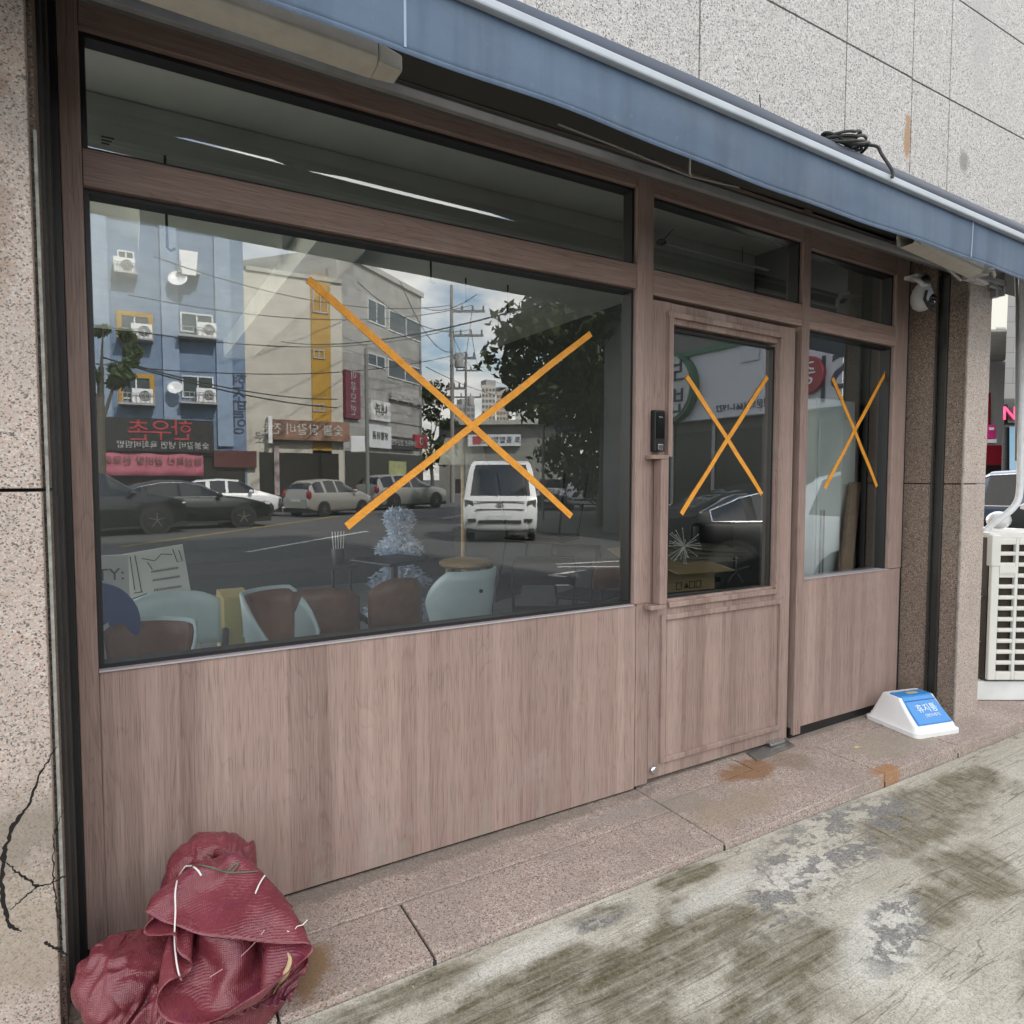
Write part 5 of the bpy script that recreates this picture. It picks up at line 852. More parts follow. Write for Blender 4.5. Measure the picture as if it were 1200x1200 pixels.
[5,-13,17,15,-8,-27,-1,26,10,-24,6,27,17,28,11,-9,-1,0,34,23,42,18,11,24,29,30,15,-31,-4,32,-20,-29,-35,-15,-11,-35,-22,36,-31,22,33,144,41,7,22,9,10,-21,-72,-64,84,-287,-31,-4,16,10,-16,-30,-22,14],
[19,-30,-6,16,16,-8,-30,10,21,4,-18,22,11,22,20,-17,24,26,6,4,48,16,15,25,26,-5,8,8,-28,3,15,12,-28,-35,-23,-42,-25,13,24,7,22,18,162,36,3,33,20,20,-62,-14,-287,-50,-32,-5,-3,20,-10,-3,-7,-8],
[1,-10,-26,-5,15,16,-16,-21,18,22,0,-15,17,12,26,-10,25,33,-26,30,45,-4,-23,13,52,11,27,-21,0,1,-1,29,-13,-41,-18,-29,-40,3,0,-14,1,10,60,4,176,39,15,28,-251,-111,-50,9,0,-14,-28,24,-9,-14,3,8],
[-21,7,2,-10,-22,12,11,-26,3,20,14,-4,-13,21,15,15,-3,47,-20,41,38,22,-29,-38,1,26,50,2,-8,-1,12,25,16,-21,-56,-38,-25,41,-50,-32,12,5,28,-46,-23,8,21,17,-17,-28,-43,12,7,-4,-12,8,-28,-12,-21,20],
[-7,-12,14,11,-9,-20,13,-8,-17,20,7,23,-15,-7,12,19,10,34,18,10,43,19,19,-24,-30,-17,14,30,-13,33,30,-23,5,-7,-31,-54,-17,33,-21,-50,-23,15,50,-33,-17,-6,-29,13,17,-5,-25,-18,-5,-4,12,-8,-36,4,-21,9],
[13,-27,-7,11,14,-6,-24,14,-7,-2,17,10,10,-20,-10,28,20,28,19,34,-3,37,29,13,-8,-5,-18,-7,-33,25,35,-18,-10,-15,-5,-18,-31,33,21,-66,-47,-31,40,-5,-6,-15,-7,8,-8,4,-22,-26,-15,6,17,15,-15,-27,-33,9],
[-3,-4,-26,-10,12,17,-9,-25,-5,16,5,15,13,8,-18,-8,22,23,26,38,32,-21,32,18,12,4,0,-6,-9,-7,9,2,-24,-26,-19,-1,5,-12,11,15,-35,-39,-73,41,0,-22,7,-4,-6,-4,-10,-23,-2,-15,20,17,5,-7,-39,-15],
[-25,19,-6,-25,-10,13,19,-12,-29,7,11,5,19,19,2,-22,-6,20,23,30,72,-2,-25,38,-8,22,-8,-19,22,25,-17,11,-1,-24,-19,-11,-16,-32,-15,1,55,-28,-53,-32,-17,-21,5,19,8,-21,-2,-33,-4,-10,9,18,-8,25,-5,-39],
[-10,7,20,-12,-21,-10,12,17,-17,-26,10,16,12,19,19,-6,-20,-8,5,27,35,71,11,-25,26,21,-16,-24,9,11,-46,-26,69,-1,20,-21,-22,-44,-15,-28,27,-1,-2,-45,-37,18,-39,13,-1,-10,-5,1,5,3,-6,16,1,-10,1,8],
[19,-20,9,-3,1,-21,-6,8,13,-30,-6,12,21,13,22,17,-11,-16,-23,8,29,38,61,19,-25,18,30,3,-12,-36,-33,-32,10,65,30,-21,-37,-51,9,-8,-20,2,4,-7,-26,-23,-18,-13,-20,-22,3,15,28,23,1,14,-38,-5,22,-20],
[-17,15,6,-5,-19,0,0,-20,-5,-3,12,-7,2,25,22,14,13,-13,-18,-22,8,17,38,26,61,-4,-12,30,-1,-9,-42,-35,-23,13,68,35,-10,-43,-64,-3,-3,-13,-13,17,-18,-38,-14,-32,-7,-33,7,26,21,28,12,22,-21,-42,12,-26],
[-6,-3,18,6,4,1,-4,-25,-19,21,16,-1,-12,-12,17,21,15,13,-12,-15,-19,4,11,29,31,15,13,2,31,-18,31,-47,-32,-33,19,44,-6,-17,-22,-39,15,0,-17,-22,1,-26,-30,-30,8,-3,12,11,1,13,25,-26,33,-27,4,-20],
[21,-28,-4,10,11,15,-14,6,-27,-10,19,16,12,-14,-19,14,20,15,14,-15,-13,-16,-7,11,33,20,17,13,-1,-5,-13,7,-12,-6,-20,25,2,-12,-17,-11,-27,10,22,-42,-25,-16,-43,-18,-5,-13,14,-4,39,16,11,29,-15,22,-30,6],
[1,-16,-17,-10,9,18,17,7,-22,-23,-8,18,18,9,-11,-4,5,17,15,8,-12,-15,-12,-10,2,18,24,8,20,0,-21,11,-30,-8,-26,12,41,-13,-15,-4,8,-58,12,-11,-6,-49,-46,-19,-22,-4,8,-4,25,63,46,21,-3,-7,-3,-5],
[-17,-20,-14,8,8,2,14,14,7,-21,-20,-8,18,12,16,-4,12,5,12,3,3,-12,-18,-3,-13,-13,-4,10,34,34,-13,8,-32,-61,-46,-7,52,57,-23,-11,0,-39,-36,11,-4,-18,-21,-22,-22,-2,3,7,-4,60,44,43,-27,-1,-9,18],
[14,-21,-22,25,12,2,-17,-3,20,2,-12,-24,-5,14,11,-3,12,11,8,2,-1,24,-7,-8,-12,-10,4,-32,-12,35,26,-6,23,-71,-38,-40,-16,45,36,10,-12,-41,-34,0,18,-23,0,-22,-2,21,2,23,-15,-13,47,29,-21,12,7,10],
[-2,-3,-26,-10,20,20,0,-26,-3,9,16,-9,-24,-7,10,6,3,4,15,17,6,14,10,-2,-13,-10,-17,6,-24,-18,18,32,36,-20,-75,-24,-39,-2,54,39,-34,-21,-15,-17,-4,10,9,-15,-12,30,12,-9,-6,-13,-8,28,-14,21,9,7],
[-22,10,9,-29,-4,19,22,-8,-27,-9,15,19,-9,-24,-5,-1,6,6,15,4,21,9,9,10,10,-11,-16,-16,-4,-15,-18,33,26,18,-79,-48,30,12,25,2,-26,-41,-21,32,13,3,-25,16,11,17,1,-35,-36,-6,-13,35,13,-4,25,-2],
[-22,13,24,-1,-24,-1,22,11,-8,-25,-9,16,14,-1,-13,-4,-4,-1,2,14,3,12,11,7,16,10,-14,-4,-7,-22,-8,15,1,29,-23,-50,24,31,-6,4,-30,-35,-29,33,16,17,-21,5,-11,5,28,-28,-88,-20,28,20,25,-18,13,-3],
[6,4,2,27,-4,-17,-6,11,20,-10,-25,-6,5,25,6,-1,-5,-11,-5,-7,13,1,12,5,11,13,9,9,-29,1,-17,-17,30,9,12,-27,-3,26,-1,-23,4,-32,-17,-1,26,13,-25,11,-31,-9,12,17,-55,-67,19,46,8,1,13,-17]]])
MOUTH=cloth_sheet([[[332,-25,-17,20,-28,-19,11,-29,-19,10,11,7,-4,-4,-13,-25,-22,-24,-13,3],
[-3,-16,-38,22,-43,-19,15,-5,-32,-4,13,9,6,-3,0,-8,-24,-23,-24,-11],
[26,-31,-15,-32,-34,-18,-1,16,-26,-27,6,10,10,7,3,0,-2,-24,-25,-18],
[2,-30,-35,-26,-17,-27,-21,6,8,-28,-26,13,9,7,12,6,6,3,-22,-23],
[0,-29,-33,-16,-26,-27,-32,-11,4,1,-29,-18,15,9,6,10,15,15,-1,-13],
[1,-29,-32,-16,-31,-27,-17,-29,-8,0,-8,-29,-4,15,8,7,11,16,17,6],
[3,-31,-32,-23,-17,-30,-14,-25,-29,-8,2,-27,-9,1,14,11,6,11,14,15],
[1,-30,-32,-26,-10,-32,-22,-8,-28,-23,-7,-24,-10,-2,-1,15,15,12,5,11],
[1,-30,-32,-20,-25,-14,-29,-17,-9,-27,-29,-16,-13,-3,-3,-2,17,18,12,9],
[-1,-31,-28,-30,-6,-13,-29,-11,-27,-14,-29,-25,-17,-9,-5,-5,-2,16,16,15],
[-6,-26,-31,-28,-17,-12,3,-16,-23,-20,-29,-17,-25,-17,-10,-8,-6,-4,7,13],
[-7,-30,-22,-17,-22,-10,-16,-9,2,-26,-10,-23,-21,-23,-17,-14,-11,-10,-7,0],
[11,-31,-21,-19,-27,-10,-19,11,-15,1,-16,-21,-19,-21,-20,-18,-15,-15,-13,-10],
[16,-29,-24,-30,-26,-22,14,-13,12,5,-20,-22,-19,-21,-21,-18,-18,-16,-17,-15],
[8,-24,-26,-24,-23,-18,-4,10,-2,8,-13,-19,-21,-20,-21,-19,-17,-18,-17,-17],
[3,-7,-23,-23,-21,-14,-9,9,-8,5,-3,-17,-20,-20,-20,-20,-17,-17,-17,-15],
[30,-14,-25,-21,-15,-12,-12,-4,-4,0,5,-16,-16,-19,-20,-19,-17,-16,-14,-13],
[18,-17,-16,-14,-15,-11,-11,-10,-7,-6,6,-24,-15,-7,-21,-13,-16,-14,-12,-11],
[23,-11,-15,-14,-14,-10,-10,-9,-9,-2,-18,-16,-18,-14,-6,-6,-18,-10,-10,-9],
[30,-23,-26,-3,-4,-14,-4,-9,-13,-2,-15,-17,-22,-4,-6,-12,-12,-8,-9,-8],
[-1,-22,-1,0,-11,-14,-4,-6,-10,-8,-14,-17,-19,-2,1,-13,-7,-9,-8,-8],
[7,-1,1,-15,-22,6,-7,-10,-4,-19,-13,-10,-6,-1,-1,-6,-7,-8,-8,-9],
[25,4,-20,-10,-8,-16,-1,-1,-6,-16,-8,-1,0,-1,-4,-5,-7,-8,-8,-9],
[29,-15,-3,-9,-8,-14,-13,-7,-7,4,1,-1,-2,-5,-6,-5,-5,-5,-8,-9],
[18,-7,-2,-7,-11,-13,-10,-5,-7,5,-2,-8,-24,-4,-6,-8,1,19,-3,-8],
[20,-2,-6,-32,-3,-1,2,-11,-32,13,4,-14,-27,-8,-5,3,18,19,1,-6],
[16,1,-21,-9,-1,-3,-14,-29,-31,7,21,-15,-29,-7,3,16,19,18,6,-4],
[19,-6,-8,-12,-31,14,-29,-30,-30,20,19,-16,-31,0,14,19,19,18,8,-1],
[28,-9,-14,-32,-21,1,-33,-28,-30,11,32,-29,-10,13,18,19,20,19,11,3],
[13,-28,-8,-29,-11,-26,-24,-30,-27,7,23,8,-13,20,19,21,20,19,15,7],
[-13,-15,-18,-18,-26,-28,-22,-21,-25,17,27,20,-15,21,21,22,21,20,17,13],
[-19,-16,-18,-11,-26,-28,-23,-20,-7,24,32,2,12,15,22,23,22,19,18,15],
[-21,-17,-12,-11,-22,-27,-5,-15,-14,29,11,26,21,14,22,23,20,17,9,-9],
[-19,-10,-16,-13,-19,-13,-16,-22,15,29,15,23,24,18,23,23,14,2,-11,-15],
[-20,-4,-13,-19,-21,-15,-16,-8,31,30,23,19,26,23,21,10,-1,-13,-14,-14],
[-11,-11,-12,-21,-21,-18,-13,22,32,30,21,28,24,21,7,-4,-14,-14,-13,-14],
[-14,-13,-18,-21,-22,-16,14,31,30,30,23,30,20,4,-7,-13,-14,-14,-14,-13],
[-14,-16,-21,-23,-21,3,27,30,28,29,31,25,2,-9,-13,-14,-14,-13,-14,-14],
[-14,-20,-22,-22,-13,17,31,28,30,30,29,4,-9,-14,-14,-14,-14,-14,-14,-14],
[-15,-22,-23,-20,1,26,29,29,31,29,7,-9,-14,-15,-15,-15,-14,-13,-14,-13],
[-15,-23,-23,-13,11,31,29,31,28,10,-8,-14,-16,-14,-15,-15,-13,-13,-13,-14],
[-15,-24,-20,-6,22,31,30,29,15,-6,-14,-15,-14,-15,-14,-14,-12,-14,-14,-14],
[-14,-23,-19,5,29,30,30,20,-1,-13,-14,-14,-15,-15,-13,-14,-15,-14,-14,-15],
[-13,-19,-20,21,29,31,24,2,-10,-14,-14,-14,-15,-14,-15,-15,-16,-16,-15,-15],
[-14,-25,19,11,28,25,6,-7,-13,-14,-13,-15,-15,-15,-16,-17,-16,-17,-16,-16],
[-37,38,-17,32,23,4,-5,-9,-14,-12,-14,-15,-16,-17,-16,-18,-17,-17,-17,-17],
[-12,3,39,22,3,-7,2,-13,-9,-14,-15,-17,-17,-17,-18,-18,-18,-17,-18,-18],
[9,11,-13,37,-1,4,-11,-12,-11,-15,-15,-18,-18,-18,-18,-19,-18,-19,-18,-18],
[10,-11,21,-5,13,-7,-27,-7,6,-15,-25,-24,-20,-19,-17,-19,-20,-18,-19,-18],
[-26,30,-9,9,3,-25,-4,-13,-14,-7,-24,-24,-24,-20,-20,-19,-20,-19,-19,-18],
[-17,19,-2,10,-11,-12,-14,-14,-1,-15,-23,-24,-24,-21,-21,-21,-20,-20,-19,-19],
[-25,0,11,13,7,-20,-11,-9,-12,-22,-23,-22,-21,-20,-21,-21,-21,-22,-22,-21],
[5,-9,16,24,5,-23,-24,-27,-10,-24,-24,-23,-22,-21,-21,-20,-21,-20,-21,-21],
[11,-9,22,-5,1,-14,-17,-27,-26,-25,-25,-23,-23,-23,-23,-22,-22,-21,-21,-21],
[43,-26,11,-13,-24,9,-30,-26,-27,-28,-27,-27,-22,-23,-24,-24,-23,-23,-3,1],
[26,-21,-8,-12,-21,-29,-19,-31,-28,-26,-26,-24,-24,-24,-24,-25,-25,12,12,4],
[1,2,-18,-22,-17,-31,-18,-29,-36,-30,-27,-26,-26,-24,-25,-23,-22,15,12,7],
[-7,-12,9,-39,-7,-24,-17,-32,-35,-17,-30,-24,-27,-25,-26,-25,-24,-21,0,5],
[-15,-18,8,-32,-19,16,-28,-24,-41,-25,-16,-16,-27,-26,-23,-24,-22,-20,-22,-20],
[-21,-2,-12,-14,-35,12,-22,-2,-34,-19,-23,-8,-24,-27,-19,-20,-22,-21,-21,-22],
[-14,2,-12,-1,-8,-30,-25,7,-2,-25,-23,-24,-21,-11,-25,-17,-17,-23,-20,-21],
[18,-23,-23,-10,15,-41,-10,-19,28,-12,-20,-23,-22,-21,-11,-16,-23,-18,-18,-20],
[-18,-11,-20,-31,19,-5,-12,-36,8,13,-11,-14,-21,-22,-14,-24,-12,-13,-19,-20],
[-19,-20,9,-26,-6,0,-8,-34,-10,15,7,-6,-7,-17,-25,-20,-24,-11,-1,-17]],
[[-570,7,-17,-23,3,-26,-33,-8,-16,-32,-18,-30,-32,-32,-28,-18,-11,-15,-26,-29],
[-35,8,9,-21,0,-24,-28,-30,-1,-30,-24,-19,-31,-31,-32,-31,-18,-12,-20,-27],
[-6,-3,1,10,-13,-24,-32,-26,-15,-11,-31,-20,-23,-29,-32,-32,-31,-20,-15,-26],
[-20,-5,4,-4,-3,-12,-22,-32,-31,-11,-13,-29,-24,-20,-25,-32,-31,-32,-24,-22],
[-28,0,-4,-5,-5,-3,-8,-27,-31,-30,-10,-20,-27,-22,-19,-22,-28,-28,-33,-29],
[-30,-2,-2,-4,-4,-6,-5,-10,-27,-30,-27,-7,-28,-27,-21,-20,-22,-24,-26,-32],
[-28,-1,-2,-2,-5,-7,-4,-6,-14,-25,-31,-12,-26,-29,-27,-22,-21,-22,-24,-24],
[-25,-1,-1,-2,-6,-8,-4,-2,-8,-19,-30,-16,-27,-29,-30,-26,-23,-24,-21,-24],
[-26,-1,-1,-1,-7,-2,-12,-1,-6,-16,-16,-24,-26,-29,-29,-30,-26,-25,-24,-23],
[-28,5,-6,1,-8,-2,-10,5,-17,-11,-12,-19,-25,-28,-29,-29,-29,-28,-27,-25],
[-29,7,2,-9,-2,-5,-7,2,-10,-22,-12,-10,-20,-26,-28,-28,-29,-30,-29,-29],
[-30,6,6,-10,-5,-4,-5,-1,-8,-12,-9,-20,-18,-20,-26,-28,-28,-28,-30,-30],
[16,-15,-19,-8,-7,-5,-5,6,-14,-6,-12,-17,-17,-19,-24,-26,-27,-27,-28,-29],
[-23,-15,-19,-7,-15,-4,6,-8,10,1,-27,-21,-19,-18,-22,-26,-26,-27,-26,-27],
[-18,-20,-18,-14,15,-24,-8,8,-5,2,-11,-23,-22,-19,-21,-24,-27,-26,-26,-27],
[-21,-26,-6,16,-24,-19,-13,4,-7,-1,-4,-16,-21,-20,-21,-25,-26,-27,-27,-28],
[0,-21,5,-19,-23,-19,-18,-5,-6,-4,1,-16,-15,-18,-19,-25,-27,-28,-27,-28],
[13,-17,-23,-20,-15,-30,-17,-15,-9,-7,0,-17,-15,-14,-20,-15,-28,-28,-27,-27],
[2,-27,-23,-19,-18,-23,-12,-16,-25,3,-24,-16,-17,-16,-14,-9,-27,-27,-26,-25],
[-8,-12,-10,-27,-28,-14,-23,-17,-13,-28,-15,-11,1,-30,-14,-28,-22,-25,-25,-21],
[24,-12,-30,-32,-20,-10,-24,-20,-17,-20,-14,-11,-7,-30,-33,-15,-31,-25,-21,-16],
[19,-32,-31,-20,-8,-23,-20,-16,-21,-9,-14,-16,-24,-30,-30,-32,-28,-26,-18,-10],
[-1,-29,-17,-22,-26,6,-22,-21,-18,-11,-19,-27,-31,-32,-32,-31,-30,-26,-14,-5],
[5,-20,-32,-24,-24,1,6,-17,-19,-27,-29,-31,-32,-31,-30,-31,-31,-30,-10,-1],
[6,-30,-31,-28,-10,-8,12,-18,-18,-34,-32,-30,-21,-30,-31,-29,-31,-22,-20,-5],
[1,-31,-25,-5,-10,-15,-21,-29,-3,-29,-30,-28,-15,-30,-30,-31,-25,-20,-25,-11],
[1,-32,-13,-28,10,-30,-30,-11,-8,-30,-24,-27,-12,-29,-31,-27,-20,-22,-28,-16],
[0,-31,-32,-31,6,-23,-14,-8,-8,-25,-25,-28,-8,-31,-28,-23,-19,-25,-29,-20],
[-13,-30,-28,0,-25,-28,0,-12,-11,-29,-5,-18,-22,-29,-25,-21,-21,-25,-29,-24],
[-6,-14,-29,-11,-30,-8,-22,-5,-16,-30,20,-32,-18,-24,-23,-21,-23,-25,-29,-27],
[19,-24,-25,-26,-6,-15,-22,-23,-17,-26,11,-21,-11,-22,-22,-21,-23,-25,-29,-29],
[17,-24,-25,-24,-16,-8,-21,-24,-31,-21,5,6,-23,-28,-20,-19,-24,-26,-28,-29],
[19,-25,-24,-24,-23,-7,-30,-28,-29,-9,14,0,-24,-25,-23,-20,-25,-28,-30,-31],
[21,-25,-25,-25,-18,-26,-28,-22,-26,-6,11,0,-22,-25,-22,-23,-29,-31,-30,-27],
[14,-23,-26,-25,-20,-26,-28,-28,-12,-9,0,9,-20,-24,-25,-29,-31,-30,-26,-24],
[14,-24,-26,-25,-21,-27,-28,-19,-8,-8,2,-2,-22,-24,-30,-32,-29,-25,-23,-23],
[14,-24,-26,-24,-23,-28,-21,-13,-7,-7,0,-11,-25,-30,-31,-29,-26,-23,-22,-22],
[15,-24,-26,-23,-25,-25,-16,-8,-6,-7,-6,-19,-31,-30,-29,-26,-23,-21,-22,-22],
[17,-24,-25,-24,-26,-20,-10,-6,-6,-9,-12,-30,-30,-29,-26,-23,-21,-22,-22,-22],
[19,-23,-23,-25,-24,-15,-6,-5,-7,-13,-27,-31,-27,-26,-26,-24,-22,-22,-20,-22],
[21,-22,-23,-24,-21,-8,-4,-6,-12,-26,-31,-27,-26,-25,-25,-25,-23,-21,-21,-24],
[21,-22,-23,-22,-16,-4,-5,-11,-23,-30,-28,-25,-25,-25,-25,-24,-21,-23,-24,-26],
[19,-21,-22,-21,-11,-2,-9,-19,-30,-29,-24,-23,-25,-25,-23,-25,-25,-28,-24,-24],
[22,-25,-21,-15,-6,-6,-16,-28,-30,-25,-22,-23,-24,-24,-25,-26,-27,-27,-25,-26],
[18,-20,-21,-11,-4,-12,-27,-30,-28,-21,-21,-23,-23,-24,-26,-26,-27,-26,-26,-24],
[-9,-3,-17,7,-9,-24,-29,-31,-21,-18,-21,-22,-24,-25,-25,-26,-26,-26,-25,-25],
[31,-13,-3,8,-29,-30,-28,-27,-13,-19,-20,-23,-25,-24,-25,-25,-25,-26,-25,-25],
[26,-20,-23,-15,8,-31,-30,-15,-14,-20,-19,-24,-24,-25,-26,-24,-24,-25,-25,-25],
[16,-25,-13,-23,-29,-27,-3,-29,-26,-20,-6,-7,-18,-26,-26,-23,-23,-24,-26,-24],
[2,-2,-40,-11,-20,-28,-16,-28,-25,-23,-13,-8,-4,-20,-23,-22,-23,-23,-25,-24],
[5,-19,-39,-28,-13,22,-36,-17,-21,-24,-20,-13,-7,-20,-19,-20,-20,-21,-22,-23],
[11,-22,-30,-29,-29,-5,24,-23,-24,-21,-22,-22,-21,-21,-19,-20,-18,-18,-17,-20],
[0,-14,-16,-12,-32,-28,-14,-3,8,-21,-22,-22,-23,-23,-22,-23,-22,-21,-21,-20],
[-6,22,-31,-28,-26,-15,-3,2,-8,-20,-20,-21,-22,-21,-22,-22,-23,-23,-23,-19],
[-31,36,-5,-29,-4,-7,-15,-17,-14,-10,-17,-15,-23,-20,-21,-21,-22,-22,-23,-27],
[6,-8,-18,-16,39,-13,-18,13,-18,-11,-19,-20,-20,-21,-20,-20,-21,-29,-29,-32],
[-7,-19,-30,-22,50,28,-14,-9,-6,-18,-16,-18,-19,-21,-22,-21,-24,-29,-28,-31],
[-5,-7,-28,-20,-8,37,4,-21,2,-23,-11,-20,-16,-19,-20,-20,-20,-27,-31,-32],
[14,-21,-9,-12,6,-37,0,3,-11,-21,-19,-18,-19,-20,-21,-21,-18,-18,-24,-24],
[18,-33,-40,22,16,-51,-23,-12,-10,-16,-21,-18,-18,-16,-26,-10,-22,-23,-24,-23],
[-20,29,-30,-34,-40,23,-18,-33,-22,-22,-23,-20,-19,-11,-14,-26,-19,-24,-24,-23],
[-56,39,42,-24,-51,-24,-15,-22,-18,-29,-27,-24,-21,-16,-4,-26,-22,-24,-25,-24],
[21,-25,61,4,-34,-54,-23,8,-33,-30,-31,-29,-25,-20,-7,-13,-27,-27,-25,-25],
[21,-36,8,18,-26,-36,-35,7,-26,-24,-30,-31,-31,-27,-16,-11,-13,-28,-30,-24]],
[[545,17,24,9,5,6,-12,10,18,-5,-25,-7,3,2,3,-10,-20,-14,13,14],
[-5,7,9,11,13,18,-19,10,8,13,-18,-24,-5,2,0,3,-10,-18,-2,12],
[29,10,-24,-12,19,11,3,-13,16,13,-3,-23,-19,-9,0,1,2,-9,-11,6],
[4,3,1,-21,-26,11,12,0,2,11,14,-9,-18,-23,-16,-3,0,0,2,-5],
[1,10,-2,-26,-20,-19,1,10,6,6,11,19,-8,-21,-24,-21,-11,-5,5,6],
[2,11,-1,-29,-11,-16,-25,-8,11,10,14,12,16,-8,-24,-24,-22,-15,-12,7],
[2,8,4,-22,-28,-6,-28,-18,-6,16,10,13,16,15,-13,-21,-25,-21,-18,-16],
[1,8,4,-19,-30,-9,-22,-31,-16,7,12,13,16,14,15,-13,-17,-20,-23,-19],
[-1,10,5,-25,-19,-30,-8,-25,-31,-3,3,14,15,14,14,15,-8,-11,-19,-19],
[2,-6,13,-11,-32,-30,-12,-30,-6,-27,-5,8,13,13,13,13,13,1,-4,-13],
[4,-19,0,15,-27,-31,-31,-27,-17,0,0,-25,3,9,11,12,12,11,9,3],
[-12,0,-21,27,-23,-30,-29,-29,-42,-19,38,-11,-15,-11,4,8,9,9,10,11],
[-23,-2,3,23,-13,-31,-26,-28,-29,-39,31,-15,-16,-15,-5,3,5,6,7,9],
[5,-2,-4,5,10,-22,-29,-28,-26,-31,-6,-11,-14,-16,-10,0,1,4,4,5],
[24,-10,0,-14,-19,15,-30,-29,-31,-30,-28,-9,-11,-14,-12,-4,2,2,2,3],
[-26,18,-22,-16,-3,22,-27,-31,-29,-31,-31,-22,-14,-13,-11,-5,1,3,3,6],
[13,-20,-19,-12,16,22,-24,-30,-31,-31,-31,-22,-23,-18,-16,-4,1,5,8,10],
[-26,-20,-15,20,23,3,-24,-26,-30,-30,-31,-13,-23,-28,-14,-24,1,9,12,14],
[-24,-12,16,20,21,-21,-26,-26,-18,-32,-12,-21,-21,-24,-27,-31,-5,15,16,18],
[-6,19,15,17,-13,-25,-21,-24,-26,-17,-24,-24,-24,-11,-29,-9,-20,18,19,23],
[14,20,9,1,-23,-25,-21,-23,-25,-23,-25,-25,-26,-11,-8,-25,7,18,23,26],
[18,-1,9,-20,-21,-22,-24,-26,-23,-25,-26,-27,-20,-13,-11,8,12,17,25,29],
[-12,13,-19,-20,-16,-28,-24,-25,-26,-26,-25,-18,-8,-5,4,6,10,17,27,30],
[10,-22,-8,-20,-20,-29,-30,-27,-27,-19,-12,-7,-3,7,7,6,7,6,29,30],
[-19,-11,-8,-16,-31,-29,-29,-26,-27,-1,-1,2,6,7,7,7,6,-14,24,31],
[-16,-3,-17,-7,-34,-29,-22,-12,-6,-1,-4,6,5,8,7,6,-9,-15,19,29],
[-19,-4,-23,10,-29,-16,-9,-6,-7,-1,-2,6,6,8,6,-5,-16,-12,14,27],
[-19,-9,1,2,-4,-11,-5,-6,-6,-4,0,8,5,7,-1,-12,-16,-10,10,24],
[2,1,11,3,2,-15,-3,-7,-6,-7,3,-7,21,0,-8,-14,-14,-7,6,22],
[26,2,11,3,-2,-15,0,-6,-6,-6,-5,-4,21,-10,-10,-12,-11,-6,4,16],
[12,14,7,8,-17,-9,0,4,-7,-4,-11,-12,25,-12,-11,-11,-9,-5,1,7],
[6,13,6,18,-10,-14,-3,6,3,-5,-12,-33,19,9,-13,-14,-6,-2,2,5],
[6,11,17,18,-1,-16,3,3,4,-12,-27,-23,4,17,-8,-14,-2,3,8,4],
[11,18,13,16,-16,15,-4,-7,12,-15,-27,-24,-1,11,-7,-5,7,9,-1,-9],
[6,23,15,7,-14,11,-6,15,-1,-11,-24,-26,-3,3,2,9,7,-3,-13,-16],
[11,18,17,3,-13,4,11,14,-8,-11,-25,-16,1,5,9,6,-5,-13,-18,-17],
[13,17,10,0,-6,8,20,1,-9,-10,-24,-6,6,9,4,-5,-12,-17,-18,-19],
[12,15,3,-1,2,21,10,-9,-15,-12,-6,6,9,2,-4,-11,-16,-20,-18,-18],
[11,10,2,0,15,19,-1,-15,-9,-5,5,10,2,-5,-9,-16,-19,-19,-18,-17],
[11,4,3,8,21,12,-11,-11,-4,6,13,3,-7,-10,-11,-14,-18,-19,-20,-19],
[10,3,6,16,22,-1,-11,-6,7,15,4,-7,-10,-12,-12,-14,-17,-20,-21,-16],
[11,4,9,21,16,-8,-8,6,15,8,-6,-13,-12,-13,-13,-14,-22,-16,-16,-14],
[11,4,15,24,6,-11,3,14,11,-2,-15,-17,-12,-12,-18,-14,-13,-7,-16,-16],
[15,9,16,17,-8,3,13,13,3,-13,-18,-17,-14,-16,-14,-11,-6,-11,-12,-14],
[24,-13,18,30,-14,14,16,6,-7,-19,-21,-16,-16,-15,-12,-8,-8,-10,-11,-15],
[3,13,16,-12,21,20,8,3,-19,-23,-21,-18,-14,-13,-11,-9,-9,-8,-10,-12],
[32,-32,16,20,23,8,17,-10,-28,-22,-20,-15,-13,-12,-11,-10,-9,-8,-9,-7],
[-19,18,3,12,35,11,8,-25,-27,-22,-20,-12,-12,-8,-8,-9,-10,-8,-7,-8],
[17,20,-34,26,17,15,21,-4,-17,-21,-20,-19,-16,-8,-5,-10,-11,-7,-4,-7],
[12,16,-6,22,16,3,-30,-6,3,21,-19,-18,-21,-13,-10,-12,-10,-9,-5,-7],
[39,-20,18,-25,16,11,6,-25,20,15,-10,-16,-19,-13,-14,-13,-14,-13,-11,-10],
[-43,41,-3,-15,-39,34,15,20,14,-5,-1,-4,-12,-12,-13,-14,-14,-15,-15,-12],
[-43,20,23,10,-15,-16,31,15,27,2,0,-1,-4,-6,-8,-9,-10,-12,-12,-13],
[38,-35,9,17,-15,30,-12,29,10,3,2,-1,-2,-2,-2,-4,-4,-6,-7,-16],
[-16,14,-21,-11,6,30,5,-12,7,5,4,5,-3,-1,0,-1,-2,-1,-23,-16],
[-18,4,-14,14,-16,23,4,15,-4,1,0,-1,-1,0,-1,-1,0,-6,-7,-7],
[-20,11,-17,7,10,-9,15,6,-8,4,-1,0,-2,-2,-2,-3,-2,-7,-9,-7],
[-30,21,-17,6,24,22,-14,6,11,-22,-9,5,-10,-7,-5,-6,-6,-1,9,4],
[21,-22,21,6,16,5,18,7,5,-17,-19,-20,6,-2,-8,-9,-17,-18,-5,8],
[0,-2,-22,21,9,6,16,23,6,-18,-5,-27,-14,-9,7,-24,-13,-8,-2,-1],
[-23,16,-6,-14,26,-1,32,-1,15,-2,-6,-12,-15,-29,-14,8,-19,-3,-6,4],
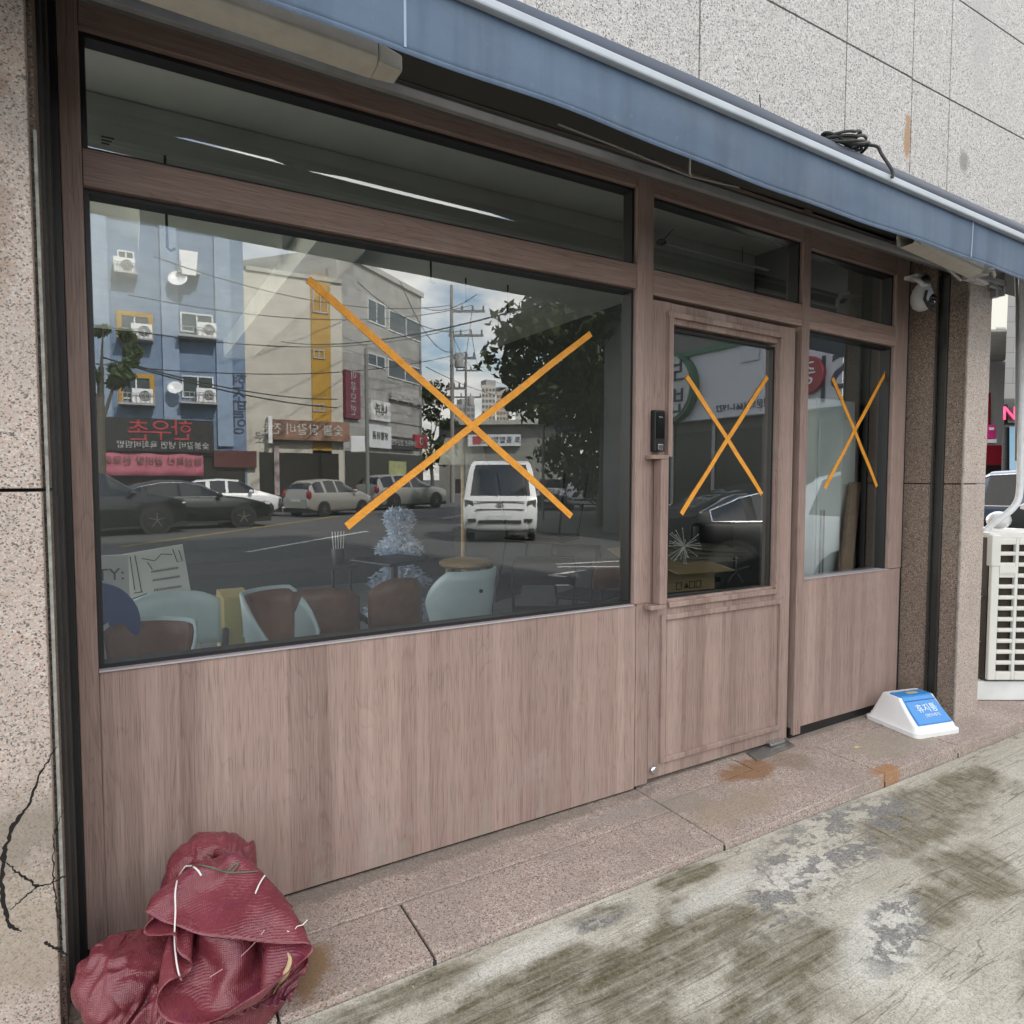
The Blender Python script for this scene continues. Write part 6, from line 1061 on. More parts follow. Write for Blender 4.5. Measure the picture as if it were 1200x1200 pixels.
[-10,-1,10,10,6,-6,28,16,-12,4,1,-4,-10,-18,-30,10,1,-9,-10,-1],
[-10,-5,9,26,3,-17,30,1,0,-9,4,4,-4,-11,-29,-15,12,10,-3,-4],
[-18,-1,28,11,7,-21,16,5,20,-23,-10,4,3,2,-13,-23,-16,11,12,12]]])
sk=thing('woven_sack','crumpled maroon woven plastic sack slumped on the step by the left pilaster','sack',(.1,-.33,0))
def sack_mat():
    m=bpy.data.materials.new('maroon_woven_plastic'); m.use_nodes=True; t=NT(m); p=m.node_tree.nodes['Principled BSDF']; v=t.pos()
    n=t.noise(v,6,5,.6); c=t.mix(t.ramp(n,[(.3,0),(.7,1)]),(.125,.021,.032),(.215,.045,.058))
    c=t.mix(t.ramp(t.noise(t.mapping(v,(3,3,14)),1.3,4,.6),[(.56,0),(.74,.5)]),c,(.13,.02,.10))
    c=t.mix(t.ramp(t.noise(v,28,5,.7),[(.55,0),(.75,.45)]),c,(.36,.12,.13))
    c=t.mix(t.ramp(t.noise(v,70,3,.7),[(.70,0),(.76,.35)]),c,(.42,.27,.25))
    t.link(c,p.inputs['Base Color']); t.link(t.math('MULTIPLY_ADD',n,.25,.14),p.inputs['Roughness']); p.inputs['Specular IOR Level'].default_value=.55
    wv=t.new('ShaderNodeTexWave',bands_direction='X'); wv.inputs['Scale'].default_value=85; wv.inputs['Distortion'].default_value=2.5; wv.inputs['Detail'].default_value=1; t.link(t.mapping(v,(1,.4,.3),(0,0,0),(0,0,.5)),wv.inputs['Vector'])
    wv2=t.new('ShaderNodeTexWave',bands_direction='Z'); wv2.inputs['Scale'].default_value=85; wv2.inputs['Distortion'].default_value=2.5; t.link(v,wv2.inputs['Vector'])
    cr=t.noise(v,15,4,.58,.5); cr2=t.math('POWER',t.math('ABSOLUTE',t.math('SUBTRACT',cr,.5)),.6)
    h=t.math('ADD',t.math('MULTIPLY',t.math('ADD',wv.outputs['Fac'],wv2.outputs['Fac']),.06),t.math('MULTIPLY',cr2,.55))
    t.link(t.bump(h,.6,.010),p.inputs['Normal']); return m
SACK=sack_mat()
g=MB().add([tuple(q) for q in vv],ff); g.build('sack_filling',SACK,sk,smooth=True)
def clothpart(name,G,closed):
    mb=MB().grid([[tuple(p) for p in r] for r in G],closed); o=mb.build(name,SACK,sk,smooth=True)
    o.data.set_sharp_from_angle(angle=rad(170))
    m=o.modifiers.new('sub','SUBSURF'); m.levels=m.render_levels=1; m=o.modifiers.new('thick','SOLIDIFY'); m.thickness=.0015; return mb
b1=clothpart('sack_body',SHEET,False); b2=clothpart('sack_mouth',MOUTH,True)
from mathutils.bvhtree import BVHTree
_n=len(b1.v); _k=_n+len(b2.v)
bv=BVHTree.FromPolygons([Vector(q) for q in b1.v+b2.v+[tuple(q) for q in vv]],[tuple(f) for f in b1.f]+[tuple(i+_n for i in f) for f in b2.f]+[tuple(int(i)+_k for i in f) for f in ff])
def onsack(px,py,off=.004):
    hit=bv.ray_cast(CAM,camvec(px,py).normalized())
    return hit[0]-camvec(px,py).normalized()*off if hit[0] else at(px,py,-.45)
STR=M('white_string',(.72,.68,.66),.8); 
def strpts(pl,off=.004):
    out=[]
    for (a,b),(c,d) in zip(pl[:-1],pl[1:]):
        for k in range(4):
            h=bv.ray_cast(CAM,camvec(a+(c-a)*k/4,b+(d-b)*k/4).normalized()); r=camvec(a+(c-a)*k/4,b+(d-b)*k/4).normalized()
            if h[0]: out.append(h[0]-r*off)
    for _ in range(3): out=[out[0]]+[(out[i-1]+out[i]*2+out[i+1])/4 for i in range(1,len(out)-1)]+[out[-1]]
    return out
g=MB(); g.tube(strpts([(217,1016),(209,1027),(206,1045),(207,1065),(206,1085),(206,1105),(208,1125),(211,1140),(214,1148)],.014),.0018,6); g.tube(strpts([(217,1016),(225,1015),(231,1020),(235,1028)],.014),.0022,6); g.build('string',STR,sk,smooth=True); g=MB(); g.tube(strpts([(292,1048),(297,1035),(304,1025),(314,1020)],.006),.002,6); g.build('string',STR,sk,smooth=True)
g=MB(); g.tube(strpts([(217,1016),(230,1013),(246,1017),(262,1024),(285,1023),(305,1021)],.008),.0014,5); g.tube(strpts([(262,1022),(270,1013),(275,1012),(270,1020),(264,1024)],.010),.0014,5); g.build('green_tie',M('green_wire',(.06,.16,.09),.6),sk,smooth=True)
g=MB(); g.tube(strpts([(302,1090),(292,1105),(275,1122),(255,1136),(240,1146)],.003),.0014,5); g.build('seam_thread',M('pink_thread',(.5,.3,.28),.8),sk,smooth=True)
g=MB(); q=strpts([(327,1117),(330,1124),(328,1134),(322,1146),(316,1158),(310,1168)],.003); g.tube(q,[.0055*math.sin(math.pi*(i+.5)/len(q))+.001 for i in range(len(q))],6); g.build('frayed_edge',M('straw_fray',(.50,.38,.22),.8),sk,smooth=True)
g=MB(); e=onsack(326,1092,0); g.tube([e,e+Vector((.012,-.005,-.004)),e+Vector((.022,0,.004)),e+Vector((.034,-.004,.006)),e+Vector((.045,0,.012))],.0013,5); g.build('loose_thread',STR,sk,smooth=True)
sk.scale=(1.10,1.04,1.0)
# small litter on the ground
def bit(name,label,cat,px,py,z,mat,L,a):
    p=atz(px,py,z); o=MB().hexa([p+Vector((-L,-.004,0)),p+Vector((L,-.006,0)),p+Vector((L,.005,0)),p+Vector((-L,.006,0)),p+Vector((-L*.8,-.003,.006)),p+Vector((L*.9,-.004,.005)),p+Vector((L*.8,.003,.004)),p+Vector((-L,.004,.007))]).build(name,mat)
    o['label']=label;o['category']=cat
bit('cigarette_end','pale cigarette end lying on the stained concrete below the wide window','cigarette end',640,1162,-.045,M('paper_cream',(.70,.66,.52),.8),.012,0)
bit('dry_leaf','small yellow dry leaf on the granite step left of the bin lid','leaf',1004,876,.032,M('dry_leaf',(.55,.46,.22),.8),.018,0)
bit('paper_scrap','white paper scrap on the dark concrete near the sack','scrap',487,1158,-.03,M('paper_cream',(.70,.66,.52),.8),.008,0)
# ================================================================ air conditioner unit
AX=Vector((.864871,-.501995,0)).normalized(); AN=Vector((-.501995,-.864871,0)).normalized()
base=atz(1147,822,.026); rotA=math.atan2(AX.y,AX.x)
ac=thing('air_conditioner','cream outdoor air conditioner with rows of grille slots on a white plinth','air conditioner',base,rotA)
ACW=M('aircon_cream',(.66,.66,.62),.4,var=.05); ACD=M('fin_dark',(.045,.032,.024),.5,.3,var=.4)
H0,H1=.135,1.0; Wd,Dp=.80,.32; xo=.040
g=MB(); g.box(-.0,.95,0.02,.40,0,.118); g.build('plinth',M('plinth_white',(.68,.70,.69),.5,var=.06),ac,world=False,bevel=.006)
g=MB(); g.box(xo+.0,xo+Wd,.02,Dp+.0,H0,H1); g.build('fin_block',ACD,ac,world=False)
g=MB(); cols=[(xo+.048,xo+.142)]; xx=xo+.162
while xx+.09<xo+Wd: cols.append((xx,xx+.094)); xx+=.114
rowsz=[]; zz=H0+.052
for k in range(12): rowsz.append((zz,zz+.042)); zz+=.0665
# front sheet with real slots
xsA=[xo]+[c for p in cols for c in p]+[xo+Wd]; 
for a,b in zip(xsA[0::2],xsA[1::2]): g.box(a,b,-.012,.015,H0,H1)
for a,b in cols:
    zl=[H0]+[c for p in rowsz for c in p]+[H1]
    for c,d in zip(zl[0::2],zl[1::2]): g.box(a,b,-.0115,.0145,c,d)
fs_=g.build('front_grille',ACW,ac,world=False,bevel=.006)
g=MB(); a,b=cols[0]; g.box(a-.002,b+.002,-.016,.01,rowsz[9][0]-.002,rowsz[9][1]+.002); 
for k in range(9): g.box(a+.004+k*.0098,a+.0075+k*.0098,-.0185,-.016,rowsz[9][0]+.002,rowsz[9][0]+.012)
g.build('badge',ACW,ac,world=False)
g=MB(); g.box(xo,xo+Wd,.016,Dp+.03,H1,H1+.028); g.box(xo-.002,xo+.0,.25,Dp+.03,H0,H1); g.box(xo,xo+Wd,Dp+.001,Dp+.03,H0,H1); g.build('casing',ACW,ac,world=False,bevel=.006)
g=MB(); g.box(xo-.006,xo+.05,-.016,.03,H1-.17,H1+.02); g.build('corner_cap',ACW,ac,world=False,bevel=.006)
g=MB(); 
for z in (H0+.22,H0+.5): g.box(xo-.02,xo-.004,.05,.3,z,z+.004)
g.box(xo-.022,xo-.018,.05,.06,H0,H1); g.build('side_rail',ALU,ac,world=False)
# refrigerant pipe along the top and up a post
pp=thing('insulated_pipe','white insulated pipe rising from behind the outdoor air conditioner','pipe',far(1192,620,4.3))
WP=M('pipe_wrap',(.62,.64,.65),.55,var=.08,vscale=25)
q=[far(1198,310,4.25),far(1197,360,4.25),far(1197,450,4.25),far(1196,540,4.22),far(1195,575,4.2),far(1191,590,4.18),far(1180,602,4.18),far(1166,612,4.2),far(1155,622,4.22)]
MB().tube(cat(q),[.020]*1+[.020]*(len(cat(q))-1),12).build('wrapped_pipe',WP,pp,smooth=True)
q2=[far(1175,303,4.25),far(1186,312,4.25),far(1191,330,4.25),far(1191.5,420,4.25),far(1191,540,4.25)]
MB().tube(cat(q2),.009,8).build('conduit',M('conduit_grey',(.18,.19,.20),.5),pp,smooth=True)
# ================================================================ vehicles
CARGLASS=M('car_glass',(.012,.014,.016),.04,0,.6,coat=.6); TYRE=M('tyre',(.014,.014,.014),.8); RIM=M('alloy_rim',(.42,.43,.45),.3,.9,var=.1); LAMPW=M('headlamp',(.55,.58,.62),.12,.2); LAMPR=M('tail_lamp',(.22,.008,.012),.2,coat=.6)
PLATE=M('number_plate',(.60,.62,.62),.5); CARBLK=M('dark_trim',(.02,.02,.022),.5)
def wheel(root,x,y,r,w):
    t=MB(); s=1 if y>0 else -1
    t.lathe([(r*.62,-w/2),(r*.9,-w/2),(r,-w*.32),(r,w*.32),(r*.9,w/2),(r*.62,w/2)],(x,y,r),22,'Y'); o=t.build('wheel',TYRE,root,world=False,smooth=True)
    t=MB(); t.lathe([(r*.63,-w*.30*1),(r*.63,w*.40)],(x,y,r),22,'Y'); 
    for k in range(5):
        a=2*math.pi*k/5+.3; t.bar((x,y+s*w*.44,r),(x+r*.56*math.cos(a),y+s*w*.44,r+r*.56*math.sin(a)),r*.2,.02)
    t.lathe([(r*.66,s*w*.38),(r*.66,s*w*.46),(r*.55,s*w*.46)],(x,y,r),22,'Y')
    t.build('rim',RIM,o,world=False)
def car(name,label,cat,loc,yaw,paint,L=4.5,W=1.8,belt=.92,group=None,top=None,hood=None,lower=.2,glass=None,wheelr=.32,wx=None,chrome=False,bed=False,pillars=(),rear='sedan'):
    """top: [(x,z)] roofline from nose (x=+L/2) to tail; the part above the belt between the glass limits is the cabin"""
    r=thing(name,label,cat,loc,yaw,group); hw=W/2
    xs=np.unique(np.concatenate([np.linspace(-L/2,L/2,34),[p[0] for p in top],[x for a,b in pillars for x in (a,b)]]))[::-1]
    tx=np.array([p[0] for p in top][::-1]);tz=np.array([p[1] for p in top][::-1])
    secs=[]
    for x in xs:
        zt=float(np.interp(x,tx,tz)); e=abs(x)/(L/2); k=hw*(1-.16*max(0,(e-.70)/.30)**2)
        zb=lower+.16*max(0,(e-.86)/.14); bl_=min(belt+.02*(1-x/(L/2))*.8,zt-.015); cab=max(0,zt-bl_-.02)
        rw=k*(.93-.34*min(1,cab/.55)) if cab>.02 else k*.88
        secs.append([(x,0,zb),(x,k*.86,zb),(x,k*.97,zb+.10),(x,k,zb+(bl_-zb)*.55),(x,k*.985,bl_-.05),(x,k*.94,bl_),(x,rw*1.02,zt-.07*min(1,cab/.3)),(x,rw*.86,zt-.012),(x,rw*.4,zt+.004),(x,0,zt+.008)])
    body=MB();gl=MB(); n=10
    gx0,gx1,fs0,fs1,rs0,rs1=glass   # side glass range (front,back), windscreen range, rear screen range
    for sgn in(1,-1):
        for i in range(len(xs)-1):
            a,b=secs[i],secs[i+1]; xm=(xs[i]+xs[i+1])/2
            for j in range(n-1):
                q=[Vector((p[0],p[1]*sgn,p[2])) for p in (a[j],a[j+1],b[j+1],b[j])]
                cabh=max(a[6][2]-a[5][2],b[6][2]-b[5][2])
                isg=(j==5 and gx1<xm<gx0 and cabh>.10 and not any(p0<=xm<=p1 for p0,p1 in pillars))
                if j>=6 and (fs1<xm<fs0 or rs1<xm<rs0): isg=True
                (gl if isg else body).quad(*q)
        # ends
    for i in(0,-1):
        s_=secs[i]; body.add([(p[0],p[1],p[2]) for p in s_]+[(p[0],-p[1],p[2]) for p in s_[::-1]],[tuple(range(20))])
    body.build('body',paint,r,world=False,smooth=True,flip=True); gl.build('window',CARGLASS,r,world=False,smooth=True)
    wxs=wx or (L*.31,-L*.29)
    for x in wxs:
        for s in(1,-1):
            a=MB(); a.lathe([(wheelr*1.16,-.004),(wheelr*1.16,.004)],(x,s*(hw+.002),wheelr*1.02),24,'Y'); a.build('wheel_arch',CARBLK,r,world=False)
            wheel(r,x,s*(hw-.07),wheelr,.17)
    zl=belt-.22
    for s in(1,-1):
        h=MB(); h.ball((L/2-.16,s*hw*.70,zl),.16,.20,.075); h.build('headlight',LAMPW,r,world=False,smooth=True)
        if rear=='tall': 
            h=MB(); h.ball((-L/2+.09,s*hw*.84,belt-.05),.11,.11,.20)
        else:
            h=MB(); h.ball((-L/2+.10,s*hw*.66,belt-.10),.13,.26,.065)
        h.build('taillight',LAMPR,r,world=False,smooth=True)
        m_=MB(); m_.ball((gx0-.15,s*(hw+.10),belt+.08),.08,.12,.075); m_.build('mirror',paint,r,world=False,smooth=True)
    g=MB(); g.box(-L/2-.012,-L/2+.03,-.26,.26,.60,.71); g.build('number_plate',PLATE,r,world=False)
    g=MB(); g.box(L/2-.03,L/2+.012,-.26,.26,.42,.53); g.build('number_plate',PLATE,r,world=False)
    g=MB(); g.box(L/2-.06,L/2+.006,-hw*.55,hw*.55,zl-.13,zl+.04); g.build('grille',CARBLK,r,world=False,bevel=.02)
    g=MB(); g.box(-L/2+.05,L/2-.05,-hw*.9,hw*.9,lower-.03,lower+.12); g.build('underbody',CARBLK,r,world=False)
    if chrome:
        g=MB()
        for s in(1,-1):
            loop=[(x,s*(sec[5][1]+.004),sec[5][2]+.005) for x,sec in zip(xs,secs) if gx1<=x<=gx0]+[(x,s*(sec[6][1]+.006),sec[6][2]) for x,sec in list(zip(xs,secs))[::-1] if gx1<=x<=gx0]
            g.tube(loop,.012,6,closed=True)
        g.build('chrome_trim',CHROME,r,world=False,smooth=True)
    return r
def paint(n,c,ro=.28,me=.0): return M('car_paint_'+n,c,ro,me,.5,coat=.7)
AXIS=math.atan2(.8637,.5013)   # direction of view in plan
def vyaw(deg):   # heading turned right of the view direction, seen in the mirror world -> real yaw
    return -(AXIS-rad(deg))
def vloc(px,Z): p=mir(far(px,560,Z)); return (p.x,p.y,-.16)
SEDAN=dict(L=4.95,W=1.86,belt=.94,wheelr=.34,top=[(2.47,.62),(2.38,.74),(1.6,.93),(1.05,.99),(.35,1.38),(-.1,1.46),(-.7,1.46),(-1.3,1.34),(-1.95,1.06),(-2.4,1.0),(-2.47,.7)],glass=(.95,-1.75,1.0,.38,-1.12,-1.85),pillars=((-.32,-.22),(-1.25,-1.1)))
HATCH=dict(L=3.65,W=1.62,belt=.93,wheelr=.29,rear='tall',top=[(1.82,.6),(1.72,.78),(1.05,1.0),(.85,1.05),(.2,1.46),(-.5,1.50),(-1.3,1.44),(-1.62,1.30),(-1.78,.95),(-1.82,.7)],glass=(.75,-1.45,.82,.22,-1.5,-1.74),pillars=((-.30,-.20),(-1.0,-.85)))
SUV=dict(L=4.8,W=1.9,belt=1.05,wheelr=.38,rear='tall',top=[(2.4,.75),(2.3,.95),(1.3,1.12),(1.1,1.16),(.4,1.66),(-.5,1.72),(-1.6,1.68),(-2.1,1.55),(-2.32,1.1),(-2.4,.8)],glass=(1.0,-1.95,1.08,.42,-2.0,-2.28),pillars=((-.2,-.1),(-1.25,-1.1)))
blk=paint('black',(.006,.007,.008),.3); slv=paint('silver',(.36,.35,.32),.35,.3); wht=paint('white',(.74,.75,.76)); gry=paint('grey',(.30,.30,.28),.35,.3); nvy=paint('navy',(.02,.035,.06))
car('parked_car','black sedan with chrome window line parked across the road from the shop','car',vloc(213,20.3),vyaw(50),blk,chrome=True,**SEDAN)
car('parked_car','black car at the far left end of the opposite kerb','car',vloc(95,17.5),vyaw(40),blk,**SUV)
car('parked_car','white hatchback standing behind the black sedan','car',vloc(272,26.5),vyaw(62),wht,**HATCH)
car('parked_car','silver small hatchback below the beige building','car',vloc(386,27.5),vyaw(30),slv,**HATCH)
car('parked_car','champagne grey sport utility car parked along the grey building','car',vloc(472,33.5),vyaw(38),gry,**SUV)
car('parked_car','dark sedan with chrome window line parked beside the white sign band','car',vloc(945,9.6),vyaw(84),M('car_paint_dull_black',(.006,.007,.008),.45,0,.2),chrome=True,**SEDAN)
SUVW=dict(SUV); SUVW.update(L=4.7,belt=1.12)
car('parked_car','white sport utility car parked beyond the outdoor air conditioner','car',(7.25,-.36,-.16),rad(90),wht,**SUVW)
car('parked_car','dark blue car waiting beyond the white car at the right','car',(13.6,3.3,-.16),rad(100),nvy,chrome=True,**SUV)
car('parked_car','dark grey hatchback parked farther down the road under the trees','car',vloc(650,33),vyaw(190),paint('charcoal',(.05,.05,.055)),**HATCH)
# cab over delivery truck
def truck(label,loc,yaw,scale=1.0,detail=True):
    r=thing('delivery_truck',label,'truck',loc,yaw); W=.87
    secs=[(0.0,[(.30,.84),(.62,.87),(1.02,.86),(1.12,.82),(1.86,.72),(1.96,.60)])]
    b=MB(); P=[]
    # front profile (x forward) by height, and half width by height
    prof=[(.92,.30,.80),(.98,.36,.85),(1.0,.60,.87),(.99,.80,.87),(.93,1.04,.865),(.88,1.12,.85),(.62,1.70,.77),(.52,1.86,.72),(.36,1.95,.66)]
    rowsF=[[Vector((x-.10*(abs(u)**3),u*w,z)) for u in np.linspace(-1,1,13)] for x,z,w in prof]
    rowsF.append([Vector((-.75,u*.66,1.97)) for u in np.linspace(-1,1,13)])
    g_=MB()
    for i in range(len(rowsF)-1):
        for j in range(12):
            q=(rowsF[i][j],rowsF[i][j+1],rowsF[i+1][j+1],rowsF[i+1][j])
            (g_ if (i in(5,6) and 0<j<11) else b).quad(*q)
    for s in(0,12):
        side=[r_[s] for r_ in rowsF]+[Vector((-.78,rowsF[5][s].y,1.12)),Vector((-.78,rowsF[0][s].y,.42))]
        b.add(side,[tuple(range(len(side)))])
        sg=1 if s else -1; q=[Vector((.78,sg*.862,1.14)),Vector((.52,sg*.79,1.70)),Vector((-.5,sg*.775,1.78)),Vector((-.62,sg*.862,1.14))]; g_.add([v+Vector((0,sg*.012,0)) for v in q],[(0,1,2,3)])
    b.build('cab',wht,r,world=False,smooth=True); g_.build('windscreen',CARGLASS,r,world=False,smooth=True)
    g=MB(); g.box(-3.6,-.85,-.84,.84,.68,.98); g.box(-3.6,-.80,-.35,.35,.42,.66); g.build('cargo_bed',M('bed_blue_white',(.55,.58,.60),.5,var=.15),r,world=False,bevel=.01)
    for x in(.25,-2.6):
        for s in(1,-1): wheel(r,x,s*.74,.31,.18)
    for s in(1,-1):
        g=MB(); g.hexa([(.94,s*.60,.78),(.90,s*.84,.78),(.80,s*.86,.78),(.84,s*.60,.78),(.93,s*.64,1.0),(.86,s*.845,1.04),(.78,s*.86,1.04),(.83,s*.64,1.0)]); g.build('headlight',M('dark_headlamp',(.10,.10,.11),.12,.2,coat=.6),r,world=False,bevel=.015)
        g=MB(); g.box(.955,.985,s*.66-.1,s*.66+.1,.50,.58); g.build('fog_light',CARBLK,r,world=False,bevel=.01)
        g=MB(); g.tube([(.70,s*.86,1.25),(.80,s*1.0,1.35)],.015,6); g.box(.72,.80,s*1.0-.07,s*1.0+.07,1.18,1.52); g.build('mirror',CARBLK,r,world=False,bevel=.02)
        g=MB(); g.tube([(.90,s*.25-.2,1.12),(.78,s*.25+.18,1.30)],.012,5); g.build('wiper',CARBLK,r,world=False)
    g=MB(); g.box(.97,1.02,-.50,.50,.47,.55); g.build('bumper_grille',CARBLK,r,world=False,bevel=.012)
    g=MB(); g.box(1.02,1.03,-.28,.28,.555,.665); g.build('number_plate',PLATE,r,world=False)
    g=MB(); g.box(.975,1.008,-.56,.56,.80,.812); g.box(.945,.985,-.6,.6,.985,.995); g.build('panel_gap',CARBLK,r,world=False)
    g=MB(); pts=[(.985+.0*k,.085*math.cos(a),.895+.05*math.sin(a)) for k,a in enumerate(np.linspace(0,2*math.pi,17)[:-1])]; g.tube(pts,.009,6,closed=True); g.tube([(.99,-.03,.86),(.985,-.02,.93)],.008,5); g.tube([(.99,.02,.86),(.985,.03,.93)],.008,5); g.tube([(.988,-.025,.893),(.988,.025,.897)],.008,5); g.build('emblem',CHROME,r,world=False)
    g=MB(); g.box(-.7,.9,-.78,.78,.25,.45); g.build('chassis',CARBLK,r,world=False)
    return r
truck('white flatbed truck facing the shop in the middle of the street',vloc(590,16.4),vyaw(181))
truck('white truck parked far down the road in the shade of trees',vloc(690,32),vyaw(196))
# ================================================================ the street opposite (seen in the glass)
class Wall:
    """vertical wall plane across the street: t runs along it, z up, o = distance out of it towards the shop"""
    def __init__(s,px,Z,ang=None,dirw=None):
        p=mir(far(px,560,Z)); s.p=Vector((p.x,p.y,0))
        if dirw is None:
            a=rad(ang); c=Vector((math.sin(a),0,math.cos(a))); d=RM@c; d=Vector((d.x,-d.y,0))
        else: d=Vector(dirw)
        s.d=d.normalized(); n=Vector((-s.d.y,s.d.x,0))
        if n.dot(Vector((0,-2,0))-s.p)<0: n=-n
        s.n=n
    def tz(s,px,py,o=0):
        r=camvec(px,py); r=Vector((r.x,-r.y,r.z)); c=mir(CAM); k=(s.p+s.n*o-c).dot(s.n)/r.dot(s.n); q=c+r*k; return (q-s.p).dot(s.d),q.z
    def pt(s,t,z,o=0): 
        q=s.p+s.d*t+s.n*o; return Vector((q.x,q.y,z))
    def box(s,mb,t0,t1,z0,z1,o0,o1):
        mb.hexa([s.pt(t0,z0,o1),s.pt(t1,z0,o1),s.pt(t1,z0,o0),s.pt(t0,z0,o0),s.pt(t0,z1,o1),s.pt(t1,z1,o1),s.pt(t1,z1,o0),s.pt(t0,z1,o0)]); return mb
    def pbox(s,mb,x0,y0,x1,y1,o0,o1):   # by pixel corners of the photo
        ta,za=s.tz(x0,y0); tb,zb=s.tz(x1,y1); return s.box(mb,min(ta,tb),max(ta,tb),min(za,zb),max(za,zb),o0,o1)
    def text(s,body,px,py,size,mat,parent,o=.06,name='lettering',vert=False):
        t,z=s.tz(px,py); L=-s.d if True else s.d    # reads correctly for a person standing at the shop
        ux=s.d if s.d.cross(Vector((0,0,1))).dot(s.n)>0 else -s.d
        if vert: body='\n'.join(body)
        return text(body,size,mat,parent,s.pt(t,z,o),ux,(0,0,1),name=name,ext=.01)
def stucco(n,c,v=.14,sc_=2.2): return M('stucco_'+n,c,.85,var=v,vscale=sc_,bump=.15,bscale=20)
WF=M('window_frame_white',(.62,.64,.66),.45); WG=M('building_glass',(.055,.075,.085),.06,0,.6); WGB=M('sky_blue_glass',(.10,.24,.36),.06,0,.7); RAIL=M('balcony_rail',(.35,.35,.36),.5)
OCH=stucco('ochre',(.42,.24,.04)); 
def win(w,b,x0,y0,x1,y1,o=.05,frame=WF,pane=WG,split=True,name='window'):
    ta,za=w.tz(x0,y0); tb,zb=w.tz(x1,y1); t0,t1=min(ta,tb),max(ta,tb); z0,z1=min(za,zb),max(za,zb); f=.07
    g=MB(); w.box(g,t0,t0+f,z0,z1,-.02,o); w.box(g,t1-f,t1,z0,z1,-.02,o); w.box(g,t0+f,t1-f,z0,z0+f,-.02,o); w.box(g,t0+f,t1-f,z1-f,z1,-.02,o)
    if split: w.box(g,(t0+t1)/2-.03,(t0+t1)/2+.03,z0+f,z1-f,-.02,o)
    fo=g.build(name,frame,b); g=MB(); w.box(g,t0+f,t1-f,z0+f,z1-f,.005,.02); g.build('pane',pane,fo); return fo
# --- blue apartment house with beige gable
wb=Wall(290,33.0,dirw=(1,0,0))
bb=thing('apartment_house','four storey blue apartment house with barred balconies and a plain beige gable wall','building',wb.pt(-4,-.16))
tL=wb.tz(40,500)[0]; tY0=wb.tz(365,400)[0]; tY1=wb.tz(388,400)[0]; tR=wb.tz(402,400)[0]
g=MB(); wb.box(g,tL-6,0,-.16,13.2,-9,0); g.build('wall',stucco('blue',(.155,.225,.34)),bb)
g=MB(); wb.box(g,0.001,tY0,-.16,11.6,-9,-.02); wb.box(g,tY1,tR,-.16,11.6,-9,-.02); bg=g.build('gable_wall',stucco('beige',(.50,.47,.41),.12,1.2),bb)
g=MB(); wb.box(g,tY0+.002,tY1-.002,2.8,11.9,-9,.03); g.build('stair_strip',OCH,bb)
g=MB(); wb.box(g,tL-6,.1,13.2,13.5,-9.1,.25); wb.box(g,0.1,tR,11.6,11.8,-9,.1); g.build('roof',stucco('coping',(.40,.39,.36)),bb)
g=MB()
for px in (118,200,262): 
    t=wb.tz(px,400)[0]; wb.box(g,t-.35,t+.35,2.9,13.1,.0,.16)
g.build('pier',stucco('pale_blue',(.24,.32,.44)),bb)
# small windows up the ochre strip of the beige gable
for (x0,y0,x1,y1) in ((366,336,385,368),(367,409,381,421),(367,473,381,483)): win(wb,bb,x0,y0,x1,y1,.08,RAIL)
def balcony(x0,y0,x1,y1,ochre,acx=None):
    f=win(wb,bb,x0,y0,x1,y1,.06)
    ta,za=wb.tz(x0-3,y1-8); tb,zb=wb.tz(x1+3,y1+6); t0,t1=min(ta,tb),max(ta,tb); zt,zb_=max(za,zb),min(za,zb)
    g=MB(); wb.box(g,t0,t1,zb_-.08,zb_,0,.75); 
    for u in np.linspace(t0,t1,9): wb.box(g,u-.012,u+.012,zb_,zt,.70,.725)
    wb.box(g,t0,t1,zt-.03,zt,.69,.73); g.build('balcony',RAIL,bb)
    if ochre:
        g=MB(); ta,za=wb.tz(x0-3,y0-4); tb,zb2=wb.tz(x1+4,y1+8); a,b=min(ta,tb),max(ta,tb); wb.box(g,a,a+.2,zb2,za,0,.09); wb.box(g,b-.2,b,zb2,za,0,.09); wb.box(g,a,b,za-.2,za,0,.1); g.build('window_surround',OCH,bb)
    if acx:
        t,z=wb.tz(acx,y1+2); g=MB(); wb.box(g,t-.42,t+.42,z-.1,z+.55,.25,.6); o=g.build('wall_unit',WHITEPL,bb); g=MB(); c=wb.pt(t+.1,z+.22,.61)
        for k in range(3): g.tube([c+wb.d*(.08+.07*k)*math.cos(a)+Vector((0,0,(.08+.07*k)*math.sin(a))) for a in np.linspace(0,2*math.pi,13)[:-1]],.02,5,closed=True)
        g.build('fan_grille',CARBLK,o)
    else:
        t,z=wb.tz((x0+x1)/2,y1); g=MB(); g.hexa([wb.pt(t-.28,z-.35,.75),wb.pt(t+.28,z-.35,.75),wb.pt(t+.28,z-.35,.8),wb.pt(t-.28,z-.35,.8),wb.pt(t-.4,z+.75,.75),wb.pt(t+.4,z+.75,.75),wb.pt(t+.4,z+.75,.8),wb.pt(t-.4,z+.75,.8)]); g.build('parapet_panel',WHITEPL,bb)
balcony(137,292,158,318,False,146); balcony(210,300,230,318,False)
balcony(139,367,176,394,True,166); balcony(211,365,250,392,False,241)
balcony(141,440,178,469,True,167); balcony(213,439,251,468,False,241)
g=MB(); 
for (px,py,r) in ((205,457,.33),(208,331,.42)):
    t,z=wb.tz(px,py); c=wb.pt(t,z,.55); n=(wb.n+Vector((0,0,.5))-wb.d*.3).normalized(); u=n.orthogonal().normalized(); v=n.cross(u)
    g.grid([[c+(u*math.cos(a)+v*math.sin(a))*r*q_+n*.12*q_*q_ for q_ in(0.01,.4,.7,1)] for a in np.linspace(0,2*math.pi,17)])
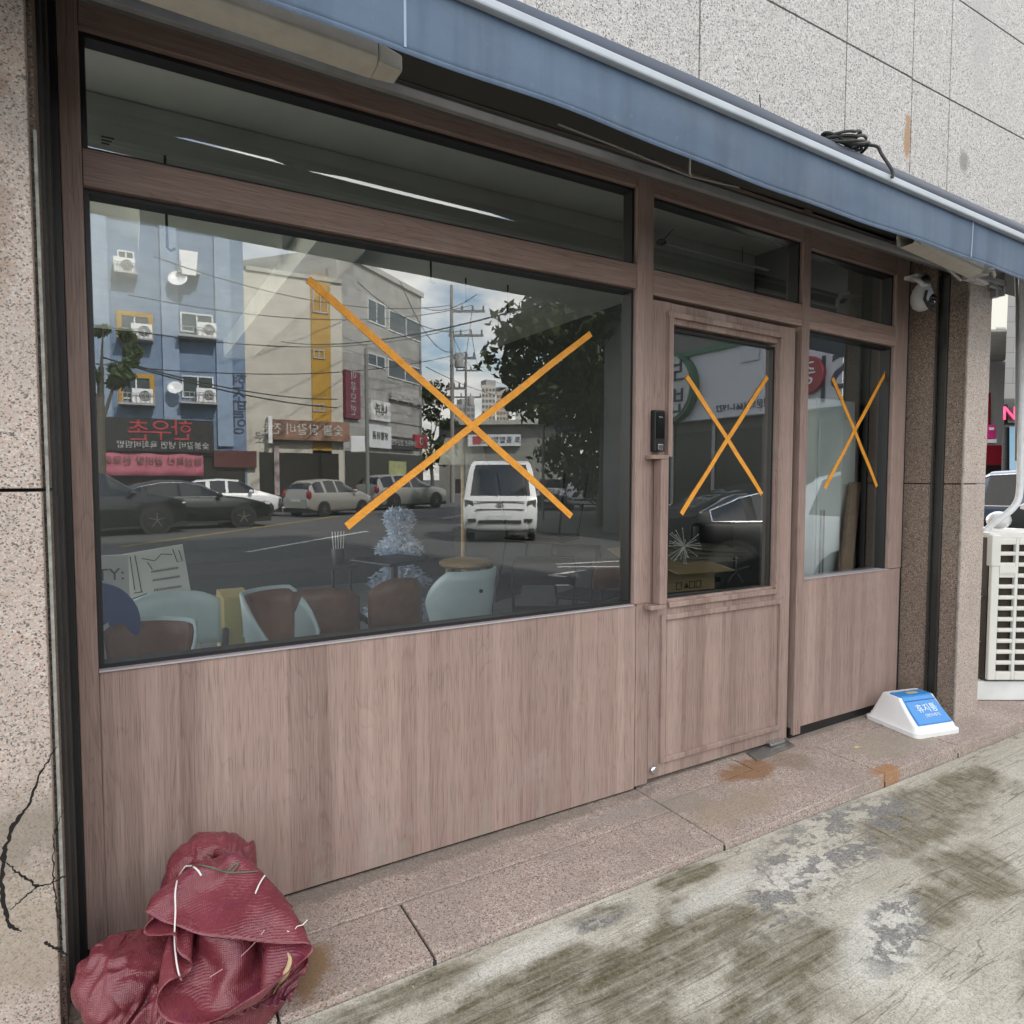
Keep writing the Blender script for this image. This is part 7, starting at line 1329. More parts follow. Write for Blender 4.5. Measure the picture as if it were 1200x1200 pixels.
g.build('satellite_dish',WHITEPL,bb,smooth=True,solid=.02)
for ch,py in zip('현소빌앙',(448,466,482,501)): wb.text(ch,280,py,.85,M('sign_navy',(.03,.04,.08),.6),bb,.02)
# ground floor: black sign with red letters, pink banner
g=MB(); wb.pbox(g,60,487,250,531,0,.5); sg=g.build('fascia_sign',M('sign_black',(.018,.018,.02),.4),bb)
REDL=M('sign_red',(.42,.03,.05),.5); PALE=M('sign_pale',(.45,.45,.45),.6)
for ch,px in zip('촌우한',(162,188,213)): wb.text(ch,px,507,1.05,REDL,sg,.52)
wb.text('숯불갈비 냉면 육회비빔밥',192,523,.36,PALE,sg,.52)
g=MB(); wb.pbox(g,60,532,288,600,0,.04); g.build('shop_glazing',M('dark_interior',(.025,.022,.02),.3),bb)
g=MB(); t0,z0=wb.tz(118,531); t1,z1=wb.tz(238,558); 
g.grid([[wb.pt(t0+(t1-t0)*i/20,z0+(z1-z0)*j/4,.35+.05*math.sin(i*.9+j)+.03*j) for j in range(5)] for i in range(21)]); bn=g.build('banner',M('banner_pink',(.40,.10,.15),.7,var=.15),bb,solid=.02,smooth=True)
wb.text('점심특선 갈비탕 한우국밥',175,541,.42,M('banner_dark',(.12,.08,.06),.6),bn,.50)
g=MB(); wb.pbox(g,250,528,300,548,.05,.25); g.build('fascia_sign',M('sign_maroon',(.09,.02,.02),.5),bb)
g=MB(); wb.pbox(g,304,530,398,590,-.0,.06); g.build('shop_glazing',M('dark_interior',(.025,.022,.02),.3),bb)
g=MB(); wb.pbox(g,312,492,408,518,.05,.45); sg=g.build('fascia_sign',M('sign_photo',(.22,.12,.08),.5,var=.6,vscale=1.5),bb)
wb.text('숯불 닭갈비 전문',352,505,.62,M('sign_cream',(.55,.53,.48),.6),sg,.47)
g=MB(); wb.pbox(g,312,489,317,520,.0,.55); g.build('sign_end_cap',WHITEPL,sg)
g=MB(); wb.pbox(g,320,523,327,580,.05,.2); g.build('poster_column',M('poster_mix',(.30,.25,.25),.6,var=.7,vscale=2),bb)
# --- grey office building along the road
wg=Wall(402,36.2,ang=20.3)
gb=thing('office_building','three storey grey stone office building with bands of windows beside the beige gable','building',wg.pt(3,-.16))
def stone_mat(name='stone_cladding',c0=(.30,.295,.28),c1=(.40,.395,.38),bw=.9,rh=.6):
    m=bpy.data.materials.new(name); m.use_nodes=True; t=NT(m); p=m.node_tree.nodes['Principled BSDF']
    b=t.new('ShaderNodeTexBrick'); b.inputs['Color1'].default_value=(*c0,1); b.inputs['Color2'].default_value=(*c1,1); b.inputs['Mortar'].default_value=(.12,.12,.12,1); b.inputs['Scale'].default_value=1; b.inputs['Brick Width'].default_value=bw; b.inputs['Row Height'].default_value=rh; b.inputs['Mortar Size'].default_value=.012
    v=t.pos(); sx=t.new('ShaderNodeSeparateXYZ'); t.link(v,sx.inputs[0]); cb=t.new('ShaderNodeCombineXYZ'); t.link(t.math('SUBTRACT',sx.outputs[0],sx.outputs[1]),cb.inputs[0]); t.link(sx.outputs[2],cb.inputs[1]); t.link(cb.outputs[0],b.inputs['Vector'])
    c=t.mix(t.ramp(t.noise(v,1.4,5,.6),[(.4,0),(.7,.5)]),b.outputs['Color'],(.22,.21,.20)); t.link(c,p.inputs['Base Color']); p.inputs['Roughness'].default_value=.6; return m
STONE=stone_mat()
tR=wg.tz(495,450)[0]; 
g=MB(); wg.box(g,-.3,tR,-.16,13.4,-8,0); g.build('wall',STONE,gb)
g=MB(); wg.box(g,-.3,tR+.1,13.4,13.7,-8.1,.15); g.build('roof',stucco('coping',(.40,.39,.36)),gb)
for q in ((431,348,452,384),(456,362,494,402),(431,412,452,433),(455,420,493,452)): win(wg,gb,*q,.06)
g=MB(); wg.pbox(g,430,490,494,500,.0,.06); g.build('window_band',WG,gb)
for (x0,y0,x1,y1,m,txt,sz,tm) in ((432,468,455,495,M('poster_white',(.6,.6,.6),.5,var=.5,vscale=2),'내과',.75,CARBLK),(430,497,456,526,M('sign_white',(.62,.64,.66),.5),'생활용품',.5,CARBLK),(457,511,484,528,M('sign_black',(.018,.018,.02),.4),'스마트폰 할인매장',.42,PALE),(484,509,498,526,M('sign_red_board',(.30,.02,.03),.5),'O',.7,PALE),(456,461,495,476,STONE,'10 월화오피스',.75,PALE),(402,433,420,492,M('vertical_maroon',(.16,.03,.05),.5),'',.6,PALE)):
    g=MB(); wg.pbox(g,x0,y0,x1,y1,.02,.22); o=g.build('shop_sign',m,gb)
    if txt: wg.text(txt,(x0+x1)/2,(y0+y1)/2,sz,tm,o,.24)
for ch,py in zip('이루모인',(441,455,468,482)): wg.text(ch,411,py,.62,PALE,gb,.24)
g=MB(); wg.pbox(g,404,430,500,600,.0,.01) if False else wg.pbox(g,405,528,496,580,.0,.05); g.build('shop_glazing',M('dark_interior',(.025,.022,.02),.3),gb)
g=MB(); wg.pbox(g,455,540,475,570,.05,.12); g.build('yellow_poster',M('poster_yellow',(.32,.34,.16),.5,var=.4,vscale=3),gb)  # plain yellow-green poster panel on the glazing
# white box sign on a post
bx=thing('utility_box','white rounded utility box fixed to a pole in front of the grey building','utility box',mir(far(420,560,31)))
g=MB(); c=mir(far(421,522,31)); 
def vbox(mb,px0,py0,px1,py1,Z,th):
    a=mir(far(px0,py0,Z));b=mir(far(px1,py0,Z));c=mir(far(px1,py1,Z));d=mir(far(px0,py1,Z)); dv=mir(far(px0,py0,Z+th))-a; dv.z=0
    return mb.hexa([d,c,c+dv,d+dv,a,b,b+dv,a+dv])
vbox(g,412,511,430,530,31,.4); g.build('box_body',WHITEPL,bx,bevel=.05)
g=MB(); q=mir(far(432,560,31.1)); g.tube([(q.x,q.y,-.16),(q.x,q.y,7.4)],.09,10); g.build('post',M('post_grey',(.20,.20,.19),.7),bx,smooth=True)
# --- far end of the road
def tower(px0,px1,ytop,Z,col,label,rows,cols,depth=14):
    b=thing('apartment_tower',label,'tower',mir(far((px0+px1)/2,565,Z)),0,'apartment towers beyond the street')
    g=MB(); a=mir(far(px0,560,Z));c=mir(far(px1,560,Z)); zt=far(px0,ytop,Z).z; dv=mir(far(px0,560,Z+depth))-a; dv.z=0
    g.hexa([Vector((a.x,a.y,-.5)),Vector((c.x,c.y,-.5)),Vector((c.x+dv.x,c.y+dv.y,-.5)),Vector((a.x+dv.x,a.y+dv.y,-.5)),Vector((a.x,a.y,zt)),Vector((c.x,c.y,zt)),Vector((c.x+dv.x,c.y+dv.y,zt)),Vector((a.x+dv.x,a.y+dv.y,zt))]); g.build('wall',M('tower_'+str(col),col,.8,var=.06,vscale=.1),b)
    g=MB(); u=(c-a); n=-dv.normalized()
    for i in range(cols):
        for j in range(rows):
            p=a+u*((i+.2)/cols); q=a+u*((i+.8)/cols); z=zt*.05+(zt*.93)*(j+.2)/rows; h=zt*.93/rows*.5
            g.hexa([Vector((p.x,p.y,z))+n*.01,Vector((q.x,q.y,z))+n*.01,Vector((q.x,q.y,z))+n*.12,Vector((p.x,p.y,z))+n*.12,Vector((p.x,p.y,z+h))+n*.01,Vector((q.x,q.y,z+h))+n*.01,Vector((q.x,q.y,z+h))+n*.12,Vector((p.x,p.y,z+h))+n*.12])
    g.build('window_rows',M('tower_window',(.16,.17,.18),.4),b)
    g=MB(); cx=(a+c)/2+dv*.5; g.box(cx.x-2,cx.x+2,cx.y-2,cx.y+2,zt,zt+2.5); g.build('roof',M('tower_roof',(.3,.3,.3),.8),b)
tower(565,581,452,240,(.55,.52,.46),'cream apartment tower rising left in the gap above the truck',16,4); tower(582,597,460,250,(.50,.42,.36),'tan apartment tower beside the cream tower above the truck',15,4)
tower(604,622,472,210,(.58,.57,.54),'pale lower apartment tower right in the gap above the truck',11,4); tower(533,557,475,230,(.33,.33,.33),'grey apartment tower behind the utility poles',12,5)
we=Wall(540,60,ang=95)
eb=thing('street_end_shop','low shop with a long white sign at the far end of the street','building',we.pt(3,-.16))
g=MB(); we.pbox(g,515,498,660,590,-6,0); g.build('wall',stucco('greyshop',(.22,.215,.20)),eb)
g=MB(); we.pbox(g,550,510,611,523,.05,.5); o=g.build('fascia_sign',M('sign_white',(.62,.64,.66),.5),eb)
we.text('오토 종합정비센터',588,516.5,.62,M('sign_navy',(.03,.04,.08),.6),o,.53); 
g=MB(); we.pbox(g,556,512,566,521,.5,.54); g.build('sign_logo',REDL,o)
g=MB(); we.pbox(g,512,494,664,498,-6.2,.9); g.build('roof',stucco('coping',(.40,.39,.36)),eb)
# utility poles and wires
POLE=M('pole_concrete',(.23,.22,.21),.8,var=.15)
def upole(px,Z,h,label,arms,r=.15):
    q=mir(far(px,560,Z)); p=thing('utility_pole',label,'pole',(q.x,q.y,-.16),0,'utility poles along the road')
    g=MB(); g.tube([(q.x,q.y,-.16),(q.x,q.y,h)],[r,r*.65],10); g.build('pole',POLE,p,smooth=True)
    d=RM@Vector((1,0,0)); d=Vector((d.x,-d.y,0)).normalized(); ends=[]
    for z,l0,l1 in arms:
        g=MB(); g.bar((q.x+d.x*l0,q.y+d.y*l0,z),(q.x+d.x*l1,q.y+d.y*l1,z),.12,.14)
        o=g.build('crossarm',M('steel_arm',(.16,.16,.16),.6),p); g=MB()
        for u in np.linspace(l0+.1,l1-.1,4): g.lathe([(.05,0),(.075,.06),(.04,.12),(.07,.18),(.03,.30)],(q.x+d.x*u,q.y+d.y*u,z+.07),8); ends.append(Vector((q.x+d.x*u,q.y+d.y*u,z+.38)))
        g.build('insulator',M('insulator_brown',(.13,.10,.09),.3),o)
    g=MB(); g.lathe([(.28,0),(.3,.1),(.3,.8),(.25,.9)],(q.x+d.x*.45,q.y+d.y*.45,h*.62),12); g.build('transformer',M('transformer_grey',(.3,.31,.31),.6),p,smooth=True)
    return ends
E1=upole(531,42,13.4,'tall utility pole with several crossarms left of the truck in the sky gap',((11.8,-.1,2.1),(10.3,-.2,2.0),(8.9,-.1,1.5),(7.0,-.3,.9)))
E2=upole(547,60,12.6,'second utility pole behind the tall one, carrying side arms',((11.0,-.9,1.2),(8.6,-1.4,1.4)))
wr=thing('overhead_wires','black overhead wires strung between the utility poles and the houses','wires',(0,-30,8))
g=MB()
def sag(a,b,s,n=14): 
    a=Vector(a);b=Vector(b); return [a.lerp(b,i/n)-Vector((0,0,s*4*(i/n)*(1-i/n))) for i in range(n+1)]
for k,(px,py,Z) in enumerate(((180,300,26),(150,345,24),(110,380,22),(420,330,30),(470,330,30),(60,420,22))):
    g.tube(sag(mir(far(px,py,Z)),E1[(k*2)%len(E1)],.9),.022,5)
for k in range(5): g.tube(sag(E1[k*2],E2[k%len(E2)],.3),.02,5)
g.tube(sag(mir(far(120,418,21)),mir(far(396,478,34)),.3),.03,5); g.tube(sag(mir(far(160,428,21)),mir(far(396,468,34)),.3),.025,5); g.tube(sag(mir(far(330,400,30)),mir(far(720,330,12)),.5),.02,5)
g.tube(sag(mir(far(500,430,40)),mir(far(640,470,55)),.6),.02,5); g.tube(sag(mir(far(495,360,40)),mir(far(560,345,30)),.4),.02,5)
g.build('wire',RUBBER,wr)
# trees
def tree(label,c,base,R,n,leafsize,colmat,lean=0,group='street trees'):
    b=thing('street_tree',label,'tree',base,0,group); base=Vector(base); c=Vector(c)
    g=MB(); top=c+Vector((0,0,-R[2]*.25)); g.tube([base,base.lerp(top,.3)+Vector((.05,.03,0)),base.lerp(top,.65),top],[.19,.15,.12,.07],9)
    for k in range(9):
        a=rng.uniform(0,6.28); s=base.lerp(top,rng.uniform(.55,.95)); e=c+Vector((R[0]*.75*math.cos(a),R[1]*.75*math.sin(a),R[2]*rng.uniform(-.3,.7))); g.tube([s,s.lerp(e,.5)+Vector((0,0,.15)),e],[.06,.04,.012],6)
    g.build('trunk',M('bark',(.10,.085,.07),.9,var=.3,bump=.5,bscale=12),b,smooth=True)
    # clumps then leaves
    nc=max(10,int(n/110)); cl=[]
    while len(cl)<nc:
        p=rng.normal(size=3); p/=np.linalg.norm(p); rr_=rng.uniform(.45,1)**.5*1.0; q=p*rr_*np.array(R); 
        if q[2]<-R[2]*.8: continue
        cl.append((np.array(c)+q,rng.uniform(.16,.30)*max(R)))
    V=[];Fc=[]
    for i in range(n):
        cc_,cr=cl[rng.integers(nc)]; p=rng.normal(size=3); p/=np.linalg.norm(p); q=cc_+p*cr*rng.uniform(.5,1.0)*np.array((1,1,.75)); s=leafsize*rng.uniform(.6,1.4)
        u=rng.normal(size=3); u/=np.linalg.norm(u); w=np.cross(u,rng.normal(size=3)); w/=np.linalg.norm(w); k=len(V)
        V+= [tuple(q-u*s),tuple(q+w*s*.45),tuple(q+u*s),tuple(q-w*s*.45)]; Fc.append((k,k+1,k+2,k+3))
    mb=MB(); mb.v=V; mb.f=Fc; mb.build('crown',colmat,b,flip=False)
def leafm(n,a,b_):
    m=bpy.data.materials.new(n); m.use_nodes=True; t=NT(m); p=m.node_tree.nodes['Principled BSDF']; 
    c=t.mix(t.ramp(t.noise(t.pos(),1.3,3),[(.35,0),(.65,1)]),a,b_); t.link(c,p.inputs['Base Color']); p.inputs['Roughness'].default_value=.6; p.inputs['Specular IOR Level'].default_value=.25; return m
LEAF=leafm('foliage_dark',(.020,.034,.012),(.045,.07,.022)); LEAF2=leafm('foliage_mid',(.035,.06,.018),(.07,.11,.03))
def vt_(px,py,Z): return mir(far(px,py,Z))
def gz(px,Z): q=mir(far(px,560,Z)); return (q.x,q.y,-.16)
tree('big dense dark street tree overhanging the right half of the large window reflection',vt_(712,402,21),gz(706,21),(3.5,3.0,3.7),10000,.16,LEAF)
tree('dark tree standing behind the big street tree',vt_(752,440,25),gz(748,25),(3.9,3.8,5.4),9500,.21,LEAF)
tree('rounded tree beyond the truck, under the big street tree',vt_(706,522,34),gz(708,34),(3.0,3.0,2.6),4500,.17,LEAF2)
tree('dark low tree at the end of the grey building',vt_(505,505,52),gz(507,52),(2.0,2.0,3.8),2500,.2,LEAF)
tree('small bright green tree at the left edge of the blue house',vt_(118,418,19),gz(112,19),(.9,.9,1.1),1500,.10,LEAF2)
# blue direction sign
ds=thing('direction_sign','blue arrow shaped street name sign on a post under the trees','sign',gz(636,24))
g=MB(); q=gz(638,24); g.tube([q,(q[0],q[1],4.0)],.05,8); e=vt_(693,491.5,24); g.tube([(q[0],q[1],e.z),e],.035,8); g.build('post',POLE,ds,smooth=True)
g=MB(); pts=[vt_(653,495,24),vt_(688,494,24),vt_(693,500,24),vt_(688,507,24),vt_(652,507,24)]; g.prism(pts,(.03,-.05,0)); o=g.build('sign_plate',M('sign_blue',(.06,.10,.22),.4),ds)
d=RM@Vector((1,0,0)); d=Vector((d.x,-d.y,0)); text('중앙로 67번길',.17,PALE,o,vt_(670,501,23.9),-d,(0,0,1),ext=.004)
# neighbour shop with a white sign band
wn=Wall(850,15.0,dirw=(0,-1,0))
nb=thing('noodle_shop','neighbouring shop with a long white sign band and a round green edged sign','building',wn.pt(0,-.16))
tA=wn.tz(800,450)[0]; tB=wn.tz(990,450)[0]; lo_,hi_=min(tA,tB),max(tA,tB)
g=MB(); wn.box(g,lo_-.5,hi_+3,-.16,6.6,-6,-.02); g.build('wall',stone_mat('dark_stone',(.13,.13,.125),(.17,.165,.16)),nb)
g=MB(); wn.box(g,lo_-.7,hi_+3.2,6.6,6.85,-6.1,.3); g.build('roof',stucco('coping',(.40,.39,.36)),nb)
zb0=wn.tz(850,489,.3)[1]; zb1=wn.tz(850,409,.3)[1]
tcut=wn.tz(993,450,.3)[0]; tstart=wn.tz(770,450,.3)[0]
g=MB(); wn.box(g,min(tstart,tcut),max(tstart,tcut),zb0,zb1,0,.30); sb=g.build('sign_band',M('sign_white_band',(.60,.62,.67),.45),nb)
g=MB(); wn.box(g,min(tstart,tcut),max(tstart,tcut),zb1,zb1+.12,0,.36); g.build('sign_edge',M('sign_green',(.06,.16,.10),.5),sb)
tc,zc=wn.tz(784,455,.5); rC=abs(wn.tz(784,413,.5)[1]-zc)
def disc(mb,w,t,z,r,o0,o1,n=28):
    mb.prism([w.pt(t+r*math.cos(a),z+r*math.sin(a),o0) for a in np.linspace(0,2*math.pi,n+1)[:-1]],w.n*(o1-o0)); return mb
o=disc(MB(),wn,tc,zc,rC,.3,.5).build('round_sign',M('sign_green',(.06,.16,.10),.5),nb); disc(MB(),wn,tc,zc,rC*.9,.5,.53).build('round_sign_face',M('sign_cream_face',(.50,.52,.50),.5),o)
uxn=wn.d if wn.d.cross(Vector((0,0,1))).dot(wn.n)>0 else -wn.d
NAV=M('sign_navy',(.03,.04,.08),.6)
text('보배\n반점',rC*.80,NAV,o,wn.pt(tc,zc-.02,.54),uxn,(0,0,1),ext=.01); text('SINCE 1',rC*.16,NAV,o,wn.pt(tc,zc+rC*.68,.54),uxn,(0,0,1),ext=.005)
t,z=wn.tz(877,475,.3); text('가맹문의 1661-1922',.20,NAV,sb,wn.pt(t,z,.315),uxn,(0,0,1),ext=.005)
t,z=wn.tz(882,420,.3); g=MB(); wn.box(g,t-.25,t+.25,z-.05,z+.5,.30,.33); g.build('pale_mark',M('pale_mark',(.52,.55,.60),.5),sb)
t,z=wn.tz(952,439,.35); o=disc(MB(),wn,t,z,.36,.30,.40).build('red_sign_disc',M('sign_red_disc',(.34,.03,.05),.5),sb); text('중',.5,WHITEPL,o,wn.pt(t,z,.41),uxn,(0,0,1),ext=.005)
t,z=wn.tz(984,437,.3); text('S|',.95,NAV,sb,wn.pt(t,z,.315),uxn,(0,0,1),ext=.005)
g=MB(); 
for px in (792,840,915): 
    t=wn.tz(px,520)[0]; wn.box(g,t-.05,t+.05,-.1,zb0,0,.05)
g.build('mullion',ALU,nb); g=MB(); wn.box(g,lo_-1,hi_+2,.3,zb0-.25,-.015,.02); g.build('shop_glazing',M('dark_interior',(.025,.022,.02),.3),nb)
# ================================================================ right edge: what stands beyond the corner
def rbox(mb,px0,px1,py0,Z,depth,z0=-.16,pt=None):
    a=far(px0,560,Z);c=far(px1,560,Z); dv=far((px0),560,Z+depth)-a; dv.z=0; zt=far((px0+px1)/2,py0,Z).z
    mb.hexa([Vector((a.x,a.y,z0)),Vector((c.x,c.y,z0)),Vector((c.x+dv.x,c.y+dv.y,z0)),Vector((a.x+dv.x,a.y+dv.y,z0)),Vector((a.x,a.y,zt)),Vector((c.x,c.y,zt)),Vector((c.x+dv.x,c.y+dv.y,zt)),Vector((a.x+dv.x,a.y+dv.y,zt))]); return zt
def rq(mb,px0,py0,px1,py1,Z,th=.1):
    a=far(px0,py0,Z);b=far(px1,py0,Z);c=far(px1,py1,Z);d=far(px0,py1,Z); dv=(far(px0,560,Z-th)-far(px0,560,Z)); dv.z=0
    mb.hexa([d,c,c+dv,d+dv,a,b,b+dv,a+dv])
ob=thing('grey_office','grey stone office block with a band of blue windows at the right edge','building',tuple(far(1210,560,22))[:2]+(-.16,))
g=MB(); rbox(g,1173,1330,180,22,9); g.build('wall',stone_mat('slate_stone',(.20,.20,.20),(.27,.27,.265),1.2,.5),ob)
g=MB(); rbox(g,1172,1332,176,21.9,9.3,far(1200,182,22).z); g.build('roof',stucco('coping',(.40,.39,.36)),ob)
for k,(x0,y0,x1,y1) in enumerate(((1181,365,1197,395),(1181,397,1197,418),(1181,420,1197,430),(1199,352,1225,392),(1199,395,1225,427))):
    g=MB(); rq(g,x0,y0,x1,y1,21.98,.06); f=g.build('window',M('slate_frame',(.10,.12,.13),.5),ob); g=MB(); rq(g,x0+1,y0+1,x1-1,y1-1,21.9,.05); g.build('pane',WGB,f)
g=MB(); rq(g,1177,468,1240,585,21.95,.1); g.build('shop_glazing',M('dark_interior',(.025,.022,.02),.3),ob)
g=MB(); rq(g,1183,500,1240,580,21.8,.05); g.build('shop_window',WGB,ob)
g=MB(); rq(g,1181,472,1240,496,21.7,.1); o=g.build('fascia_sign',M('sign_black',(.018,.018,.02),.4),ob)
dR=Vector((.864871,-.501995,0)); text('NAIL',.62,M('sign_pink_red',(.75,.05,.14),.5,emit=(.8,.04,.14,.5)),o,far(1199,485,21.5),dR,(0,0,1),ext=.02)
ob2=thing('white_panel_shop','white panelled shop building with a red corner strip behind the pilaster','building',tuple(far(1166,560,30))[:2]+(-.16,))
g=MB(); rbox(g,1010,1174,424,30,6); g.build('wall',M('white_panel',(.60,.61,.64),.5,var=.05),ob2)
g=MB(); rq(g,1158,440,1161,520,29.9,.1); rq(g,1150,522,1174,545,29.9,.1); g.build('red_strip',M('red_panel',(.45,.02,.04),.5),ob2)
g=MB(); 
for y in (456,470,484,498): rq(g,1161,y,1174,y+.6,29.95,.04)
g.build('panel_joint',M('joint_grey',(.25,.25,.26),.7),ob2)
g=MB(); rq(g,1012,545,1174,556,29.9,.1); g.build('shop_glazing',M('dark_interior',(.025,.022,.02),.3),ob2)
g=MB(); rq(g,1009,422,1175,424,29.9,6.2); g.build('roof',stucco('coping',(.40,.39,.36)),ob2)
bs=thing('pink_shop_sign','small magenta and white shop sign jutting out beside the pilaster','sign',tuple(far(1162,505,24)))
g=MB(); rq(g,1156,498,1167,514,24,.15); o=g.build('sign_box',M('magenta_sign',(.62,.03,.22),.5),bs); g=MB(); rq(g,1159,501,1165,504,23.8,.03); rq(g,1157,515,1168,519,23.9,.12); g.build('pale_panel',WHITEPL,o)
tw=thing('apartment_tower','tall cream apartment tower seen in the slit right of the pilaster','tower',tuple(far(1168,560,190))[:2]+(-.16,),0,'apartment towers beyond the street')
g=MB(); rbox(g,1120,1176,318,190,15); g.build('wall',M('tower_cream',(.58,.56,.51),.8),tw)
g=MB()
for j in range(14):
    for px in (1161.2,1163.2): rq(g,px,336+j*9,px+.9,339.5+j*9,189.8,.2)
g.build('window_rows',M('tower_window',(.16,.17,.18),.4),tw)
g=MB(); rq(g,1118,312,1178,318,190,2); g.build('roof',M('tower_roof',(.3,.3,.3),.8),tw)
tw2=thing('brick_tower','red brick apartment block in front of the tall cream tower','tower',tuple(far(1171,560,120))[:2]+(-.16,))
g=MB(); rbox(g,1167.5,1178,390,120,12); g.build('wall',M('tower_brick',(.34,.16,.11),.8,var=.1,vscale=.3),tw2)
g=MB()
for j in range(6):
    for px in (1169,1172): rq(g,px,393+j*6,px+1.4,396+j*6,119.8,.2)
g.build('window_rows',WF,tw2); g=MB(); rq(g,1167,388,1178.5,390,120,3); g.build('roof',M('tower_roof',(.3,.3,.3),.8),tw2)

# ================================================================ inside the shop
WALLM=M('interior_wall',(.075,.082,.08),.85,var=.1); CEIL=M('interior_ceiling',(.74,.78,.75),.8,var=.08,vscale=3); FLO=M('interior_floor',(.26,.265,.27),.55,var=.2,vscale=2)
RX0,RX1,RY1=-1.6,3.945,6.2
S('floor',MB().box(RX0,RX1,.12,RY1,-.05,.02),FLO); S('ceiling',MB().box(RX0,RX1,.12,RY1,2.98,3.05),CEIL)
g=MB(); g.box(RX0-.1,RX0,.12,.7,-.05,3.05); g.box(RX0-.1,RX0,6.0,RY1,-.05,3.05); g.box(RX0-.1,RX0,.7,6.0,-.05,.15); g.box(RX0-.1,RX0,.7,6.0,2.9,3.05); g.box(RX0,RX1,RY1,RY1+.1,-.05,3.05); g.box(RX1,RX1+.035,.10,RY1,-.05,3.05); g.box(RX0-.1,-.16,.1,.13,-.05,3.05); g.box(-.17,3.95,.09,.125,2.70,3.05); S('interior_wall',g,WALLM)  # unseen opening in the left wall, added to let daylight in
g=MB(); g.box(RX0+.02,RX1-.02,1.1,1.5,2.72,2.975); g.box(1.0,1.3,1.51,RY1-.02,2.78,2.975); g.box(.1,.9,2.3,2.9,2.86,2.975); S('ceiling_beam',g,CEIL)
# hanging wires and a ceiling track light
hw=thing('hanging_wires','three short black wires hanging from the shop ceiling','wires',(1.6,1.0,2.7))
g=MB()
for px,py0,py1,y in ((505,285,330,1.6),(546,300,352,1.9),(595,310,376,1.9),(196,240,290,1.0)):
    a=at(px,py0,y); a.z=2.72; b=at(px,py1,y); g.tube([(b.x,y,2.74),b,b+Vector((.012,0,-.012)),b+Vector((.03,0,0))],.006,6)
g.build('wire',BLACK,hw)
tl=thing('ceiling_tube','thin pale lamp tube hung below the shop ceiling over the door','lamp',(2.6,.9,2.55))
a=at(775,284,1.0); b=at(925,323,1.0); g=MB(); g.tube([a,b],.009,8); g.tube([b+Vector((.08,0,0)),b+Vector((.75,0,0))],.009,8); g.build('tube',M('tube_white',(.75,.77,.76),.4),tl,smooth=True); g=MB(); g.ball(a,.035,.03,.02); g.build('holder',BLACK,tl,smooth=True)
g=MB(); a2=at(870,310,1.0); g.tube([a,Vector((a.x+.1,1.0,2.97))],.003,5); g.tube([a2,Vector((a2.x,1.0,2.97))],.003,5); g.build('hanger',BLACK,tl)
# --- shell chairs
SHELL=M('shell_blue_grey',(.52,.64,.66),.4,var=.05); BROWN=M('brown_leather',(.19,.085,.042),.5,var=.2); STEELB=M('black_steel',(.015,.015,.016),.4,.3); OAK=M('pale_oak',(.46,.31,.16),.5,var=.15,vscale=14); WALN=M('walnut',(.15,.072,.04),.45,var=.35,vscale=9)
def shell_chair(name,label,cat,loc,rz,shell=SHELL,pad=None,W=.5,H=.80,group='shell chairs by the window'):
    r=thing(name,label,cat,loc,rz,group)
    P=[]
    for i in range(25):
        a=rad(-118+236*i/24); row=[]
        for j in range(7):
            v=j/6; rr_=(.20+.05*v)*W/.5; hh=.44+(H-.44)*v*(1-.55*max(0,(abs(a)-1.0)/1.06)**1.3)
            row.append((rr_*1.12*math.sin(a),rr_*math.cos(a)*(1.0),hh))
        P.append(row)
    MB().grid(P).build('back_shell',shell,r,world=False,smooth=True,solid=.014)
    g=MB(); q=W/.5; g.lathe([(.0,.42),(.19*q,.42),(.225*q,.44),(.22*q,.475),(.15*q,.485),(0,.485)],(0,0,0),24); g.build('seat',pad or shell,r,world=False,smooth=True)
    if pad:
        P2=[[(p[0]*.90,p[1]*.90,p[2]-.015) for p in row[1:]] for row in P[5:20]]; MB().grid(P2).build('back_pad',pad,r,world=False,smooth=True,solid=.02)
    for sx in(1,-1):
        for sy in(1,-1):
            g=MB(); g.tube([(sx*.12*q,sy*.12*q,.42),(sx*.21*q,sy*.21*q,.0)],[.013,.009],8); g.build('leg',STEELB,r,world=False,smooth=True)
    g=MB(); g.tube([(.02,.252*q,.70),(.02,.262*q,.70)],.012,8); g.build('screw_cap',BLACK,r,world=False)
    return r
def cpos(px,y): p=at(px,650,y); return (p.x,y,.02)
shell_chair('shell_chair','pale blue shell chair at the bottom left corner of the large window','chair',cpos(163,.80),rad(-25),pad=BROWN,H=.78,W=.36)
shell_chair('shell_chair','pale blue shell chair with brown pad left of the brown bench back','chair',cpos(330,1.0),rad(40),pad=BROWN,H=.84,W=.34)
shell_chair('shell_chair','pale blue shell chair turned away below the floor lamp','chair',cpos(540,1.45),rad(195),H=.82,W=.40)
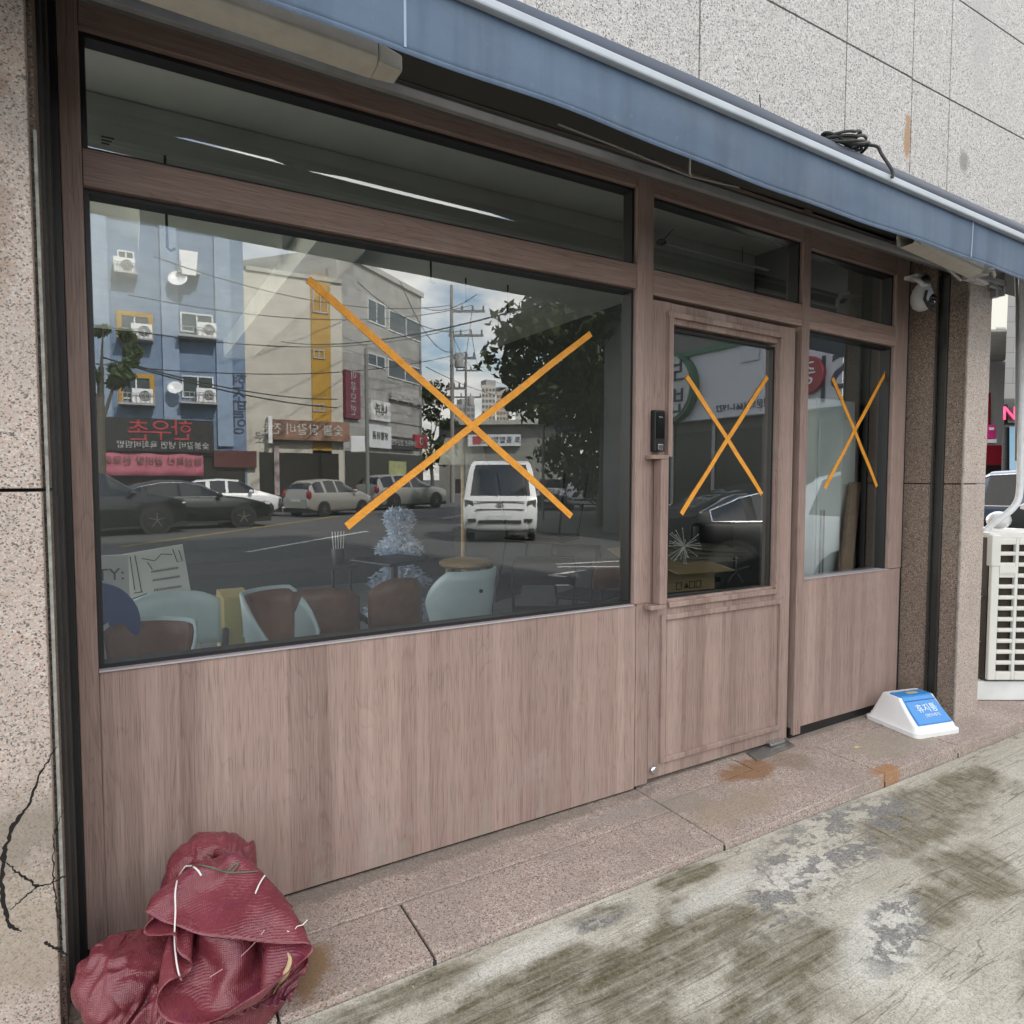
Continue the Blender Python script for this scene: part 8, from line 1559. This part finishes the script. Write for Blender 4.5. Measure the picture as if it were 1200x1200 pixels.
# bench backs
def slat_chair(label,px,y,rz,w=.62,mat=WALN,H=.92):
    p=cpos(px,y); r=thing('armchair',label,'chair',p,rz,'brown wooden chairs by the window')
    P=[[(w*u,.06*(1-(2*u/1)**2)*1.0+.2,.56+(H-.56)*v*(1-.25*(2*abs(u))**3)) for v in np.linspace(0,1,5)] for u in np.linspace(-.5,.5,15)]
    MB().grid(P).build('backrest',mat,r,world=False,smooth=True,solid=.02)
    g=MB(); g.box(-w*.48,w*.48,-.24,.2,.40,.45); g.build('seat',mat,r,world=False,bevel=.015)
    for s in(1,-1):
        g=MB(); g.tube([(s*w*.5,.2,.62),(s*w*.52,.0,.66),(s*w*.52,-.2,.64),(s*w*.5,-.24,.40)],.016,8); g.build('armrest',STEELB,r,world=False,smooth=True)
        for y_ in(.2,-.22): g=MB(); g.tube([(s*w*.46,y_,.42),(s*w*.48,y_*1.1,0)],.014,8); g.build('leg',STEELB,r,world=False,smooth=True)
slat_chair('long brown wooden chair with a dark armrest right of the yellow carton',358,1.40,rad(178),.46,H=.81); slat_chair('rounded brown wooden chair back in front of the white tree',441,1.35,rad(190),.32,H=.84)
slat_chair('grey blue curved armchair with a black rail behind the corner chair',197,1.12,rad(-8),.44,SHELL,H=.82)
# stacked steel chairs
SEATB=M('dark_seat',(.035,.026,.022),.5)
def steel_chair(label,loc,rz,up=True,group='black steel chairs',bm_=SEATB):
    r=thing('steel_chair',label,'chair',loc,rz,group); s=1 if up else -1
    def q(x,y,z): return (x,y,z if up else .92-z)
    g=MB(); g.box(-.2,.2,-.2,.2,*sorted((q(0,0,.44)[2],q(0,0,.46)[2]))); g.build('seat',SEATB,r,world=False,bevel=.008)
    for sx in(1,-1):
        for sy in(1,-1): g=MB(); g.tube([q(sx*.18,sy*.18,.44),q(sx*.23,sy*.24,0)],.010,8); g.build('leg',STEELB,r,world=False,smooth=True)
    g=MB(); g.tube([q(-.19,.19,.44),q(-.2,.25,.80),q(-.19,.26,.86),q(.19,.26,.86),q(.2,.25,.80),q(.19,.19,.44)],.010,8); g.tube([q(-.19,-.19,.43),q(.19,-.19,.43),q(.19,.19,.43),q(-.19,.19,.43)],.010,8,closed=True); g.build('frame',STEELB,r,world=False,smooth=True)
    P=[[q(.2*u,.255-.03*(1-u*u),.68+.18*v) for v in np.linspace(0,1,3)] for u in np.linspace(-1,1,9)]; MB().grid(P).build('backrest',bm_,r,world=False,smooth=True,solid=.012)
    return r
p=cpos(635,1.55); steel_chair('black steel chair standing under an upturned one near the window corner',p,rad(150)); steel_chair('upturned black steel chair resting on another with legs in the air',(p[0]+.02,p[1]+.02,.50),rad(35),False)
p=cpos(706,1.25); steel_chair('black steel chair with a wide walnut back at the right end of the large window',p,rad(170),bm_=WALN)
p=cpos(690,2.0); steel_chair('black steel chair partly hidden behind the walnut backed one',p,rad(120))
# floor lamp, stool, table, white tree
p=cpos(543,2.3); lm=thing('floor_lamp','floor lamp with a pale pleated shade on a wooden pole behind the tape cross','floor lamp',p)
zt=at(543,545,2.3).z; g=MB(); g.tube([(0,0,.02),(0,0,zt)],.018,10); g.lathe([(.16,0),(.16,.015),(.03,.03)],(0,0,0),20); g.build('pole',OAK,lm,world=False,smooth=True)
zs=at(543,517,2.3).z; g=MB(); P=[[((.13+.05*v+.004*math.cos(12*a))*math.cos(a),(.13+.05*v+.004*math.cos(12*a))*math.sin(a),zs-(zs-zt+.02)*v) for v in(0,.5,1)] for a in np.linspace(0,2*math.pi,49)]; g.grid(P); g.build('lamp_shade',M('shade_cream',(.55,.54,.48),.8),lm,world=False,smooth=True,solid=.004)
p=cpos(546,2.0); so=thing('wooden_stool','round pale wooden stool standing before the floor lamp','stool',p); zt=at(546,656,2.0).z-.02
g=MB(); g.lathe([(0,zt-.045),(.17,zt-.045),(.19,zt-.03),(.19,zt-.01),(.17,zt),(0,zt)],(0,0,0),26); g.build('seat',OAK,so,world=False,smooth=True)
for k in range(4):
    a=rad(45+90*k+20); g=MB(); g.tube([(.12*math.cos(a),.12*math.sin(a),zt-.04),(.21*math.cos(a),.21*math.sin(a),0)],[.022,.016],10); g.build('leg',OAK,so,world=False,smooth=True)
p=cpos(462,2.05); tb=thing('side_table','small dark square pedestal table in front of the white tree','table',p,rad(20)); zt=at(453,655,2.05).z-.02
g=MB(); g.box(-.21,.21,-.21,.21,zt-.022,zt); g.build('table_top',STEELB,tb,world=False,bevel=.01); g=MB(); g.tube([(0,0,.02),(0,0,zt)],.022,10); g.build('stem',STEELB,tb,world=False,smooth=True); g=MB(); g.lathe([(.2,0),(.2,.012),(.03,.03)],(0,0,0),20); g.build('foot',STEELB,tb,world=False)
p=cpos(468,2.75); xt=thing('tinsel_tree','white artificial tree with fluffy tinsel branches inside the shop','tree',p); zt=at(466,598,2.75).z
V=[];Fc=[]
for i in range(5200):
    v=rng.uniform(0,1)**1.2; z=.28+(zt-.28)*v; tier=.75+.25*math.sin(v*22); R_=(.22*(1-v)**.8+.10)*tier; a=rng.uniform(0,6.28); rr_=R_*rng.uniform(.35,1.0)
    q=np.array((rr_*math.cos(a),rr_*math.sin(a),z-.12*rr_)); u=np.array((math.cos(a),math.sin(a),rng.uniform(-.6,.6)))+rng.normal(size=3)*.5; u/=np.linalg.norm(u); w=np.cross(u,rng.normal(size=3)); w/=np.linalg.norm(w); s=rng.uniform(.018,.035); k=len(V)
    V+=[tuple(q-u*s),tuple(q+w*s*.3),tuple(q+u*s),tuple(q-w*s*.3)]; Fc.append((k,k+1,k+2,k+3))
mb=MB(); mb.v=V; mb.f=Fc; mb.build('crown',M('tinsel_white',(.66,.76,.92),.6),xt,world=False,flip=False); g=MB(); g.tube([(0,0,.0),(0,0,zt)],.014,8); g.build('trunk',WHITEPL,xt,world=False)
for k in range(3): a=2.1*k; g=MB(); g.tube([(0,0,.12),(.22*math.cos(a),.22*math.sin(a),0)],.010,6); g.build('foot',WHITEPL,xt,world=False)
# cartons
KRAFT=M('kraft_card',(.42,.32,.18),.75,var=.06); KRAFTY=M('yellow_card',(.50,.40,.16),.7,var=.05)
def carton(label,px0,py0,px1,y,d,mat,open_=False,rz=0):
    a=at(px0,py0,y); b=at(px1,py0,y); w=b.x-a.x; h=a.z-.02; r=thing('carton',label,'carton',(a.x,y,.02),rz)
    g=MB(); g.box(0,w,0,d,0,h-.012); g.build('body',mat,r,world=False,bevel=.004)
    g=MB()
    if open_:
        g.hexa([(-.02,-.14,h-.04),(w+.02,-.14,h-.05),(w,0,h-.02),(0,0,h-.02),(-.02,-.14,h-.034),(w+.02,-.14,h-.044),(w,0,h-.014),(0,0,h-.014)])
        g.hexa([(0,d,h-.02),(w,d,h-.02),(w+.03,d+.14,h+.06),(-.03,d+.14,h+.05),(0,d,h-.014),(w,d,h-.014),(w+.03,d+.14,h+.066),(-.03,d+.14,h+.056)])
    else: g.box(0.002,w-.002,.002,d/2-.002,h-.0115,h-.006); g.box(.002,w-.002,d/2+.002,d-.002,h-.0115,h-.006)
    g.build('flaps',mat,r,world=False); return r,w,h
r,w,h=carton('tall yellow carton with a black round emblem and a white slip behind the blue chairs',262,700,296,1.15,.30,KRAFTY)
W_=wm(r); g=MB(); g.box(.08,w-.01,-.004,-.001,h-.20,h-.08); g.build('shipping_slip',M('paper_white',(.66,.68,.68),.7,var=.2,vscale=30),r,world=False)
g=MB(); cx,cz=w*.45,h-.36; g.tube([(cx+.075*math.cos(a),-.002,cz+.075*math.sin(a)) for a in np.linspace(.6,5.2,15)],.010,5); g.tube([(cx-.02,-.002,cz+.05),(cx+.03,-.002,cz+.01),(cx-.02,-.002,cz-.02),(cx+.02,-.002,cz-.06)],.011,5); g.build('emblem',BLACK,r,world=False); text('ING',.06,BLACK,r,W_@Vector((w*.5,-.003,h-.50)),(1,0,0),(0,0,1),ext=.001)
r,w,h=carton('open brown carton behind the door glass with packing marks on its side',778,662,838,.75,.36,KRAFT,True)
g=MB()
for k in range(4): rect(g,.10+.055*k,.145+.055*k,h-.16,h-.115,.004,-.003,.0) if k!=1 else g.prism([(.165,-.001,h-.155),(.185,-.001,h-.12),(.205,-.001,h-.155)],(0,-.002,0))
g.build('packing_mark',M('ink_brown',(.05,.04,.03),.8),r,world=False)
# folded cardboard and paper on top of the carton, wire ball
fo=thing('cardboard_pile','loose folded cardboard lying on the open carton','cardboard',at(820,655,.95))
g=MB(); 
for k in range(4): 
    c=at(815+6*k,652-3*k,.95+.05*k); g.hexa([c+Vector((-.24,-.12,-.02+.012*k)),c+Vector((.22,-.14,-.03)),c+Vector((.26,.14,.0)),c+Vector((-.2,.16,.01+.01*k)),c+Vector((-.24,-.12,-.014+.012*k)),c+Vector((.22,-.14,-.024)),c+Vector((.26,.14,.006)),c+Vector((-.2,.16,.016+.01*k))])
g.build('sheet',M('card_grey',(.22,.20,.17),.8,var=.15),fo)
wbq=thing('wire_ornament','round white wire ornament like a dandelion behind the lower door glass','ornament',at(802,640,.62))
c=at(802,640,.62); g=MB()
for k in range(34):
    d=rng.normal(size=3); d/=np.linalg.norm(d); e=c+Vector(d)*.105; g.tube([c,e],.0016,5); g.ball(e,.004,.004,.004,6,4)
g.build('wire_ray',M('wire_white',(.7,.7,.68),.5),wbq)
oc=thing('office_chair','black padded office chair back behind the carton','chair',cpos(840,1.3))
z0=at(840,650,1.3).z; z1=at(840,612,1.3).z; c=at(838,630,1.3); g=MB(); g.box(c.x-.22,c.x+.22,1.27,1.35,z0-.05,z1); g.build('backrest',BLACK,oc,bevel=.05,seg=4); g=MB(); g.box(c.x-.24,c.x+.24,.95,1.4,.42,.52); g.build('seat',BLACK,oc,bevel=.04); g=MB(); g.tube([(c.x,1.35,.46),(c.x,1.38,z0)],.03,8); g.tube([(c.x,1.2,.05),(c.x,1.2,.44)],.03,8); g.box(c.x-.28,c.x+.28,1.17,1.23,.04,.08); g.box(c.x-.03,c.x+.03,.92,1.48,.041,.079); g.build('base',BLACK,oc)
for s in(1,-1): g=MB(); g.tube([(c.x+s*.25,1.3,.48),(c.x+s*.28,1.25,.68),(c.x+s*.28,1.0,.69)],.018,8); g.build('armrest',BLACK,oc,smooth=True)
# sketch board, lettered board, blue disc
sb_=thing('sketch_board','white board with pencil sketches leaning behind the blue chairs','board',at(184,700,1.5))
a=at(143,650,1.5);b=at(214,638,1.5);cR=at(226,706,1.42);dL=at(152,716,1.42); g=MB(); g.hexa([dL,cR,cR+Vector((0,.02,0)),dL+Vector((0,.02,0)),a,b,b+Vector((0,.02,0)),a+Vector((0,.02,0))]); 
lo1=dL.lerp(a,-1.0); lo2=cR.lerp(b,-1.0); g.hexa([lo1,lo2,lo2+Vector((0,.02,0)),lo1+Vector((0,.02,0)),dL,cR,cR+Vector((0,.02,0)),dL+Vector((0,.02,0))]); bo=g.build('board_face',M('board_white',(.62,.64,.60),.6,var=.05),sb_)
INK=M('pencil',(.06,.06,.06),.8); g=MB()
def bp(u,v): p_=dL.lerp(cR,u); q_=a.lerp(b,u); return p_.lerp(q_,v)+Vector((0,-.003,0))
for s_ in ([(.12,.95),(.12,.35)],[(.2,.95),(.22,.3)],[(.3,.88),(.5,.8),(.62,.9),(.8,.86)],[(.82,.95),(.86,.72),(.95,.72),(.92,.92)],[(.38,.8),(.44,.66)],[(.05,.2),(.3,.26)],[(.08,.1),(.36,.12)],[(.6,.16),(.72,.04),(.8,.18)],[(.1,.3),(.24,.3)]): g.tube([bp(*q) for q in s_],.0022,5)
for v in (.60,.45,.28):
    for k in range(10): u=.42+.045*k; g.tube([bp(u,v),bp(u+.015,v+.045),bp(u+.028,v+.005),bp(u+.04,v+.03)],.0018,5)
g.build('sketch_lines',INK,bo)
lb=thing('lettered_board','tall white board with black capital letters at the left end of the window','board',at(128,720,1.2)); g=MB(); a=at(108,655,1.2);b=at(138,650,1.2); g.box(a.x-.3,b.x+.04,1.2,1.23,.02,a.z+.01); o=g.build('board_face',M('board_white',(.62,.64,.60),.6,var=.05),lb); text('CITY:',.075,INK,o,at(128,674,1.195)-Vector((.03,0,0)),(1,0,0),(0,0,1),ext=.001)
bd=thing('blue_disc','round deep blue board with white lettering at the bottom left of the window','board',at(115,735,.95)); c=at(104,735,.95); rD=(c-at(104,682,.95)).length
g=MB(); g.lathe([(0,0),(rD,0),(rD,.02),(0,.02)],(c.x,.95,c.z),36,'Y'); o=g.build('disc',M('deep_blue_board',(.012,.06,.24),.4),bd); text('JOY',.075,WHITEPL,o,at(127,770,.945),(.9,0,.5),(-.5,0,.9),ext=.001)
# dark green crate and small boxes, white shelf and cabinet
cr=thing('green_crate','dark green crate right of the floor lamp','crate',cpos(572,2.1)); q=at(563,655,2.1); g=MB(); e=at(578,655,2.1); rect(g,q.x,e.x,.02,q.z,.02,2.1,2.4); g.box(q.x+.02,e.x-.02,2.12,2.4,.04,q.z-.02); g.build('crate_body',M('crate_green',(.03,.07,.06),.5),cr,bevel=.006)
g=MB(); q=at(563,678,1.95); e=at(577,678,1.95); wbx=thing('white_box','small white paper box below the green crate','box',(q.x,1.95,.02)); g.box(q.x,e.x,1.95,2.08,.02,q.z); g.build('box_body',M('paper_white',(.66,.68,.68),.7,var=.2,vscale=30),wbx,bevel=.004)
g=MB(); g.box(q.x,e.x,1.949,2.081,q.z+.001,q.z+.012); g.build('lid',M('paper_white',(.66,.68,.68),.7),wbx)
fr=thing('white_cabinet','tall pale cabinet standing behind the narrow window right of the door','cabinet',at(980,560,.3)); a=at(958,466,.26); b=at(1003,466,.26)
g=MB(); g.box(a.x,b.x,.26,.60,.05,a.z); g.build('carcass',M('cabinet_white',(.60,.68,.67),.4,var=.04),fr,bevel=.01); g=MB(); g.box(a.x+.01,b.x-.01,.245,.259,.08,a.z-.12); g.build('door',M('cabinet_door',(.64,.72,.71),.35),fr,bevel=.006); g=MB(); g.box(a.x+.03,a.x+.045,.225,.244,.8,1.2); g.build('handle',ALU,fr)
pl=thing('leaning_plank','brown wooden plank leaning in the narrow window','plank',at(990,640,.18)); a=at(974,668,.12); b=at(1000,565,.20); g=MB(); g.hexa([a+Vector((-.03,0,-.9)),a+Vector((.09,0,-.9)),a+Vector((.09,.02,-.9)),a+Vector((-.03,.02,-.9)),b+Vector((-.01,0,0)),b+Vector((.08,0,0)),b+Vector((.08,.02,0)),b+Vector((-.01,.02,0))]); g.build('board_face',M('plank_brown',(.20,.13,.08),.6,var=.25),pl)
MB().box(a.x-.032,a.x+.088,.115,.145,.02,.05).build('rubber_foot',RUBBER,pl)
# counter with clutter in the middle ground
ct=thing('folding_table','dark folding table with clutter deep inside the shop','table',(.95,2.9,.02)); g=MB(); g.box(.2,1.5,2.7,3.3,.70,.73); g.build('table_top',M('table_dark',(.05,.05,.05),.5),ct,bevel=.004)
for x in(.25,1.45):
    for y in(2.75,3.25): g=MB(); g.tube([(x,y,.02),(x,y,.70)],.014,8); g.build('leg',STEELB,ct,smooth=True)
jar=thing('chopstick_jar','dark jar holding white sticks on the folding table','jar',(1.2,2.8,.73)); g=MB(); c=at(396,675,2.2); 
# ================================================================ world, sun, camera
jr=at(397,676,2.78); g.lathe([(.05,0),(.055,.10),(.05,.12)],(jr.x,2.78,.731),14); g.build('jar_body',BLACK,jar,smooth=True); g=MB()
for k in range(5): g.tube([(jr.x-.03+.015*k,2.78,.74),(jr.x-.045+.022*k,2.78,.98)],.004,5)
g.build('stick',WHITEPL,jar)
SUN_EL=rad(42); SUN_AZ=rad(12)   # blender sky: rotation measured from +Y clockwise
w=bpy.data.worlds.new('World'); sc.world=w; w.use_nodes=True; t=NT.__new__(NT); t.t=w.node_tree; t.n=t.t.nodes; t.l=t.t.links
bgn=t.n['Background']; sky=t.new('ShaderNodeTexSky'); sky.sky_type='NISHITA'; sky.sun_disc=False; sky.sun_elevation=SUN_EL; sky.sun_rotation=SUN_AZ; sky.air_density=1.2; sky.dust_density=1.2; sky.ozone_density=1.5
tc=t.new('ShaderNodeTexCoord').outputs['Generated']; sx=t.new('ShaderNodeSeparateXYZ'); t.link(tc,sx.inputs[0])
zz=t.math('ADD',t.math('MAXIMUM',sx.outputs[2],0.0),.18); cb=t.new('ShaderNodeCombineXYZ'); t.link(t.math('DIVIDE',sx.outputs[0],zz),cb.inputs[0]); t.link(t.math('DIVIDE',sx.outputs[1],zz),cb.inputs[1])
n1=t.noise(t.mapping(cb.outputs[0],(1,1,1),(1.7,.4,0)),1.15,8,.58,.25); cl=t.ramp(n1,[(.43,0),(.55,1)]); sh=t.noise(cb.outputs[0],2.6,6,.6)
cloudc=t.ramp(sh,[(.3,(5.2,5.2,5.3)),(.7,(10.2,10.0,9.7))]); mx=t.mix(t.math('MULTIPLY',cl,.92),sky.outputs[0],cloudc)
t.link(mx,bgn.inputs['Color']); bgn.inputs['Strength'].default_value=.13
sun=bpy.data.lights.new('sun','SUN'); sun.energy=3.0; sun.angle=rad(2); sun.color=(1,.96,.90); so_=bpy.data.objects.new('sun',sun); COL.objects.link(so_)
dirv=Vector((math.sin(SUN_AZ)*math.cos(SUN_EL),math.cos(SUN_AZ)*math.cos(SUN_EL),math.sin(SUN_EL))); so_.rotation_euler=dirv.to_track_quat('Z','Y').to_euler(); so_.location=(0,-6,12)
cam=bpy.data.cameras.new('camera'); co=bpy.data.objects.new('camera',cam); COL.objects.link(co); sc.camera=co
cam.sensor_width=36; cam.sensor_fit='HORIZONTAL'; cam.lens=36*F/1200; cam.clip_start=.02; cam.clip_end=2000
xa=RM@Vector((1,0,0)); ya=RM@Vector((0,-1,0)); za=RM@Vector((0,0,-1)); mw=Matrix((xa,ya,za)).transposed().to_4x4(); mw.translation=CAM; co.matrix_world=mw
vs=sc.view_settings; vs.view_transform='Standard'; vs.look='None'; vs.exposure=1.86; vs.gamma=1; vs.use_white_balance=True; vs.white_balance_temperature=6950; vs.white_balance_tint=10; vs.use_curve_mapping=False
sc.cycles.max_bounces=8; sc.cycles.transparent_max_bounces=10; sc.cycles.glossy_bounces=4; sc.cycles.caustics_reflective=False; sc.cycles.caustics_refractive=False
